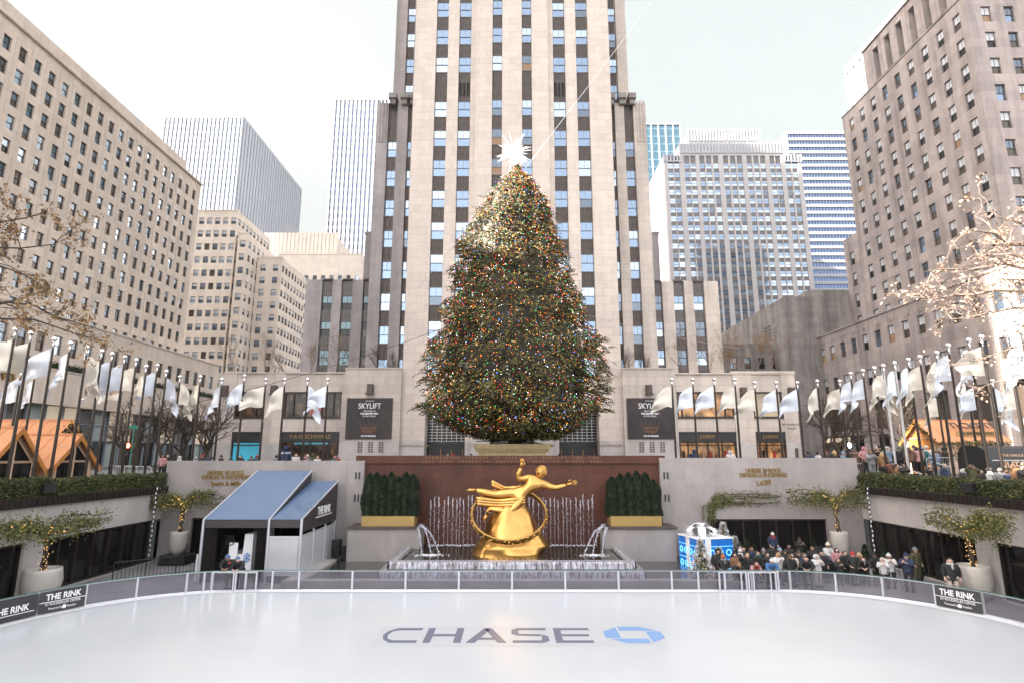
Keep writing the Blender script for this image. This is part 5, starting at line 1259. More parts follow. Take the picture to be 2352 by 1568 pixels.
for k in range(900): z = g.uniform(.3, 4.0); lf.leaf(Vector((-11.55+g.gauss(0, .1), 37.7+g.gauss(0, .08), z)), .12, .08, g.choice((0, 1)), g)
tag(lf.build('ivy', [M['arbor2'], M['arbor']], loc=(-11.5, 37.7, .3)), 'narrow column of ivy climbing the corner right of the awning', 'ivy')
# low dark rails inside the boards
for a_, b_, lb in ((P(330, 1300, 33.5), P(600-240, 1300, 35), 0),): pass
def railing(p0, p1, h, lb, m='black', n=None, base=0):
    p0, p1 = Vector((p0[0], p0[1], base)), Vector((p1[0], p1[1], base)); l = (p1-p0).length; n = n or int(l/.18); f = MB(); up = Vector((0, 0, 1))
    f.tube([p0+up*h, p1+up*h], .03, 6); f.tube([p0+up*.12, p1+up*.12], .02, 6)
    for k in range(n+1): q = p0.lerp(p1, k/n); f.tube([q, q+up*h], .014 if k % 8 else .03, 5)
    return tag(f.build('railing', M[m], loc=tuple((p0+p1)/2)), lb, 'railing')
railing((-20.8, 31.5), (-17.9, 34.3), 1.0, 'low black railing in front of the left restaurant windows')
railing((14.5, 31.6), (20.0, 31.2), .95, 'low black railing between the crowd and the right restaurant windows')
# light snake cables at the corners
for sg, nm in ((-1, 'left'), (1, 'right')):
    f = MB(); pts = [(sg*(WX-.35), WY-1.0, 4.5-.42*k) for k in range(11)]; x_ = sg*(WX-.38)
    for k in range(30): f.tube([(x_+.03*sin(k), 36.6, 4.7-k*.14), (x_+.03*sin(k+1), 36.6, 4.7-(k+1)*.14)], .035, 6, k % 2)
    tag(f.build('rope_light', [M['black'], M['white']], loc=(x_, 36.6, 4.5)), 'black and white banded rope light hanging in the far %s corner' % nm, 'rope light')
# ================= SPRUCE, STAR, FLAGS, TREES, CHALETS =================
rt = random.Random(33)
TY = 46.0
prof = [(1000, 1105, 1285), (985, 1055, 1325), (965, 1010, 1362), (930, 972, 1392), (900, 978, 1390), (870, 982, 1384), (820, 992, 1374), (760, 1014, 1356), (700, 1030, 1336), (650, 1042, 1312), (600, 1058, 1298), (560, 1066, 1288), (500, 1088, 1268), (465, 1115, 1256), (430, 1138, 1238), (410, 1155, 1222), (392, 1174, 1200), (380, 1183, 1190)]
pz = [(P(1176, y, TY).z, P(a, y, TY).x, P(b, y, TY).x) for y, a, b in prof]
def crown(z, ang):
    for i in range(len(pz)-1):
        if pz[i][0] <= z <= pz[i+1][0]:
            s = (z-pz[i][0])/(pz[i+1][0]-pz[i][0]); a = pz[i][1]*(1-s)+pz[i+1][1]*s; b = pz[i][2]*(1-s)+pz[i+1][2]*s
            return (a+b)/2, (b-a)/2*(1.07 if z > 13 else 1.0)
    return .2, .05
zb0, zt0 = pz[0][0], pz[-1][0]
ST = thing('spruce_tree', 'giant spruce covered in coloured lights in front of the limestone tower', 'christmas tree', (.2, TY, 5.6))
f = MB(); nb = 0
def spray(p, d, l, mb, rng, tip):
    """a drooping bough tip: short twigs with needle blades"""
    side = d.cross(Vector((0, 0, 1))); side = side.normalized() if side.length > 1e-3 else Vector((1, 0, 0))
    for k in range(9):
        s = k/8; q = p+d*l*s+Vector((0, 0, -.25*l*s*s)); w = l*.42*(1-s*.6)
        sd = side*(1 if k % 2 else -1)
        t = (sd*rng.uniform(.5, 1)+d*rng.uniform(.2, .8)+Vector((0, 0, -rng.uniform(.1, .9)))).normalized()
        mb.leaf(q, w*rng.uniform(.8, 1.4), .1, 1 if rng.random() < tip else 0, rng, up=t)
NB = 22000
for k in range(NB):
    s = rt.random(); z = zb0+(zt0-zb0)*(1-(1-s)**.0 if False else s**1.6)
    a = rt.random()*2*pi
    if sin(a) > .2 and rt.random() < .55: a = -a      # more on the sides one can walk round to see first
    cx, r = crown(z, a)
    lp = .13*noise.noise(Vector((cos(a)*2.2, sin(a)*2.2, z*.5)))*2+.09*noise.noise(Vector((cos(a)*5, sin(a)*5, z*1.3)))*2
    if noise.noise(Vector((cos(a)*4+9, sin(a)*4, z*.9))) < -.22 and rt.random() < .75: continue      # gaps between boughs
    rr = max(.05, (r-.3)*(1+lp)*(1-.5*rt.random()**2.2))
    p = Vector((cx+cos(a)*rr, TY+sin(a)*rr, z-.1*rr/4)); d = Vector((cos(a), sin(a), rt.uniform(-.35, .35) if z > 20 else rt.uniform(-.8, .15))).normalized()
    spray(p-d*.3, d, rt.uniform(.38, .66), f, rt, .48)
for k in range(70):   # a few long boughs that break the outline
    z = rt.uniform(zb0+.5, zt0-3); a = rt.random()*2*pi; cx, r = crown(z, a); rr = max(.1, r-.7)*rt.uniform(.9, 1.0); d = Vector((cos(a), sin(a), rt.uniform(-.1, .4))).normalized()
    for q in range(5): spray(Vector((cx+cos(a)*rr*.93, TY+sin(a)*rr*.93, z))+d*.28*q, d, .5*(1-.1*q), f, rt, .6)
for px, py, n in ((1395, 940, 26), (1388, 915, 16), (1375, 862, 12), (975, 925, 16)):   # the big low boughs
    e = P(px, py, TY-.5); b0 = Vector((.2, TY, e.z+.3)); d = (e-b0); 
    for q in range(n):
        s = .82+.2*q/n; spray(b0+d*s+Vector((0, rt.uniform(-.3, .3), rt.uniform(-.15, .15))), d.normalized(), .55, f, rt, .6)
core = [(max(.05, crown(z, 0)[1]*.80-.15), z) for z in [zb0+.6+(zt0-zb0-1.2)*i/14 for i in range(15)]]
f.lathe((.2, TY, 0), [(.05, core[0][1]-.1)]+core, 28, 0)
f.build('foliage', [M['sprucea'], M['spruceb']], ST)
f = MB(); f.tube([(.25, TY, 5.6), (.25, TY, 8.5), (.25, TY, 24)], [.6, .52, .1], 14)
for k in range(30):
    a = rt.random()*6.28; z = rt.uniform(7.6, 10.5); f.tube([(.25, TY, z), (.25+cos(a)*3.2, TY+sin(a)*3.2, z+rt.uniform(-.4, .6))], [.08, .02], 5)
f.build('trunk', M['bark'], ST)
cl = [('red', (1, .03, .01), 1.0), ('orange', (1, .34, .04), 1.1), ('green', (.02, 1, .3), .7), ('blue', (.12, .25, 1), 1.2), ('white', (.85, .88, 1), 1.3)]
f = MB()
for k in range(9000):
    s = rt.random()**1.25; z = zb0+.1+(zt0-zb0-.4)*s; a = rt.random()*2*pi
    if sin(a) > .3 and rt.random() < .8: a = -a
    cx, r = crown(z, a); lump = 1+.13*noise.noise(Vector((cos(a)*2.2, sin(a)*2.2, z*.5)))*2+.09*noise.noise(Vector((cos(a)*5, sin(a)*5, z*1.3)))*2
    if noise.noise(Vector((cos(a)*4+9, sin(a)*4, z*.9))) < -.22 and rt.random() < .7: continue
    rr = max(.1, r-.12)*lump*(1.0-.22*rt.random()**1.5); p = Vector((cx+cos(a)*rr, TY+sin(a)*rr, z)); q = rt.choice((.011, .013, .016, .024)); m_ = rt.choices((0, 1, 2, 3, 4), (24, 40, 11, 9, 16))[0]
    n = len(f.v); f.v += [(p.x-q, p.y, p.z), (p.x+q, p.y, p.z), (p.x, p.y-q, p.z), (p.x, p.y+q, p.z), (p.x, p.y, p.z-q), (p.x, p.y, p.z+q)]
    for a_, b_, c_ in ((0, 2, 5), (2, 1, 5), (1, 3, 5), (3, 0, 5), (2, 0, 4), (1, 2, 4), (3, 1, 4), (0, 3, 4)): f.f.append((n+a_, n+b_, n+c_)); f.m.append(m_)
tag(f.build('string_lights', [lamp('bulb_'+c[0], c[1], c[2]) for c in cl], loc=(.2, TY, 8)), 'thousands of tiny coloured bulbs strung over the giant spruce', 'string lights', kind='stuff')
sc = P(1181, 349, TY); f = MB()
for k in range(120):
    d = Vector((rt.gauss(0, 1), rt.gauss(0, .8), rt.gauss(0, 1))).normalized(); L_ = rt.choice((.7, 1.0, 1.35, 1.75)); b = d.orthogonal().normalized()
    f.tube([sc+d*.1, sc+d*L_*.25, sc+d*L_], [.04, .042, .004], 4)
f.ball(sc, .25, 12)
m, nt, b = newmat('star_crystal'); b.inputs['Base Color'].default_value = (.9, .92, .95, 1); b.inputs['Roughness'].default_value = .1; b.inputs['Emission Color'].default_value = (1, 1, .98, 1); b.inputs['Emission Strength'].default_value = .25
tag(f.build('tree_topper', m, loc=tuple(sc)), 'white spiky crystal star on top of the giant spruce', 'star')
# pedestal
f = MB(); xb, zt_ = 2.85, P(1176, 1022, 44).z
for k, (w, a, b_) in enumerate(((2.75, 5.0, 6.5), (2.55, 6.5, 6.75), (2.68, 6.75, 6.88), (2.8, 6.88, 7.0), (2.9, 7.0, 7.35))): f.box(.03-w, 43.6+(2.9-w), a, .03+w, 47.5, b_)
for k in range(24): x = -2.85+5.7*k/23; f.box(x-.015+.03, 43.585, 7.02, x+.015+.03, 43.6, 7.33)
tag(f.build('tree_pedestal', mat('bronzed_pedestal', (.36, .27, .14), .5, .3, .2, 4), loc=(0, 45, 5)), 'ribbed bronze-gold pedestal under the giant spruce', 'pedestal')
# guy wires
def wire(a, b, sag, lb, m='white', r=.018):
    a, b = Vector(a), Vector(b); f = MB(); pts = [a.lerp(b, k/14)+Vector((0, 0, -sag*4*(k/14)*(1-k/14))) for k in range(15)]; f.tube(pts, r, 5)
    tag(f.build('guy_wire', M[m], loc=tuple(a)), lb, 'wire', 'wires steadying the spruce')
wire(P(1208, 385, TY), P(1500, 0, 62), .1, 'long white wire rising from the treetop to the upper right', r=.022)
wire(P(1060, 545, TY), P(960, 662, 60), 0, 'white wire from the left flank of the spruce down to the tower', r=.02)
wire(P(1010, 768, TY), P(925, 806, 60), 0, 'short white wire low on the left of the spruce')
wire(P(1345, 722, TY), P(1700, 800, 60), .3, 'wire from the right flank of the spruce towards the right shop roof', 'steel')
wire(P(1000, 760, TY), P(0, 1005, 40), 1.0, 'dark slack wire crossing the left plaza to the spruce', 'pole', .02)
# ---- flags ----
M['flagw'] = mat('silver_flag', (.56, .60, .68), .35, .25, .06, 2, spec=.6)
M['flagg'] = mat('champagne_flag', (.58, .54, .48), .35, .25, .08, 2, spec=.6)
def flag_mesh(seed, droop, mt, hoist=1.5, fly=1.9, ang=pi):
    g = random.Random(seed); f = MB(); n = 12; dx, dy = cos(ang), sin(ang); a1, a2 = g.uniform(2.5, 5), g.random()*6
    def pt(i, j):
        s, t = i/n, j/n; dr = droop*(1-.35*t)*(s**.8)
        hx = fly*s*cos(dr)*(1-.1*t); hz = -hoist*t*(1-.25*s)-fly*s*sin(dr)-.05*sin(s*9+a2)
        r = .16*s*sin(s*a1*2+t*3+a2)+.07*s*sin(t*9+a2*2+s*4)
        return (dx*hx-dy*r, dy*hx+dx*r, hz)
    for i in range(n):
        for j in range(n): f.quad(pt(i, j+1), pt(i+1, j+1), pt(i+1, j), pt(i, j))
    return f.build('flag', M[mt], None, True).data
fk = {}
for mt in ('flagw', 'flagg'):
    fk[mt] = [flag_mesh(s+(0 if mt == 'flagw' else 50), d, mt, h, w, a) for s, d, h, w, a in ((1, .75, 1.5, 1.9, pi), (2, .95, 1.5, 1.8, pi*.95), (3, 1.2, 1.6, 1.9, pi*1.1), (4, 1.35, 1.4, 1.8, pi*.9), (5, .5, 1.5, 1.8, pi*1.05), (6, 1.42, 1.5, 2.0, 0))]
for o in [o for o in bpy.data.objects if o.name.startswith('flag') and o.parent is None and o.type == 'MESH']: bpy.data.objects.remove(o)
PM = {}
def flagpole(x, y, zb, zt, mt, v, lb, grp, pm='pole'):
    t = thing('flagpole', lb, 'flagpole', (x, y, zb), grp); h = round((zt-zb)*4)/4
    if (h, pm) not in PM:
        f = MB(); f.tube([(0, 0, 0), (0, 0, h*.5), (0, 0, h-.12)], [.085, .075, .05], 10); f.lathe((0, 0, 0), [(.13, 0), (.13, .2), (.09, .26)], 12); f.tube([(0, -.09, 1.2), (0, -.12, 1.35)], .03, 6); o1 = f.build('pole', M[pm])
        f = MB(); f.ball((0, 0, h), .14, 12); f.tube([(0, -.02, h-.5), (0, 0, h-.1)], .05, 8); o2 = f.build('finial', M['chrome'], None, True)
        PM[(h, pm)] = (o1.data, o2.data); bpy.data.objects.remove(o1); bpy.data.objects.remove(o2)
    for nme, me in zip(('pole', 'finial'), PM[(h, pm)]):
        o = bpy.data.objects.new(nme, me); COL.objects.link(o); o.parent = t
    if mt:
        o = bpy.data.objects.new('flag', fk[mt][v]); COL.objects.link(o); o.parent = t; o.location = (-.09 if v != 5 else .09, 0, h-.55)
ORD = ['first', 'second', 'third', 'fourth', 'fifth', 'sixth', 'seventh', 'eighth', 'ninth', 'tenth', 'eleventh', 'twelfth', 'thirteenth', 'fourteenth', 'fifteenth', 'sixteenth', 'seventeenth', 'eighteenth']
Lr = [(37, 753, 'g'), (72.5, 763, 'g'), (125.6, 776, 'w'), (162.6, 788, 'w'), (201, 796, 'g'), (235, 806, 'g'), (258, 816, 'w'), (287, 821, 'w'), (313.5, 827.5, 'g'), (337, 836.7, 'g'), (362, 842, 'w'), (383, 849.5, 'w'), (414, 863, 'g'), (461, 867, 'g')]
for k, (x, y, c) in enumerate(Lr):
    p = S(x, y, -24.3) if k < 12 else P(x, y, 41.5)
    flagpole(p.x, p.y, 4.55 if k < 12 else PL, p.z, 'flag'+c, (4, 4, 0, 3, 5, 3, 2, 2, 0, 3, 2, 5, 5, 3)[k], '%s flagpole from the left along the left hedge, %s flag' % (ORD[k], 'champagne' if c == 'g' else 'silver'), 'flagpoles along the left hedge')
for k, (x, y, c) in enumerate(((50, 851, 'w'), (82, 851, 'w'), (284, 862, 'g'))):
    p = S(x, y, -31); flagpole(p.x, p.y, 4.55, p.z, 'flag'+c, (1, 3, 4)[k], ('silver flag on the shorter rear flagpole nearest the left edge', 'silver flag on the shorter rear flagpole, second from the left edge', 'champagne flag on the shorter rear flagpole beyond the orange chalets')[k], 'rear flagpoles on the left')
Br = [(510.5, 868.5, 'w'), (562, 864, 'w'), (611, 871.5, 'g'), (655, 869.7, 'g'), (707, 872, 'w'), (753.5, 868.5, 'w')]
for k, (x, y, c) in enumerate(Br):
    p = P(x, y, 41); flagpole(p.x, p.y, PL, p.z, 'flag'+c, (3, 1, 4, 2, 5, 0)[k], '%s flagpole from the left in front of the left shop wing, %s flag' % (ORD[k], 'champagne' if c == 'g' else 'silver'), 'flagpoles in front of the left shops')
Br = [(1543, 872, 'g'), (1591, 874, 'w'), (1640, 873, 'w'), (1687.6, 874, 'g'), (1733, 876.6, 'g'), (1782, 875, 'w'), (1831, 878, 'w')]
for k, (x, y, c) in enumerate(Br):
    p = P(x, y, 41); flagpole(p.x, p.y, PL, p.z, 'flag'+c, (0, 1, 0, 1, 0, 1, 0)[k], '%s flagpole from the left in front of the right shop wing, %s flag' % (ORD[k], 'champagne' if c == 'g' else 'silver'), 'flagpoles in front of the right shops')
Rr = [(1877, 876, 'g'), (1929, 877, 'g'), (1954, 860, 'w'), (1982, 854, 'w'), (2007.5, 842, 'g'), (2028, 838.5, 'g'), (2054, 831, 'w'), (2085, 821, 'w'), (2112, 817, 'g'), (2150, 806, 'g'), (2178, 797.5, 'w'), (2225, 786, 'w'), (2254, 778, 'g'), (2310, 769, 'g'), (2345, 757, 'w')]
for k, (x, y, c) in enumerate(Rr):
    p = P(x, y, 42.0) if k < 2 else S(x, y, 24.5)
    flagpole(p.x, p.y, PL if k < 2 else 4.55, p.z, 'flag'+c, (2, 1, 3, 3, 5, 3, 2, 2, 3, 2, 3, 2, 4, 5, 3)[k], '%s flagpole from the left along the right hedge, %s flag' % (ORD[k], 'champagne' if c == 'g' else 'silver'), 'flagpoles along the right hedge', 'steel' if k in (5, 6) else 'pole')
for k, (x, y, c) in enumerate(((2150, 893, 'g'), (2218, 867, 'g'), (2235, 870, 'w'), (2278, 872, 'w'), (2330, 868, 'g'))):
    p = S(x, y, 31.5); flagpole(p.x, p.y, 4.55, p.z, 'flag'+c, (3, 2, 1, 5, 3)[k], '%s of the rear flagpoles behind the right row, %s flag' % (ORD[k], 'champagne' if c == 'g' else 'silver'), 'rear flagpoles on the right')
# ---- bare and dry-leaved trees ----
def tree(name, lb, base, h, seed, bark, leafm, nleaf, spread=.5, r0=.12, depth=5, lsz=.14, lean=(0, 0), grp=None, first=.35, up=.25, twig=1.0):
    t = thing(name, lb, 'tree', base, grp); g = random.Random(seed); tr = MB(); cr_ = MB(); tips = []
    def grow(p, d, l, r, k):
        n = 4; pts = [p]; q = p; dd = d.copy()
        for i in range(n):
            dd = (dd+Vector((g.gauss(0, .16), g.gauss(0, .16), g.gauss(0, .12)+.02))).normalized(); q = q+dd*l/n; pts.append(q)
        rs_ = [r*(1-.35*i/n) for i in range(n+1)]
        (tr if k < 2 else cr_).tube(pts, rs_, 7 if k < 2 else (4 if k < 4 else 3), cap=False)
        if k >= depth: tips.append((pts, k)); return
        if k >= depth-1: tips.append((pts, k))
        for c in range(g.choice((2, 3, 3)) if k else 4):
            s = g.uniform(first if k == 0 else .35, 1); i = min(n-1, int(s*n)); pp = pts[i].lerp(pts[i+1], s*n-i)
            ax = dd.cross(Vector((g.gauss(0, 1), g.gauss(0, 1), g.gauss(0, 1)))).normalized(); an = g.uniform(.4, .95)*(spread+.5)
            nd = (Matrix.Rotation(an, 3, ax) @ dd); nd.z += up*g.uniform(0, 1); nd.normalize(); grow(pp, nd, l*g.uniform(.55, .8), r*g.uniform(.45, .62), k+1)
        grow(q, dd, l*.72, r*.6, k+1)
    grow(Vector(base), Vector((lean[0], lean[1], 1)).normalized(), h*.34, r0, 0)
    for _ in range(nleaf):
        pts, k = g.choice(tips); i = g.randrange(len(pts)-1); p = pts[i].lerp(pts[i+1], g.random())+Vector((g.gauss(0, .1), g.gauss(0, .1), g.gauss(-.05, .1))); cr_.leaf(p, lsz*g.uniform(.6, 1.3), lsz*.7, 1, g)
    tr.build('trunk', M[bark], t); cr_.build('crown', [M[bark], M[leafm]], t)
    return t
def limb_tree(name, lb, base, limbs, seed, bark, leafm, nleaf, lsz, sub=11, r0=.3):
    """street tree with big limbs reaching to given points"""
    t = thing(name, lb, 'tree', base); g = random.Random(seed); tr = MB(); cr_ = MB(); tw = []
    b = Vector(base); fork = b+Vector((0, 0, 5.5)); tr.tube([b, b+Vector((0, 0, 2.5)), fork], [r0*1.25, r0, r0*.85], 12)
    def sub_(p, d, l, r, k):
        q = p; pts = [p]
        for i in range(4): d = (d+Vector((g.gauss(0, .22), g.gauss(0, .22), g.gauss(0, .18)))).normalized(); q = q+d*l/4; pts.append(q)
        cr_.tube(pts, [r*(1-.17*i) for i in range(5)], 3 if k > 1 else 5, cap=False); tw.append(pts) if k > 0 else 0
        if k < 3:
            for _ in range(3 if k < 2 else 2): i = g.randrange(1, 5); sub_(pts[i], (d+Vector((g.gauss(0, .7), g.gauss(0, .7), g.gauss(0, .55)))).normalized(), l*.62, r*.55, k+1)
    for L_ in limbs:
        e = Vector(L_[0]); r = L_[1]; pts = [fork]; n = 9; wob = Vector((g.gauss(0, .5), g.gauss(0, .5), 0))
        for i in range(1, n+1):
            s = i/n; pts.append(fork.lerp(e, s)+Vector((0, 0, 1.2*sin(pi*s)))+wob*sin(pi*s)+Vector((g.gauss(0, .12), g.gauss(0, .12), g.gauss(0, .12))))
        tr.tube(pts, [r*(1-.8*i/n) for i in range(n+1)], 8)
        for _ in range(sub):
            i = g.randrange(3, n+1); d = ((pts[i]-pts[i-1]).normalized()*.8+Vector((g.gauss(0, .6), g.gauss(0, .6), g.gauss(0, .5)))).normalized(); sub_(pts[i], d, g.uniform(.8, 1.6), r*.2, 0)
    for _ in range(nleaf):
        pts = g.choice(tw); i = g.randrange(4); p = pts[i].lerp(pts[i+1], g.random())+Vector((g.gauss(0, .07), g.gauss(0, .07), g.gauss(-.04, .07))); cr_.leaf(p, lsz*g.uniform(.6, 1.4), lsz*.75, 1, g)
    tr.build('trunk', M[bark], t); cr_.build('crown', [M[bark], M[leafm]], t)
YL = 21.0
limb_tree('plane_tree', 'tree with brown dry leaves reaching in from the left edge', (-27, 19, 4.55), [(P(70, 500, YL), .13), (P(0, 460, YL+1), .12), (P(105, 570, YL), .10), (P(45, 620, YL-1), .10), (P(120, 735, YL), .12), (P(165, 760, YL), .11), (P(40, 700, YL+1), .10), (P(-40, 560, YL), .14), (P(-40, 760, YL-1), .10)], 4, 'bark', 'leafbr', 5200, .14, 9)
limb_tree('plane_tree', 'pale sunlit bare tree with seed pods reaching in from the right edge', (26, 20.5, 4.55), [(P(2235, 520, 22), .15), (P(2250, 590, 22), .14), (P(2165, 620, 22), .13), (P(2140, 690, 22), .13), (P(2200, 740, 22), .12), (P(2290, 500, 22), .12), (P(2300, 640, 22), .14), (P(2330, 560, 22), .16), (P(2240, 830, 23), .08), (P(2300, 860, 23), .08)], 8, 'bark2', 'leafpink', 3000, .12, 12)
for k, (px, y, h, sd) in enumerate(((388, 52, 8.5, 1), (430, 55, 8, 2), (482, 57, 9, 3), (285, 50, 7.5, 4))):
    x = P(px, 1000, y).x; tree('street_tree', 'dark bare street tree, %s of the four by the left pavement' % ('second from left', 'third from left', 'rightmost', 'leftmost')[k], (x, y, PL), h, 60+sd, 'bark', 'leafbr', 60, .55, .2, 5, .1, grp='bare street trees on the left', first=.5)
for k, (px, y, h, sd) in enumerate(((1935, 52, 8, 5), (1890, 58, 7.5, 6), (2070, 50, 8, 7))):
    x = P(px, 1000, y).x; tree('street_tree', 'dark bare street tree behind the right crowd, %s' % ('middle one', 'leftmost', 'rightmost')[k], (x, y, PL), h, 60+sd, 'bark', 'leafbr', 60, .55, .18, 5, .1, grp='bare street trees on the right', first=.5)
rtx = [(540, 7, 0), (606, 6.2, 0), (655, 6.5, 0), (712, 5.5, 60), (772, 7.5, 150), (868, 4.6, 10), (908, 4.2, 5), (1440, 4.8, 5), (1490, 4.0, 5), (1583, 8, 180), (1638, 8.2, 60), (1690, 7.5, 420), (1745, 7.0, 420), (1700, 6, 300), (1772, 6.5, 120)]
for k, (px, h, nl) in enumerate(rtx):
    y = 67.5 if k not in (5, 6, 7, 8) else 66.0; x = P(px, 850, y).x
    if k > 8: y = 68.5+(k % 2)
    z = 15.4; tree('roof_tree', '%s bare tree from the left on the roof of the %s shop wing' % (ORD[k] if k < 7 else ORD[k-7], 'left' if k < 7 else 'right'), (x, y, z), h, 90+k, 'bark2' if k < 5 or k > 8 else 'bark', 'leafbr', nl, .05, .05, 4, .16, grp='bare trees on the shop roofs', first=.1, up=.7)
# ---- chalets ----
def chalet(x0, x1, y0, y1, zb, ze, zt, gable, lb, garland=True, sign=None):
    """ridge along X; gable +1 = decorated gable at x1"""
    t = thing('wooden_chalet', lb, 'chalet', ((x0+x1)/2, (y0+y1)/2, zb)); ym = (y0+y1)/2; ov = .35; f = MB()
    for s, ya_, in ((-1, y0), (1, y1)):
        dy = s*ov*1.0; dz = -(zt-ze)/((y1-y0)/2)*ov
        a = (x0-ov, ya_+dy, ze+dz); b = (x1+ov, ya_+dy, ze+dz); c = (x1+ov, ym, zt); d = (x0-ov, ym, zt)
        f.quad(a, b, c, d) if s < 0 else f.quad(b, a, d, c)
        n = int((x1-x0)/.75)
        for k in range(n+1):
            x = x0-ov+(x1-x0+2*ov)*k/n; f.tube([(x, ya_+dy, ze+dz+.02), (x, ym, zt+.02)], .025, 4)
    f.box(x0-ov, ym-.08, zt-.03, x1+ov, ym+.08, zt+.07)
    f.build('roof', M['roofor'], t)
    f = MB(); f.box(x0, y0, zb, x1, y1, ze); f.poly([(x1, y0, ze), (x1, y1, ze), (x1, ym, zt-.1)]); f.poly([(x0, y1, ze), (x0, y0, ze), (x0, ym, zt-.1)])
    for k in range(8): z = zb+(ze-zb)*k/8; f.box(x0-.02, y0-.02, z, x1+.02, y0-.001, z+.02)
    f.build('wall', M['woodlt'], t)
    gx = x1 if gable > 0 else x0; sx = 1 if gable > 0 else -1; f = MB()
    for s, ya_ in ((-1, y0), (1, y1)):
        dz = -(zt-ze)/((y1-y0)/2)*ov; p0, p1 = Vector((gx+sx*(ov+.02), ya_+s*ov, ze+dz)), Vector((gx+sx*(ov+.02), ym, zt))
        f.quad(p0-Vector((0, 0, .3)), p1-Vector((0, 0, .34)), p1, p0); f.quad(p0-Vector((sx*.05, 0, .3)), p0-Vector((sx*.05, 0, 0)), p1-Vector((sx*.05, 0, 0)), p1-Vector((sx*.05, 0, .34)))
    f.build('bargeboard', M['woodor'], t)
    f = MB(); g0, g1 = y0+.35, y1-.35; f.quad((gx+sx*.03, g0, zb+.3), (gx+sx*.03, g1, zb+.3), (gx+sx*.03, g1, ze), (gx+sx*.03, g0, ze)); f.poly([(gx+sx*.03, g0+.15, ze+.12), (gx+sx*.03, g1-.15, ze+.12), (gx+sx*.03, ym, zt-.55)])
    f.build('window', M['g_dark'] if not sign else M['woodor'], t)
    f = MB(); q = gx+sx*.06
    for y in (g0, ym, g1): f.tube([(q, y, zb), (q, y, ze if y != ym else zt-.5)], .06, 4)
    f.tube([(q, g0, ze+.05), (q, g1, ze+.05)], .06, 4); f.tube([(q, g0, ze), (q, ym, zt-.5)], .05, 4); f.tube([(q, g1, ze), (q, ym, zt-.5)], .05, 4)
    f.build('window_bars', M['woodlt'], t)
    if garland:
        gm, g = MB(), random.Random(int(x1*10)); lm = MB()
        for k in range(700):
            if sign and g.random() < .5: p = Vector((g.uniform(x0-.3, x1+.3), y0-ov-.02, ze-(zt-ze)/((y1-y0)/2)*ov-.12))
            else:
                s = g.choice((-1, 1)); u_ = g.random(); p = Vector((gx+sx*(ov+.1), ym+s*u_*((y1-y0)/2+ov), zt-u_*(zt-ze)*1.15-.1))
            gm.leaf(p+Vector((g.gauss(0, .07), g.gauss(0, .07), g.gauss(0, .08))), .16, .08, 0, g)
            if k % 9 == 0: lm.ball(p+Vector((g.gauss(0, .05), -.1, g.gauss(0, .08))), .016, 4)
        gg = gm.build('garland', M['arbor'], t); lm.build('fairy_lights', M['fairy'], gg)['kind'] = 'stuff'
    return t
chalet(-36, -26.6, 29.3, 32.6, 4.55, 6.1, P(110, 989, 31.0).z+.2, 1, 'orange-roofed chalet nearest the left edge with a glazed gable', False)
chalet(-35, -26.6, 33.6, 36.9, 4.55, 6.1, 7.75, 1, 'orange-roofed chalet with a glazed gable, second along the left hedge', False)
chalet(-36, -27.6, 24.6, 28.0, 4.55, 6.1, 7.6, 1, 'orange-roofed chalet mostly cut off by the left edge', True)
chalet(-42, -31, 38.2, 42.0, 4.55, 7.0, 8.9, 1, 'rear orange-roofed chalet with a lit garland on its gable', True)
e0, e1 = P(2135, 966, 44), P(2262, 966, 44)
zt_ = P(2190, 965, 45.5).z; ze_ = P(2200, 1012, 43.3).z
TK = chalet(P(2150, 1010, 43.8).x, P(2300, 1010, 43.8).x, 43.6, 47.2, 4.6, ze_+.2, zt_, -1, 'orange-roofed ticket chalet with garland behind the right flagpoles', True, 'TICKETS')
sl = atan2(zt_-(ze_+.2), 1.8); xm = P(2232, 990, 44.3).x; zc = (zt_+ze_)/2
text('sign_lettering', 'TICKETS', .95, M['spandrel'], Matrix.Translation((xm, 44.22, zc+.36)) @ Matrix.Rotation(sl, 4, 'X'), TK, .03, .012)
f = MB(); f.box(xm-1.6, 43.72, zc-.42, xm+1.6, 43.8, zc-.08); f.build('sign_board', M['goldsat'], TK)
text('sign_lettering', '& INFORMATION', .3, M['bark'], MT(xm, 43.7, zc-.25), TK, .01, .004)
# black rounded kiosk
kx0, kx1, ky = 27.4, 34.5, 33.5
t = thing('kiosk', 'black rounded food kiosk with pale lettering behind the crowd at the right edge', 'kiosk', (30, ky, 4.55)); f = MB(); zt_ = 7.05
prf = [(0, 4.8), (0, 6.2), (.08, 6.6), (.3, 6.9), (.7, zt_), (1.9, zt_), (2.2, 6.7), (2.3, 6.2), (2.3, 4.8)]
for i in range(len(prf)-1): (a, za), (b, zb_) = prf[i], prf[i+1]; f.quad((kx0, ky+a, za), (kx1, ky+a, za), (kx1, ky+b, zb_), (kx0, ky+b, zb_))
for x in (kx0, kx1): f.poly([(x, ky+a, z) for a, z in prf])
f.build('body', M['black'], t, False)
f = MB(); f.box(kx0+.2, ky-.05, 6.2, kx1, ky, 6.26); f.box(kx0+.2, ky-.05, 5.45, kx1, ky, 5.5); f.build('trim', M['steel'], t)
text('lettering', 'NUTCRACKER', .55, M['woodlt'], MT(kx0+2.4, ky-.02, 5.95), t, .01, .01); text('lettering', 'THE FAMOUS', .2, M['woodlt'], MT(kx0+1.5, ky+.03, 6.5), t, .01, .003)
for x in (kx0+1.2, kx1-1.2): f = MB(); f.tube([(x, ky-.02, 4.85), (x, ky+.2, 4.85)], .3, 14); f.build('wheel', M['black'], t)
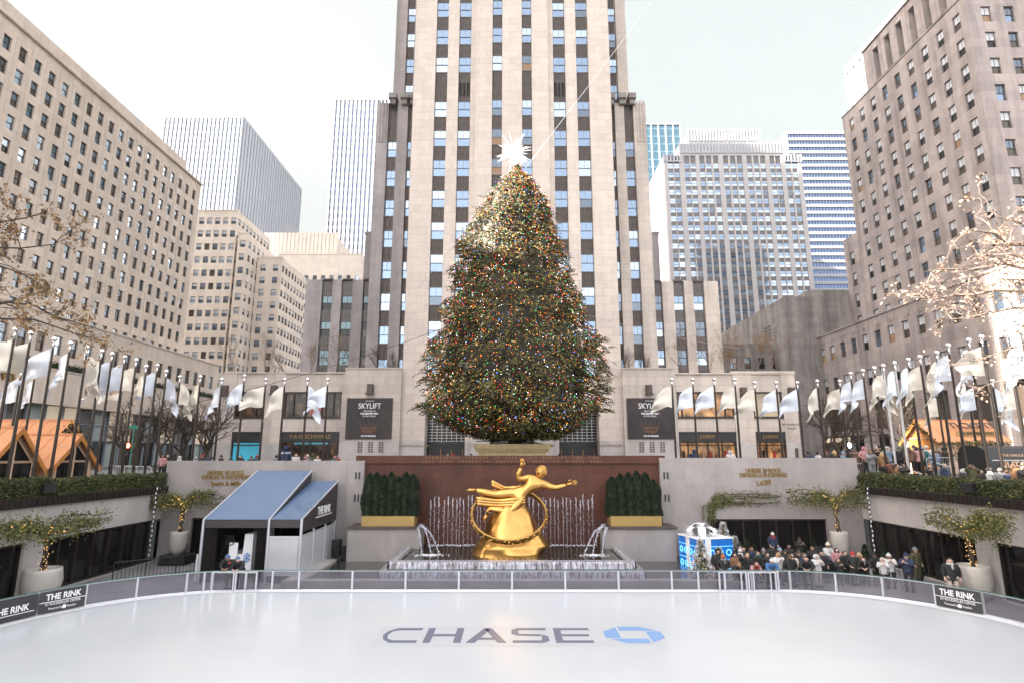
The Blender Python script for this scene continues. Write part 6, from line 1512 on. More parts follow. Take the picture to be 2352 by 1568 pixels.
# crowd barriers and stair rails
def crowd_barrier(p0, p1, zb, lb):
    p0, p1 = Vector((*p0, zb)), Vector((*p1, zb)); d = (p1-p0); up = Vector((0, 0, 1)); f = MB()
    f.tube([p0+up*.1, p0+up*.95, p0+d*.06+up*1.08, p1-d*.06+up*1.08, p1+up*.95, p1+up*.1], .025, 6); f.tube([p0+up*.2, p1+up*.2], .02, 6)
    n = int(d.length/.13)
    for k in range(1, n): q = p0.lerp(p1, k/n); f.tube([q+up*.2, q+up*1.07], .01, 4)
    tag(f.build('crowd_barrier', M['steel'], loc=tuple((p0+p1)/2)), lb, 'barrier', 'steel crowd barriers on the plaza')
for a_, b_, lb in (((22.6, 40.3), (24.9, 40.3), 'steel crowd barrier just right of the right granite wall'), ((19.6, 39.6), (22.0, 39.6), 'steel crowd barrier showing over the top of the right granite wall'), ((27.2, 38.2), (29.7, 38.0), 'tall steel crowd barrier amid the right crowd below the chalet'), ((30.0, 38.0), (32.2, 36.9), 'steel crowd barrier sloping away at the right end of the crowd')):
    crowd_barrier(a_, b_, 5.3 if a_[0] > 27 else PL, lb)
for a_, b_, lb in (((-26.6, 39.0), (-24.2, 39.2), 'steel crowd barrier beyond the second left chalet'), ((-29.5, 42), (-27, 42), 'steel crowd barrier behind the left chalets')): crowd_barrier(a_, b_, PL-.2, lb)
f = MB()
for k in range(5): f.box(24.6, 38.4+k*.35, 4.55, 33, 38.8+k*.35, 4.7+k*.15)
tag(f.build('steps', M['pave'], loc=(28, 39, 4.55)), 'broad low stone steps under the crowd behind the right hedge', 'steps')
for k, (a_, b_) in enumerate((((25.3, 40.3, 6.2), (27.3, 37.9, 5.1)), ((28.6, 39.8, 6.1), (31, 37.4, 5.0)))):
    f = MB(); f.tube([a_, b_], .035, 6)
    for s in (0, .5, 1): q = Vector(a_).lerp(Vector(b_), s); f.tube([q, (q.x, q.y, 4.6)], .025, 5)
    tag(f.build('handrail', M['steel'], loc=a_), 'sloping steel handrail of the right steps, %s' % ('left one' if k == 0 else 'right one'), 'handrail')
# traffic signal, street signs
def signal(px, y, lb, lit):
    x = P(px, 1000, y).x; t = thing('traffic_signal', lb, 'traffic signal', (x, y, PL)); f = MB(); f.tube([(x, y, PL), (x, y, 8.4)], .08, 8); f.build('post', M['pole'], t)
    z = P(px, 1022, y).z; f = MB(); f.box(x-.28, y-.2, z-.3, x+.28, y-.05, z+.3); f.box(x-.22, y-.32, z+.22, x+.22, y-.2, z+.26); f.build('signal_head', M['black'], t)
    f = MB(); f.ball((x, y-.21, z), .14, 10, 0, 1.4); f.build('signal_lamp', lamp('signal_'+lit, (1, .08, .03) if lit == 'red' else (.8, .9, 1), 5), t)
signal(301, 47, 'pedestrian signal glowing red beyond the left chalets', 'red')
signal(1945, 47, 'pedestrian signal glowing white behind the right crowd', 'white')
for px, py, w, m_, lb in ((308, 980, .9, 'cyan', 'small green street sign on a pole left of the left shop wing'), (556, 0, 0, None, None)):
    if m_: p = P(px, py, 46); f = MB(); f.box(p.x-w/2, 46, p.z-.1, p.x+w/2, 46.03, p.z+.12); f.tube([(p.x, 46.06, PL), (p.x, 46.06, p.z+.2)], .04, 6); tag(f.build('street_sign', mat('green_sign', (.02, .2, .14), .4), loc=tuple(p)), lb, 'street sign')
# poinsettia / planting at right edge
g = random.Random(5); f = MB(); p = S(2330, 1040, 31.0)
for k in range(900): f.leaf(Vector((31+g.gauss(0, .7), p.y+3+g.gauss(0, .5), 6.2+g.uniform(0, 1.2))), .2, .12, g.choice((0, 0, 1)), g)
tag(f.build('shrub', [M['hedge2'], M['leafpink']], loc=(31, p.y+3, 6.2)), 'bright leafy planting at the right edge above the kiosk', 'shrub')
# ================= FIGURES =================
def skin_mesh(nodes, edges, sub=2, root=0):
    me = bpy.data.meshes.new('sk'); me.from_pydata([n[0] for n in nodes], edges, []); o = bpy.data.objects.new('sk', me); COL.objects.link(o)
    o.modifiers.new('s', 'SKIN'); 
    if not me.skin_vertices: bm = bmesh.new(); bm.from_mesh(me); bm.verts.layers.skin.verify(); bm.to_mesh(me); bm.free()
    for i, n in enumerate(nodes):
        r = n[1]; me.skin_vertices[0].data[i].radius = (r, r) if not hasattr(r, '__len__') else r
    me.skin_vertices[0].data[root].use_root = True
    s = o.modifiers.new('u', 'SUBSURF'); s.levels = sub; s.render_levels = sub
    dg = bpy.context.evaluated_depsgraph_get(); dg.update(); ev = o.evaluated_get(dg); m2 = bpy.data.meshes.new_from_object(ev)
    mb = MB(); mb.v = [tuple(v.co) for v in m2.vertices]; mb.f = [tuple(p.vertices) for p in m2.polygons]; mb.m = [0]*len(mb.f)
    bpy.data.objects.remove(o); bpy.data.meshes.remove(me); bpy.data.meshes.remove(m2); return mb
def merge(a, b):
    n = len(a.v); a.v += b.v; a.f += [tuple(n+i for i in f) for f in b.f]; a.m += b.m; return a
# ---- gilded fountain figure: a plain generic reclining figure on a rock with a hoop ----
SY = 34.0
SG = thing('fountain_statue', 'gilded reclining figure with outstretched arms on a golden rock above the fountain', 'statue', (-.1, SY, 1.0))
def q(px, py, dy=0): p = P(px, py, SY+dy); return (p.x, p.y, p.z)
n_ = [(q(1196, 1133), (.36, .30)), (q(1206, 1126, -.05), (.35, .28)), (q(1217, 1116, -.08), (.42, .30)), (q(1227, 1106, -.08), (.46, .30)), (q(1237, 1097, -.12), .17),
      (q(1214, 1096, -.05), .22), (q(1201, 1098, -.1), .18), (q(1188, 1097, -.15), .15), (q(1191, 1085, -.2), .15), (q(1197, 1073, -.2), .09),
      (q(1249, 1110, -.1), .22), (q(1262, 1116, -.2), .18), (q(1277, 1119, -.3), .14), (q(1290, 1116, -.35), .13), (q(1301, 1113, -.4), .085),
      (q(1182, 1133, .0), .29), (q(1160, 1133, -.05), .27), (q(1137, 1135, -.05), .20), (q(1112, 1129, 0), .20), (q(1088, 1124, 0), .10),
      (q(1194, 1148, -.25), .29), (q(1184, 1162, -.4), .26), (q(1170, 1176, -.45), .19), (q(1148, 1170, -.4), .19), (q(1124, 1167, -.35), .11), (q(1117, 1177, -.35), .09)]
e_ = [(0, 1), (1, 2), (2, 3), (3, 4), (3, 5), (5, 6), (6, 7), (7, 8), (8, 9), (3, 10), (10, 11), (11, 12), (12, 13), (13, 14), (0, 15), (15, 16), (16, 17), (17, 18), (18, 19), (0, 20), (20, 21), (21, 22), (22, 23), (23, 24), (24, 25)]
n_ = [(c, (tuple(v*1.18 for v in r) if hasattr(r, '__len__') else r*1.22)) for c, r in n_]
f = skin_mesh(n_, e_, 2)
hd = Vector(q(1243, 1083, -.25)); ax = Vector((.25, -.1, 1)).normalized()
MH = Matrix.Translation(hd) @ Matrix.Rotation(.35, 4, 'Y') @ Matrix.Rotation(.35, 4, 'X')
hb = MB(); hb.ball((0, 0, 0), .30, 20, 0, 1.22); hb.tube([(0, -.27, .08), (0, -.37, -.06)], [.03, .06], 6); hb.ball((-.1, -.26, .06), .045, 8); hb.ball((.1, -.26, .06), .045, 8); hb.tube([(-.09, -.27, -.16), (.09, -.27, -.16)], .028, 5)
for s in (-1, 1): hb.ball((s*.29, 0, 0), .07, 8, 0, 1.4)
hb.v = [tuple(MH @ Vector(v)) for v in hb.v]; merge(f, hb)
def fingers(mb, w, d, side, L_=.34, r=.035, curl=.3):
    w, d, side = Vector(w), Vector(d).normalized(), Vector(side).normalized(); nn = d.cross(side).normalized()
    mb.tube([w-d*.05, w+d*L_*.5, w+d*L_*.9], [r*2.2, r*2.6, r*2.2], 8)
    for k in range(4):
        o = side*(k-1.5)*r*1.9; l = L_*(.85, 1.0, .95, .75)[k]; b0 = w+d*L_*.8+o
        mb.tube([b0, b0+d*l*.5+nn*curl*.04, b0+d*l*.95+nn*curl*.16], [r, r*.9, r*.6], 6)
    b0 = w+d*L_*.2+side*r*2.2; mb.tube([b0, b0+(side+d*.6).normalized()*L_*.45, b0+(side*.7+d*1.2).normalized()*L_*.75], [r*1.1, r, r*.7], 6)
fingers(f, q(1197, 1070, -.2), (.15, 0, 1), (1, -.2, 0), .28); fingers(f, q(1303, 1112, -.4), (1, -.1, .32), (-.2, -.3, 1), .34)
for fx, fy, dx, dz in ((1090, 1124, -.35, .0), (1118, 1178, -.15, -.35)):
    p = Vector(q(fx, fy, -.1)); f.tube([p+Vector((.1, 0, 0)), p+Vector((dx*.5, -.1, dz*.5)), p+Vector((dx, -.2, dz))], [.1, .11, .07], 8)
    for k in range(5): f.tube([p+Vector((dx, -.2+(k-2)*.04, dz+(k-2)*.02)), p+Vector((dx*1.25, -.25+(k-2)*.045, dz*1.2))], [.03, .025], 5)
f.build('figure', M['gold'], SG, True)
f = MB(); g = random.Random(4)     # hair curls as a cap
for k in range(170):
    a, b_ = g.random()*6.28, g.uniform(-.05, 1)*pi/2; d = Vector((cos(a)*cos(b_), sin(a)*cos(b_), sin(b_)*1.2))
    if d.y < -.75 and d.z < .45: continue
    f.ball(tuple(MH @ (d*.3)), g.uniform(.035, .06), 6)
f.build('hair', M['gold'], SG, True)
f = MB()    # plain sash over the hips
for s_, (x0, y0, x1, y1, x2, y2) in enumerate(((1093, 1149, 1165, 1160, 1206, 1146), (1128, 1108, 1170, 1135, 1200, 1116))):
    pts = []
    for k in range(13):
        t = k/12; x = (1-t)**2*x0+2*t*(1-t)*x1+t*t*x2; y = (1-t)**2*y0+2*t*(1-t)*y1+t*t*y2; pts.append(q(x, y, -.35+.1*sin(t*6)))
    for o in ((-.14, 0, .14) if s_ == 0 else (-.07, .07)): f.tube([(a, b_+(.5 if s_ else 0), c+o) for a, b_, c in pts], [.11+.03*sin(k) for k in range(13)], 8)
f.build('drapery', M['gold'], SG, True)
f = MB(); c0 = Vector(q(1169, 1180, 0)); rx, rz, wdt = 2.08, 1.42, .30   # tilted plain hoop
MR = Matrix.Translation(c0) @ Matrix.Rotation(radians(37), 4, 'X')
nn = 72; prf = [(0, -wdt/2), (.09, -wdt/2), (.12, 0), (.09, wdt/2), (0, wdt/2), (-.02, 0)]
for i in range(nn):
    a0, a1 = 2*pi*i/nn, 2*pi*(i+1)/nn
    for k in range(len(prf)):
        (r0, h0), (r1, h1) = prf[k], prf[(k+1) % len(prf)]
        def pp(a, r, h): return MR @ Vector(((rx+r)*cos(a), (rx+r)*sin(a), h))
        f.quad(pp(a0, r0, h0), pp(a1, r0, h0), pp(a1, r1, h1), pp(a0, r1, h1))
for i in range(60):
    a = 2*pi*i/60+.05*sin(i*3); d = .12*sin(i*2.3); f.ball(tuple(MR @ Vector(((rx+.11)*cos(a), (rx+.11)*sin(a), d))), .07+.02*sin(i), 6, 0, .8)
f.build('hoop', M['gold'], SG, True)
f = MB(); zt_ = q(1165, 1170)[2]    # faceted rock
def ringpts(z, rx_, ry_, n, jit, cx, rng):
    return [Vector((cx+rx_*cos(2*pi*k/n+.2)*(1+rng.uniform(-jit, jit)), SY+.15+ry_*sin(2*pi*k/n+.2)*(1+rng.uniform(-jit, jit)), z+rng.uniform(-jit, jit)*.5)) for k in range(n)]
g = random.Random(12); x0_ = -.12
prk = [(.9, 2.25, 1.6, -.1), (q(1172, 1250)[2], 2.2, 1.55, -.1), (q(1172, 1240)[2], 2.0, 1.45, -.1), (q(1172, 1214)[2], 1.65, 1.3, -.1), (q(1172, 1184)[2], 1.2, 1.0, -.02), (q(1172, 1163)[2], .85, .75, 0), (q(1172, 1150)[2], .45, .4, .1), (q(1172, 1146)[2], .02, .02, .1)]
Ls = []; nr = 48
for a in range(len(prk)-1):
    for s_ in range(5 if a < len(prk)-2 else 6):
        t = s_/5; z, rx_, ry_, cx_ = [prk[a][k]*(1-t)+prk[a+1][k]*t for k in range(4)]; row = []
        for k in range(nr):
            th = 2*pi*k/nr; ff = 1+.09*noise.cell(Vector((cos(th)*1.4+3, sin(th)*1.4, z*.75)))-.045+.07*noise.noise(Vector((cos(th)*1.3, sin(th)*1.3, z*.8)))
            row.append(Vector((cx_+rx_*cos(th)*ff, SY+.15+ry_*sin(th)*ff, z)))
        Ls.append(row)
for _ in range(1): Ls = [Ls[0]]+[[(Ls[i-1][k]+Ls[i+1][k]+Ls[i][k]*2+Ls[i][(k+1) % nr]+Ls[i][k-1])/6 for k in range(nr)] for i in range(1, len(Ls)-1)]+[Ls[-1]]
f = MB()
for r_ in Ls: f.v += [tuple(p) for p in r_]
for i in range(len(Ls)-1):
    for k in range(nr): f.f.append((i*nr+k, i*nr+(k+1) % nr, (i+1)*nr+(k+1) % nr, (i+1)*nr+k)); f.m.append(0)
f.build('rock', M['gold'], SG, True)

# ---- people ----
SK = [mat('skin_a', (.52, .33, .25), .55, 0, .04), mat('skin_b', (.30, .18, .12), .55, 0, .04), mat('skin_c', (.60, .40, .32), .55, 0, .04)]
EYE = mat('eye_dark', (.02, .015, .015), .3, 0, 0); LIP = mat('lips', (.35, .12, .10), .5, 0, 0)
CM = {n: mat('cloth_'+n, c, .8, 0, .12, 8, bump=.3) for n, c in dict(black=(.018, .018, .02), navy=(.02, .03, .07), white=(.55, .54, .55), pink=(.42, .21, .22), camel=(.22, .12, .06), red=(.42, .02, .02), olive=(.07, .065, .035), grey=(.20, .20, .22), blue=(.06, .14, .32), teal=(.03, .12, .12), cream=(.58, .50, .42), brown=(.12, .06, .035), ltblue=(.20, .29, .40), denim=(.13, .19, .30), rust=(.35, .10, .04)).items()}
HM = {n: mat('hair_'+n, c, .6, 0, .2, 12) for n, c in dict(dark=(.02, .014, .01), brown=(.09, .045, .025), blond=(.38, .25, .12), grey=(.30, .28, .27)).items()}
POSE = {}
def joints(pose):
    """skeleton, facing -Y, 1.72 m tall; arms by pose"""
    J = dict(pel=(0, 0, .95), spine=(0, .01, 1.15), chest=(0, 0, 1.33), neck=(0, 0, 1.49), head=(0, -.02, 1.61),
             lh=(-.10, 0, .90), lk=(-.11, -.02, .50), la=(-.11, .03, .09), rh=(.10, 0, .90), rk=(.11, -.02, .50), ra=(.11, .03, .09),
             ls=(-.19, 0, 1.42), le=(-.25, .03, 1.16), lw=(-.24, -.08, .92), rs=(.19, 0, 1.42), re=(.25, .03, 1.16), rw=(.24, -.08, .92))
    if pose == 'lean':
        for k in ('chest', 'neck', 'head', 'ls', 'rs'): x, y, z = J[k]; J[k] = (x, y-.30*(z-.95)/.66, z-.10*(z-.95)/.66)
        J.update(le=(-.27, -.30, 1.12), lw=(-.08, -.52, 1.03), re=(.27, -.30, 1.12), rw=(.08, -.52, 1.03), spine=(0, -.07, 1.13), pel=(0, .08, .93), lh=(-.1, .08, .88), rh=(.1, .08, .88), la=(-.12, .12, .09), ra=(.12, .10, .09), lk=(-.12, .06, .48), rk=(.12, .04, .48))
    if pose == 'phone': J.update(le=(-.24, -.16, 1.2), lw=(-.07, -.34, 1.36), re=(.24, -.16, 1.2), rw=(.07, -.34, 1.36))
    if pose == 'up': J.update(le=(-.28, -.18, 1.45), lw=(-.10, -.30, 1.66), re=(.28, -.18, 1.45), rw=(.10, -.30, 1.66))
    if pose == 'pocket': J.update(le=(-.30, .06, 1.16), lw=(-.20, -.10, 1.02), re=(.30, .06, 1.16), rw=(.20, -.10, 1.02))
    if pose == 'sit':
        J.update(pel=(0, .1, .50), spine=(0, .12, .70), chest=(0, .1, .90), neck=(0, .08, 1.06), head=(0, .05, 1.19), lh=(-.1, .08, .48), rh=(.1, .08, .48), lk=(-.14, -.36, .52), rk=(.14, -.36, .50), la=(-.14, -.40, .09), ra=(.14, -.42, .09), ls=(-.19, .1, .98), rs=(.19, .1, .98), le=(-.25, -.02, .76), re=(.25, -.02, .76), lw=(-.1, -.25, .68), rw=(.1, -.25, .68))
    return J
def person_meshes(pose):
    if pose in POSE: return POSE[pose]
    J = joints(pose); V = lambda k: Vector(J[k]); out = {}
    ids = ['pel', 'spine', 'chest', 'neck', 'lh', 'lk', 'la', 'rh', 'rk', 'ra', 'ls', 'le', 'lw', 'rs', 're', 'rw']
    rad = dict(pel=.125, spine=.11, chest=.125, neck=.055, lh=.085, lk=.06, la=.04, rh=.085, rk=.06, ra=.04, ls=.06, le=.042, lw=.028, rs=.06, re=.042, rw=.028)
    ed = [('pel', 'spine'), ('spine', 'chest'), ('chest', 'neck'), ('pel', 'lh'), ('lh', 'lk'), ('lk', 'la'), ('pel', 'rh'), ('rh', 'rk'), ('rk', 'ra'), ('chest', 'ls'), ('ls', 'le'), ('le', 'lw'), ('chest', 'rs'), ('rs', 're'), ('re', 'rw')]
    ix = {k: i for i, k in enumerate(ids)}
    b = skin_mesh([(J[k], rad[k]) for k in ids], [(ix[a], ix[c]) for a, c in ed], 1)
    h = V('head'); hb = MB(); hb.ball(tuple(h), .092, 14, 0, 1.26); hb.tube([V('neck')+Vector((0, 0, -.04)), h-Vector((0, 0, .03))], [.058, .05], 8)
    hb.tube([h+Vector((0, -.088, .02)), h+Vector((0, -.112, -.018))], [.010, .017], 5)
    for s in (-1, 1): hb.ball(tuple(h+Vector((s*.034, -.082, .012))), .013, 6, 1); hb.ball(tuple(h+Vector((s*.092, .005, 0))), .02, 6, 0, 1.4)
    hb.tube([h+Vector((-.026, -.083, -.052)), h+Vector((.026, -.083, -.052))], .009, 4, 2)
    merge(b, hb)
    for s, e, w in (('l', 'le', 'lw'), ('r', 're', 'rw')):
        d = (V(w)-V(e)).normalized(); sd = Vector((1 if s == 'l' else -1, 0, 0)); sd = (sd-d*sd.dot(d)).normalized() if abs(sd.dot(d)) < .95 else Vector((0, 1, 0)); fingers(b, V(w), d, sd, .085, .010, .4)
    out['body'] = b
    cr = dict(pel=(.225, .18), spine=(.215, .17), chest=(.235, .175), ls=.112, le=.088, lw=.062, rs=.112, re=.088, rw=.062, neck=.085)
    ck = ['spine', 'pel', 'chest', 'neck', 'ls', 'le', 'lw', 'rs', 're', 'rw']; ci = {k: i for i, k in enumerate(ck)}
    nk = [(J[k], cr[k]) for k in ck]; nk[ci['neck']] = (tuple(V('neck')-Vector((0, 0, .03))), .07)
    for w, e in (('lw', 'le'), ('rw', 're')): nk[ci[w]] = (tuple(V(w).lerp(V(e), .12)), .05)
    if pose != 'sit': nk.append((tuple(V('pel')-Vector((0, 0, .20))), (.22, .18))); ck_e = [(ci['pel'], len(nk)-1)]
    else: ck_e = []
    out['coat'] = skin_mesh(nk, [(ci[a], ci[c]) for a, c in (('spine', 'pel'), ('spine', 'chest'), ('chest', 'neck'), ('chest', 'ls'), ('ls', 'le'), ('le', 'lw'), ('chest', 'rs'), ('rs', 're'), ('re', 'rw'))]+ck_e, 1)
    tk = ['pel', 'lh', 'lk', 'la', 'rh', 'rk', 'ra']; ti = {k: i for i, k in enumerate(tk)}; trd = dict(pel=.13, lh=.10, lk=.078, la=.062, rh=.10, rk=.078, ra=.062)
    out['trousers'] = skin_mesh([(J[k], trd[k]) for k in tk], [(ti[a], ti[c]) for a, c in (('pel', 'lh'), ('lh', 'lk'), ('lk', 'la'), ('pel', 'rh'), ('rh', 'rk'), ('rk', 'ra'))], 1)
    s_ = MB()
    for a in ('la', 'ra'): p = V(a); s_.tube([p+Vector((0, .05, -.04)), p+Vector((0, -.06, -.045)), p+Vector((0, -.17, -.055))], [.05, .052, .036], 8)
    out['shoes'] = s_
    def hairm(kind):
        m_ = MB(); m_.ball(tuple(h+Vector((0, .022, .022))), .102, 12, 0, 1.2)
        if kind == 'long': m_.tube([h+Vector((0, .06, .05)), h+Vector((0, .085, -.1)), h+Vector((0, .08, -.27))], [.095, .10, .07], 10); [m_.tube([h+Vector((s*.08, .01, .03)), h+Vector((s*.095, -.02, -.12)), h+Vector((s*.09, -.05, -.24))], [.04, .04, .025], 6) for s in (-1, 1)]
        return m_
    out['hair_s'] = hairm('short'); out['hair_l'] = hairm('long')
    b_ = MB(); b_.lathe(tuple(h+Vector((0, .012, .018))), [(.103, 0), (.108, .04), (.098, .085), (.06, .125), (.01, .14)], 14); b_.lathe(tuple(h+Vector((0, .012, .012))), [(.104, -.005), (.116, 0), (.118, .04), (.108, .045)], 14); b_.ball(tuple(h+Vector((0, .012, .175))), .04, 8); out['beanie'] = b_
    c_ = MB(); c_.lathe(tuple(h+Vector((0, .01, .035))), [(.104, 0), (.103, .05), (.07, .09), (.01, .1)], 14); c_.prism([(-.075, -.08), (.075, -.08), (.055, -.17), (-.055, -.17)], .035, .05, 0, Matrix.Translation(h+Vector((0, 0, .01)))); out['cap'] = c_
    o_ = MB(); o_.ball(tuple(h+Vector((0, .045, .015))), .128, 12, 0, 1.15); o_.tube([h+Vector((.1*cos(a*pi/8), -.045-.02*abs(cos(a*pi/8)), .02+.135*sin(a*pi/8))) for a in range(17)], .028, 6); out['hood'] = o_
    f_ = MB(); n = V('neck'); f_.tube([n+Vector((.09*cos(a*pi/5), .09*sin(a*pi/5)-.01, .01)) for a in range(11)], .045, 6); f_.tube([n+Vector((.03, -.1, 0)), n+Vector((.04, -.15, -.2))], .035, 6); out['scarf'] = f_
    POSE[pose] = {k: v for k, v in out.items()}; MEC[pose] = {}
    return POSE[pose]
MEC = {}
def pmesh(pose, part, mats, key):
    person_meshes(pose); k = (part, key)
    if k not in MEC[pose]:
        o = POSE[pose][part].build(part, mats, None, True); MEC[pose][k] = o.data; bpy.data.objects.remove(o)
    return MEC[pose][k]
NP = 0
def person(x, y, z, rz, pose, coat, trous, hat, hair, lb, s=1.0, skin=None, hatc='black', scarf=None, grp=None):
    """rz = 0 faces the camera"""
    global NP; NP += 1
    t = thing('person', lb, 'person', (x, y, z), grp, rz); t.scale = (s*1.16, s*1.14, s); sk = SK[NP % 3 if NP % 5 else 0] if skin is None else SK[skin]
    def part(nm, pt, mats, key):
        o = bpy.data.objects.new(nm, pmesh(pose, pt, mats, key)); COL.objects.link(o); o.parent = t; return o
    part('body', 'body', [sk, EYE, LIP], sk.name); part('coat', 'coat', [CM[coat]], coat); part('trousers', 'trousers', [CM[trous]], trous); part('shoes', 'shoes', [CM['black']], 'b')
    if hat != 'hood': part('hair', 'hair_l' if hair.endswith('+') else 'hair_s', [HM[hair.strip('+')]], hair)
    if hat in ('beanie', 'cap'): part('hat', hat, [CM[hatc]], hatc)
    if hat == 'hood': part('hood', 'hood', [CM[hatc]], hatc)
    if scarf: part('scarf', 'scarf', [CM[scarf]], scarf)
    return t
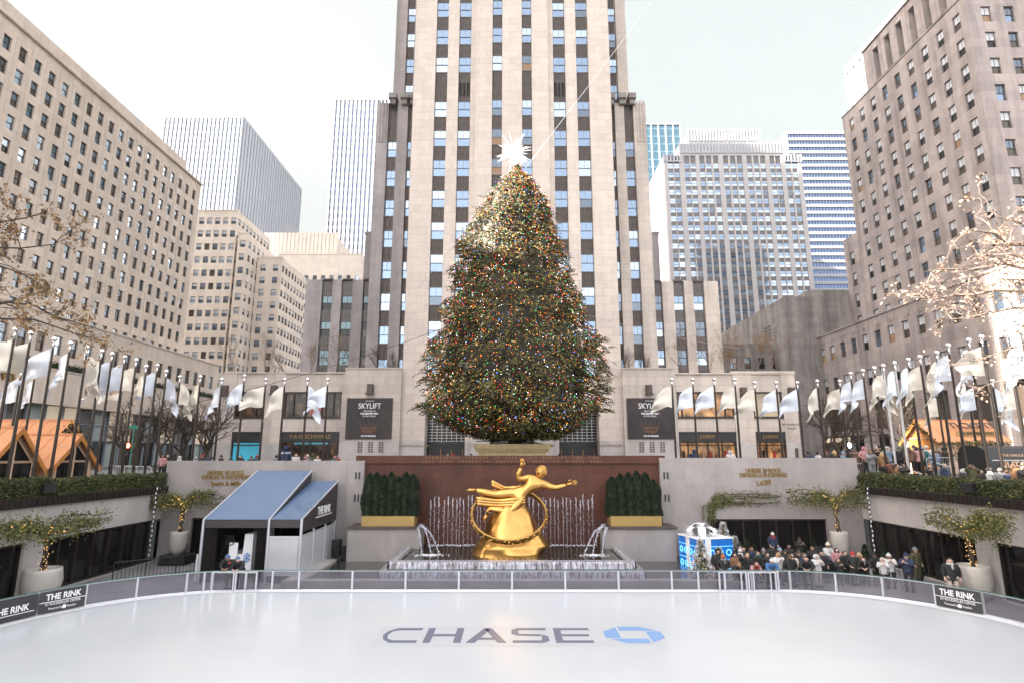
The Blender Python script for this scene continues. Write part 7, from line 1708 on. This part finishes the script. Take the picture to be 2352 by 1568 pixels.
# ================= PEOPLE =================
HT = dict(stand=1.735, lean=1.64, phone=1.735, up=1.735, pocket=1.735, sit=1.31)
def pp(px, py, Y, zf, pose, coat, trous, hat, hair, lb, rz=0, hatc='black', scarf=None, lo=.8, hi=1.1, skin=None, grp=None):
    hat_up = .07 if hat == 'beanie' else (.03 if hat else 0)
    p = P(px, py, Y); s = (p.z-zf)/(HT[pose]+hat_up); s = max(lo, min(hi, s))
    yo = .38*s if pose == 'lean' else 0
    return person(p.x, Y+yo, zf, rz, pose, coat, trous, hat, hair, lb, s, skin, hatc, scarf, grp)
GR = 'onlookers at the right side of the rink barrier'
for a in [
 (523, 1272, 29.75, 0, 'lean', 'black', 'black', 'cap', 'dark', 'left of two men in blue caps leaning on the barrier, red flower on his coat', 0, 'blue'),
 (546, 1276, 29.75, 0, 'lean', 'black', 'black', 'cap', 'dark', 'right of two men in blue caps leaning on the barrier in black coats', 0, 'blue'),
 (1648, 1259, 30.7, 0, 'stand', 'black', 'black', 'hood', 'dark', 'tall person in black hooded coat beside the white flocked tree', 0),
 (1660, 1274.5, 30.4, 0, 'pocket', 'black', 'denim', 'beanie', 'brown', 'person in rust beanie and open black coat beside the hooded one', 0, 'rust', 'grey'),
 (1685, 1268, 31.0, 0, 'stand', 'camel', 'black', None, 'dark+', 'woman with long dark hair in camel coat in the crowd', .6),
 (1697, 1286.5, 29.8, 0, 'lean', 'black', 'black', 'beanie', 'brown', 'child in brown knit hat leaning with black coat on the barrier', 0, 'camel', 'camel', .7),
 (1699, 1259, 32.2, 0, 'phone', 'black', 'black', 'beanie', 'dark', 'person in white beanie and black coat with white scarf behind the child', .4, 'white', 'white'),
 (1696, 1245, 34.2, 0, 'stand', 'black', 'black', 'beanie', 'dark', 'person in black beanie at the back by the gift box', 1.4, 'black'),
 (1716.5, 1272, 30.9, 0, 'stand', 'black', 'black', None, 'blond', 'blond person in black coat seen from the side behind the gate', -1.2),
 (1739, 1266, 31.6, 0, 'pocket', 'black', 'denim', None, 'brown', 'bearded man in black coat with teal collar behind the pink girl', .5, 'black', 'teal'),
 (1734.5, 1289, 29.8, 0, 'lean', 'pink', 'grey', None, 'brown+', 'girl in pink coat with long wavy brown hair leaning on the gate', .2, 'pink', 'red', .68),
 (1773, 1279.5, 29.8, 0, 'lean', 'blue', 'black', 'beanie', 'dark', 'child in blue coat and white pompom hat leaning on the barrier', 0, 'white', None, .75),
 (1787, 1268, 31.1, 0, 'phone', 'white', 'black', None, 'blond+', 'woman with long blond hair in white coat', 0),
 (1791, 1264, 32.6, 0, 'stand', 'navy', 'black', 'beanie', 'dark', 'person in light blue beanie behind the blond woman', .3, 'ltblue'),
 (1774.6, 1257, 34.0, 0, 'stand', 'black', 'black', 'beanie', 'dark', 'person in dark beanie with cream pompom at the back of the crowd', -.2, 'navy'),
 (1812, 1259, 33.8, 0, 'stand', 'black', 'black', None, 'dark', 'dark-haired man in black at the back, left of the round table', 0),
 (1813, 1272.7, 30.6, 0, 'stand', 'black', 'black', None, 'brown+', 'woman in black with very long brown hair, back turned', 3.0),
 (1821, 1269, 31.0, 0, 'stand', 'cream', 'denim', None, 'dark+', 'woman in long cream coat facing left', -1.3),
 (1865, 1258, 33.2, 0, 'stand', 'black', 'black', None, 'brown', 'bearded man standing behind the white fur hood', -.3),
 (1860, 1277, 29.8, 0, 'lean', 'black', 'black', None, 'dark', 'man in black jacket leaning sideways on the barrier', -.5),
 (1874, 1273, 30.5, 0, 'phone', 'white', 'cream', 'hood', 'dark', 'person in white coat with big white fur hood', .1, 'white'),
 (1906, 1269, 33.0, .45, 'sit', 'white', 'denim', 'beanie', 'dark', 'person in white sweater and jeans sitting high with legs crossed', .4, 'cream', None, 1.0),
 (1922, 1272, 32.6, 0, 'stand', 'pink', 'black', None, 'dark+', 'person in glasses and pale pink top before the far right pot', 0),
 (1924, 1283, 31.0, 0, 'phone', 'black', 'black', None, 'brown+', 'woman with long brown hair holding a cup to her mouth', 0, 'black', None, .75),
 (1957, 1264.5, 30.9, 0, 'pocket', 'black', 'black', 'beanie', 'dark', 'stout man in red beanie and long black coat', 0, 'red'),
 (1991, 1279, 30.6, 0, 'lean', 'black', 'black', None, 'dark+', 'woman with dark long hair, grey scarf and light blue gloves', -.5, 'black', 'grey', .8),
 (2026, 1279, 30.3, 0, 'phone', 'white', 'black', 'hood', 'blond', 'child in white quilted coat with hood beside the white beanie', -.5, 'cream', None, .7),
 (2040, 1268, 30.4, 0, 'phone', 'white', 'black', 'beanie', 'brown+', 'woman in white beanie and white puffer coat looking at a phone', -.4, 'white'),
 (2080, 1266.5, 29.6, 0, 'phone', 'navy', 'black', 'beanie', 'dark', 'man in navy beanie and navy coat reading a phone', -.9, 'navy'),
 (2100, 1254, 31.6, 0, 'stand', 'olive', 'olive', 'beanie', 'dark', 'person in grey beanie and camouflage coat by the right windows', .3, 'grey'),
 (1836, 1240, 36.6, 0, 'phone', 'black', 'black', 'beanie', 'dark', 'person in black holding a white cup in front of the dark window', 0, 'black'),
 (1774.5, 1229, 37.3, .2, 'stand', 'navy', 'black', 'beanie', 'dark', 'person in white pompom hat and red scarf near the dark window', 0, 'white', 'red'),
 (1708, 1262, 33.0, 0, 'stand', 'black', 'black', None, 'dark', 'dark-haired person in black tucked behind the white beanie', -.4),
 (1726, 1266, 33.0, 0, 'stand', 'navy', 'black', None, 'brown+', 'woman in navy with brown hair left of the bearded man', .5),
 (1754, 1268, 32.4, 0, 'stand', 'black', 'black', 'beanie', 'dark', 'person in grey beanie right of the teal collar man', -.5, 'grey'),
 (1762, 1274, 31.2, 0, 'pocket', 'black', 'black', None, 'dark', 'dark-haired person in black left of the white pompom hat', .3),
 (1801, 1270, 31.8, 0, 'stand', 'black', 'black', None, 'dark+', 'dark-haired woman in black left of the very long brown hair', .7),
 (1834, 1268, 31.6, 0, 'pocket', 'black', 'black', 'beanie', 'dark', 'person in olive beanie and black coat right of the cream coat', -.3, 'olive'),
 (1846, 1272, 31.0, 0, 'stand', 'navy', 'denim', None, 'brown', 'brown-haired person in navy left of the leaning man', .4),
 (1887, 1272, 31.6, 0, 'stand', 'black', 'black', None, 'dark', 'dark-haired person in black right of the white fur hood', -.4),
 (1940, 1274, 31.6, 0, 'stand', 'black', 'black', None, 'brown', 'brown-haired person in black left of the stout red beanie man', .3),
 (1974, 1276, 31.2, 0, 'stand', 'brown', 'black', None, 'blond+', 'blond woman in brown right of the red beanie', -.6),
 (2008, 1278, 31.0, 0, 'stand', 'black', 'black', 'beanie', 'dark', 'person in black beanie between the grey scarf and the white coats', .2, 'black'),
 (2180, 1280, 27.8, 0, 'stand', 'black', 'cream', None, 'dark', 'waiter in black and cream before the near right restaurant window', -.4, 'black', 'white'),
]:
    px, py, Y, zf, pose, coat, tr, hat, hair, lb, rz = a[:11]; hc = a[11] if len(a) > 11 else 'black'; sc_ = a[12] if len(a) > 12 else None; lo = a[13] if len(a) > 13 else .9
    pp(px, py, Y, zf, pose, coat, tr, hat, hair, lb, rz, hc, sc_, lo, 1.12, None, GR if px > 1600 else 'men leaning on the left gate')
f = MB(); p = P(1906, 1300, 33); f.box(p.x-.5, 32.6, 0, p.x+.5, 33.6, .9); f.box(p.x-.5, 33.5, .9, p.x+.5, 33.6, 1.5); tag(f.build('bench', M['black'], loc=(p.x, 33, 0)), 'high black seat under the person in white sweater', 'seat')
f = MB(); p = P(1838, 1296, 33.3); f.lathe((p.x, 33.3, 0), [(.3, 0), (.3, .03), (.04, .05), (.04, 1.1), (.55, 1.12), (.55, 1.16), (.01, 1.17)], 20); tag(f.build('high_table', M['black'], loc=(p.x, 33.3, 0)), 'round black standing table behind the crowd', 'table')
f = MB(); p = P(528.5, 1290, 29.6); f.ball((p.x, 29.55, 1.33), .06, 10, 0, .8); tag(f.build('flower', M['red'], loc=(p.x, 29.55, 1.3)), 'red flower pinned to the chest of the left man in blue cap', 'flower')
GU = 'crowd on the right steps'; GB_ = 'people behind the left granite wall'
for a in [
 (1983, 1017, 39.6, 5.2, 'pocket', 'pink', 'black', 'hood', 'dark', 'person in pale pink hooded coat at the top of the left stair rail', .2, 'pink'),
 (1998, 1033, 39.0, 5.0, 'phone', 'grey', 'grey', None, 'brown+', 'woman in light grey coat just right of the pink hooded coat', 0),
 (2010, 1018, 40.4, 5.3, 'phone', 'black', 'black', None, 'grey', 'balding man in black coat behind the grey coat', -.3),
 (2025, 1038, 38.8, 4.9, 'stand', 'camel', 'black', None, 'blond+', 'woman with long blond hair, back turned, on the right steps', 2.8),
 (2036, 1022, 40.0, 5.2, 'phone', 'ltblue', 'denim', 'hood', 'dark', 'person in pale blue coat with white hood on the right steps', -.2, 'white'),
 (2046, 1017, 41.0, 5.3, 'stand', 'navy', 'black', 'beanie', 'dark', 'person in black beanie and navy coat behind the white hood', .5, 'black'),
 (2064, 1020, 40.2, 5.2, 'stand', 'black', 'black', 'beanie', 'dark', 'person in teal beanie between the two silver flagpoles', -.8, 'teal'),
 (2086, 1019.5, 39.6, 5.2, 'stand', 'brown', 'black', None, 'brown+', 'person in fluffy brown coat right of the silver flagpoles', 2.9),
 (2097, 1013.5, 40.8, 5.3, 'stand', 'grey', 'black', 'beanie', 'dark', 'person in navy beanie behind the dusty pink puffer', -.6, 'navy'),
 (2104, 1023, 39.6, 5.2, 'stand', 'pink', 'black', None, 'dark', 'person in dusty pink puffer jacket at the tall crowd barrier', 2.7),
 (2116, 1018, 40.2, 5.2, 'stand', 'teal', 'black', 'beanie', 'dark', 'person in light blue beanie and dark teal coat at the barrier', 2.6, 'ltblue'),
 (2127, 1021, 40.6, 5.3, 'stand', 'cream', 'black', 'beanie', 'brown', 'person in cream beanie right of the teal coat', -.4, 'cream'),
 (2144, 1033, 39.8, 5.0, 'stand', 'denim', 'denim', None, 'dark', 'person with blue backpack under the chalet door', 3.0),
 (2168, 1024, 40.5, 5.2, 'stand', 'black', 'black', 'hood', 'dark', 'person in black hood below the ticket chalet roof', 1.2, 'black'),
 (2038, 1059, 37.5, 4.55, 'phone', 'black', 'black', 'beanie', 'dark', 'woman in black hat and red scarf behind the hedge', 0, 'black', 'red'),
 (2050, 1067, 37.0, 4.55, 'stand', 'brown', 'black', None, 'brown+', 'person in brown coat, back turned, behind the hedge left of the silver flagpole', 2.9),
 (2075, 1069, 36.0, 4.5, 'phone', 'black', 'black', None, 'brown', 'man in blue sunglasses and black coat reading a phone behind the hedge', .1),
 (2137, 1069.6, 34.0, 4.5, 'phone', 'black', 'black', None, 'brown+', 'woman with long brown hair holding a phone behind the hedge', -.6),
 (2169, 1063.7, 33.2, 4.5, 'stand', 'navy', 'black', None, 'grey', 'bald man with grey hood behind the hedge', .2, 'grey', 'grey'),
 (2233, 1065, 30.2, 4.5, 'up', 'olive', 'black', 'beanie', 'dark', 'man in black beanie and olive coat raising a camera above the floodlight', -.9, 'black'),
 (2270, 1071, 29.6, 4.45, 'phone', 'white', 'black', None, 'dark+', 'woman in white coat with dark ponytail near the kiosk', 1.0),
 (2296, 1075, 28.8, 4.4, 'stand', 'grey', 'black', None, 'grey', 'person in grey coat, back turned, near the right edge', 2.6),
 (2327, 1063, 28.0, 4.5, 'up', 'camel', 'black', None, 'brown+', 'woman in brown teddy coat raising her hands at the right edge', 1.2),
 (2345, 1066, 27.6, 4.5, 'phone', 'black', 'black', None, 'dark', 'person in black cut by the right edge', .4),
 (1877, 1026.5, 43.0, PL, 'stand', 'white', 'black', None, 'dark', 'person in white coat by the steel barrier at the wall end', 1.5),
 (1915, 1022.6, 43.0, PL+.1, 'stand', 'black', 'black', None, 'blond+', 'blond person in black, back turned, by the steel barrier', 2.9),
 (1935, 1025, 43.0, PL, 'pocket', 'ltblue', 'denim', 'beanie', 'brown', 'person in lilac beanie and light blue coat by the steel barrier', .2, 'ltblue'),
 (1950, 1020, 42.6, PL+.1, 'stand', 'black', 'black', 'beanie', 'dark', 'person in tall black hat at the steel barrier', .4, 'black'),
 (1966, 1023, 42.0, PL, 'stand', 'brown', 'black', None, 'brown', 'person in brown coat just left of the pink hooded coat', -.5),
 (1895, 1024, 43.4, PL, 'stand', 'black', 'black', 'beanie', 'dark', 'person in rust beanie between the white coat and the blond head', -.4, 'rust'),
 (1958, 1027, 43.5, PL, 'stand', 'navy', 'black', None, 'brown+', 'person in navy tucked behind the tall black hat', .8),
 (1974, 1026, 43.0, PL, 'stand', 'black', 'black', None, 'dark', 'dark-haired person in black left of the first right flagpole row', .3),
 (2018, 1021, 41.6, 5.3, 'stand', 'olive', 'black', 'beanie', 'dark', 'person in black beanie and olive coat behind the balding man', -.2, 'black'),
 (2031, 1026, 41.5, 5.2, 'stand', 'brown', 'black', None, 'dark', 'dark-haired person in brown behind the long blond hair', .5),
 (2055, 1028, 40.6, 5.1, 'stand', 'black', 'black', None, 'brown', 'brown-haired person in black right of the white hood', -.8),
 (2073, 1027, 41.2, 5.2, 'stand', 'black', 'black', None, 'dark+', 'person with long dark hair left of the fluffy brown coat', 2.7),
 (2111, 1027, 41.4, 5.3, 'stand', 'navy', 'black', None, 'blond', 'blond person in navy behind the pink puffer', .2),
 (2156, 1030, 41.0, 5.1, 'stand', 'olive', 'black', 'beanie', 'dark', 'person in grey beanie between backpack and black hood', .9, 'grey'),
 (2060, 1072, 36.8, 4.5, 'stand', 'camel', 'black', None, 'brown', 'brown-haired person in camel coat left of the blue sunglasses', .9),
 (2152, 1078, 33.8, 4.4, 'stand', 'grey', 'black', None, 'blond+', 'blond person low behind the hedge beside the bald man', -.7),
 (2212, 1080, 30.8, 4.3, 'phone', 'black', 'black', 'hood', 'dark', 'person in white-trimmed hood left of the raised camera', .5, 'white'),
 (2252, 1079, 30.0, 4.3, 'stand', 'black', 'black', None, 'dark', 'dark-haired person in black right of the raised camera', -.6),
 (2312, 1078, 28.6, 4.3, 'stand', 'navy', 'black', None, 'brown', 'brown-haired person in navy left of the teddy coat', 2.2),
]:
    px, py, Y, zf, pose, coat, tr, hat, hair, lb, rz = a[:11]; hc = a[11] if len(a) > 11 else 'black'; sc_ = a[12] if len(a) > 12 else None
    pp(px, py, Y, zf, pose, coat, tr, hat, hair, lb, rz, hc, sc_, .86, 1.08, None, GU)
for i, a in enumerate([
 (375, 1044, 46, 'pink', None, 'brown', 'person in pink with brown hair at the far left end of the granite wall top', 'pink'),
 (386, 1043, 47, 'black', None, 'dark', 'dark-haired person in black beside the pink one at the left wall end', 'black'),
 (399, 1041.5, 48, 'black', 'hood', 'dark', 'person in black hood above the left end of the granite wall', 'black'),
 (413, 1046, 46, 'white', 'hood', 'dark', 'person in white hood above the left granite wall', 'white'),
 (450, 1047, 47, 'ltblue', 'beanie', 'dark', 'person in pale beanie left of the red hat behind the wall', 'cream'),
 (466, 1042.5, 46, 'black', 'beanie', 'dark', 'person in orange-red hat behind the left granite wall', 'red'),
 (478.5, 1044, 46, 'navy', 'beanie', 'dark', 'person in navy beanie just right of the red hat behind the wall', 'navy'),
 (487, 1048, 47, 'white', None, 'dark', 'dark-haired person in white collar below the first flagpole', 'white'),
 (509, 1043, 45, 'black', 'beanie', 'dark', 'person in black beanie and coat in front of the pier left of the turquoise window', 'black'),
 (531, 1047, 46, 'teal', 'beanie', 'dark', 'person in teal beanie at the left edge of the turquoise window', 'teal'),
 (553, 1045, 46, 'black', None, 'dark+', 'person with long dark hair before the middle of the turquoise window', 'black'),
 (578, 1045.5, 46, 'black', 'beanie', 'brown', 'person in brown hat before the right part of the turquoise window', 'brown'),
 (590, 1043, 47, 'navy', 'beanie', 'dark', 'person in dark red beanie at the right edge of the turquoise window', 'red'),
 (635, 1043, 46, 'grey', 'beanie', 'dark', 'person in navy beanie and grey coat left of the guard', 'navy'),
 (657, 1022.5, 42, 'navy', 'hood', 'dark', 'guard in navy jacket with white lettering on the back', 'navy'),
 (671, 1047, 46, 'black', None, 'dark', 'dark-haired person just right of the guard', 'black'),
 (680, 1040.5, 45, 'white', None, 'brown', 'person in white coat holding up a small sign by the doors', 'white'),
 (700.5, 1049, 46, 'pink', 'beanie', 'dark', 'person in pink beanie before the shop doors', 'pink'),
 (707, 1042, 48, 'grey', 'beanie', 'dark', 'person in white beanie before the shop doors', 'white'),
 (719, 1040.5, 50, 'olive', 'hood', 'dark', 'person in olive hood before the shop doors', 'olive'),
 (730, 1047, 46, 'white', None, 'blond', 'blond person in white before the shop doors', 'white'),
 (769, 1045, 47, 'teal', 'beanie', 'dark', 'person in pink-white beanie at the right end of the shop window', 'pink'),
 (775, 1044, 50, 'red', 'beanie', 'dark', 'person in grey beanie and red coat at the right end of the shop', 'grey'),
 (1029, 1041, 50, 'black', None, 'grey', 'grey-haired person peeping over the red granite wall', 'black'),
 (1041, 1040, 50, 'red', 'beanie', 'dark', 'person in red and white hat peeping over the red granite wall', 'red'),
 (1082, 1040.5, 50, 'black', 'cap', 'dark', 'person in black cap peeping over the red wall left of the pedestal', 'black'),
 (1284, 1041, 50, 'navy', 'beanie', 'dark', 'person in navy beanie peeping over the red wall right of the pedestal', 'navy'),
 (1594, 1031, 48, 'navy', 'hood', 'dark', 'person in navy hood in front of the lit clothes shop', 'navy'),
 (1677, 1033, 46, 'white', 'hood', 'dark', 'person in bright white hooded coat in front of the lit clothes shop', 'white'),
 (1856, 1035, 47, 'navy', None, 'dark', 'dark-haired person in navy right of the right shop wing', 'navy'),
]):
    px, py, Y, coat, hat, hair, lb, hc = a
    pp(px, py, Y, PL, 'stand', coat, 'black', hat, hair, lb, [0, .6, 2.8, -.7, 3.1][i % 5] if 'guard' not in lb else 3.14, hc, None, .85, 1.3, None, GB_ if px < 800 else None)
p = P(657, 1038, 41.8); g_ = [o for o in bpy.data.objects if o.get('label', '').startswith('guard')][0]
o = text('back_lettering', 'SECURITY', .16, M['white'], MT(p.x, 41.8, p.z-.05), None, .004, .003); o.parent = g_; 
o.data.transform(Matrix.Translation(-Vector(g_.location))); o.data.transform(Matrix.Diagonal((1/g_.scale[0], 1/g_.scale[1], 1/g_.scale[2], 1))); o.data.transform(Matrix.Rotation(-3.14, 4, 'Z'))
# ================= CAMERA, LIGHT =================
cam = bpy.data.cameras.new('camera'); co = bpy.data.objects.new('camera', cam); COL.objects.link(co)
co.location = (0, 0, H); co.rotation_euler = (pi/2+PIT, 0, 0); cam.sensor_width = 36; cam.lens = F/2352*36; cam.clip_start = .1; cam.clip_end = 3000; SC.camera = co
SE = radians(32); trav = Vector((1, .2, -math.tan(SE)*sqrt(1+.2**2))).normalized()
su = bpy.data.lights.new('sun', 'SUN'); su.energy = 5; su.angle = radians(.5); su.color = (1, .93, .82)
so = bpy.data.objects.new('sun', su); COL.objects.link(so); so.rotation_euler = (-trav).to_track_quat('Z', 'Y').to_euler(); so.location = (-60, 0, 90)
w = bpy.data.worlds.new('World'); SC.world = w; w.use_nodes = True; nt = w.node_tree; bg = nt.nodes['Background']
sk = nt.nodes.new('ShaderNodeTexSky'); sk.sky_type = 'NISHITA'; sk.sun_disc = False; sk.sun_elevation = SE; sk.sun_rotation = atan2(-trav.x, -trav.y); sk.air_density = 1.0; sk.dust_density = 3.0; sk.ozone_density = 1.0
hs = nt.nodes.new('ShaderNodeHueSaturation'); hs.inputs['Saturation'].default_value = .28
nt.links.new(sk.outputs[0], hs.inputs['Color']); tc = nt.nodes.new('ShaderNodeTexCoord'); dp = nt.nodes.new('ShaderNodeVectorMath'); dp.operation = 'DOT_PRODUCT'; nt.links.new(tc.outputs['Generated'], dp.inputs[0]); dp.inputs[1].default_value = Vector((0, .92, .39)).normalized()
mr = nt.nodes.new('ShaderNodeMapRange'); mr.interpolation_type = 'SMOOTHSTEP'; mr.inputs['From Min'].default_value = .38; mr.inputs['From Max'].default_value = .64; nt.links.new(dp.outputs['Value'], mr.inputs['Value'])
sx_ = nt.nodes.new('ShaderNodeSeparateXYZ'); nt.links.new(tc.outputs['Generated'], sx_.inputs[0]); m3 = nt.nodes.new('ShaderNodeMapRange'); m3.inputs['From Min'].default_value = -.45; m3.inputs['From Max'].default_value = .55; nt.links.new(sx_.outputs['X'], m3.inputs['Value'])
nz = nt.nodes.new('ShaderNodeTexNoise'); nz.inputs['Scale'].default_value = 1.6; nz.inputs['Detail'].default_value = 4; nt.links.new(tc.outputs['Generated'], nz.inputs['Vector'])
ad = nt.nodes.new('ShaderNodeMath'); ad.operation = 'MULTIPLY_ADD'; nt.links.new(nz.outputs['Fac'], ad.inputs[0]); ad.inputs[1].default_value = .5; nt.links.new(m3.outputs['Result'], ad.inputs[2])
cr = nt.nodes.new('ShaderNodeValToRGB'); k_ = 1/8/.105; cr.color_ramp.elements[0].position = .15; cr.color_ramp.elements[1].position = 1.15; cr.color_ramp.elements[0].color = (.80*k_, .81*k_, .785*k_, 1); cr.color_ramp.elements[1].color = (.66*k_, .745*k_, .745*k_, 1); nt.links.new(ad.outputs[0], cr.inputs[0])
mx = nt.nodes.new('ShaderNodeMixRGB'); nt.links.new(mr.outputs['Result'], mx.inputs[0]); wm = nt.nodes.new('ShaderNodeVectorMath'); wm.operation = 'MULTIPLY'; wm.inputs[1].default_value = (1.06, 1.0, .93); nt.links.new(hs.outputs[0], wm.inputs[0]); nt.links.new(wm.outputs[0], mx.inputs[1]); nt.links.new(cr.outputs[0], mx.inputs[2])   # paler, calmer western sky
nt.links.new(mx.outputs[0], bg.inputs['Color']); bg.inputs['Strength'].default_value = .105
SC.view_settings.view_transform = 'Standard'; SC.view_settings.look = 'None'; SC.view_settings.exposure = 3.0; SC.view_settings.gamma = 1
SC.cycles.max_bounces = 6; SC.cycles.diffuse_bounces = 3; SC.cycles.glossy_bounces = 3; SC.cycles.transmission_bounces = 4; SC.cycles.transparent_max_bounces = 10
SC.cycles.use_denoising = True; SC.cycles.sample_clamp_indirect = 4; SC.cycles.caustics_reflective = False; SC.cycles.caustics_refractive = False

f = MB(); f.box(-430, -330, 3.0-5.5, 430, 640, 424); hz = f.build('haze', M['white']); hz['kind'] = 'stuff'
hm = bpy.data.materials.new('haze'); hm.use_nodes = True; n_ = hm.node_tree; n_.nodes.clear(); o_ = n_.nodes.new('ShaderNodeOutputMaterial'); v_ = n_.nodes.new('ShaderNodeVolumePrincipled')
v_.inputs['Color'].default_value = (.86, .91, .97, 1); v_.inputs['Density'].default_value = .00013; v_.inputs['Anisotropy'].default_value = .2; n_.links.new(v_.outputs[0], o_.inputs['Volume'])
hz.data.materials.clear(); hz.data.materials.append(hm)
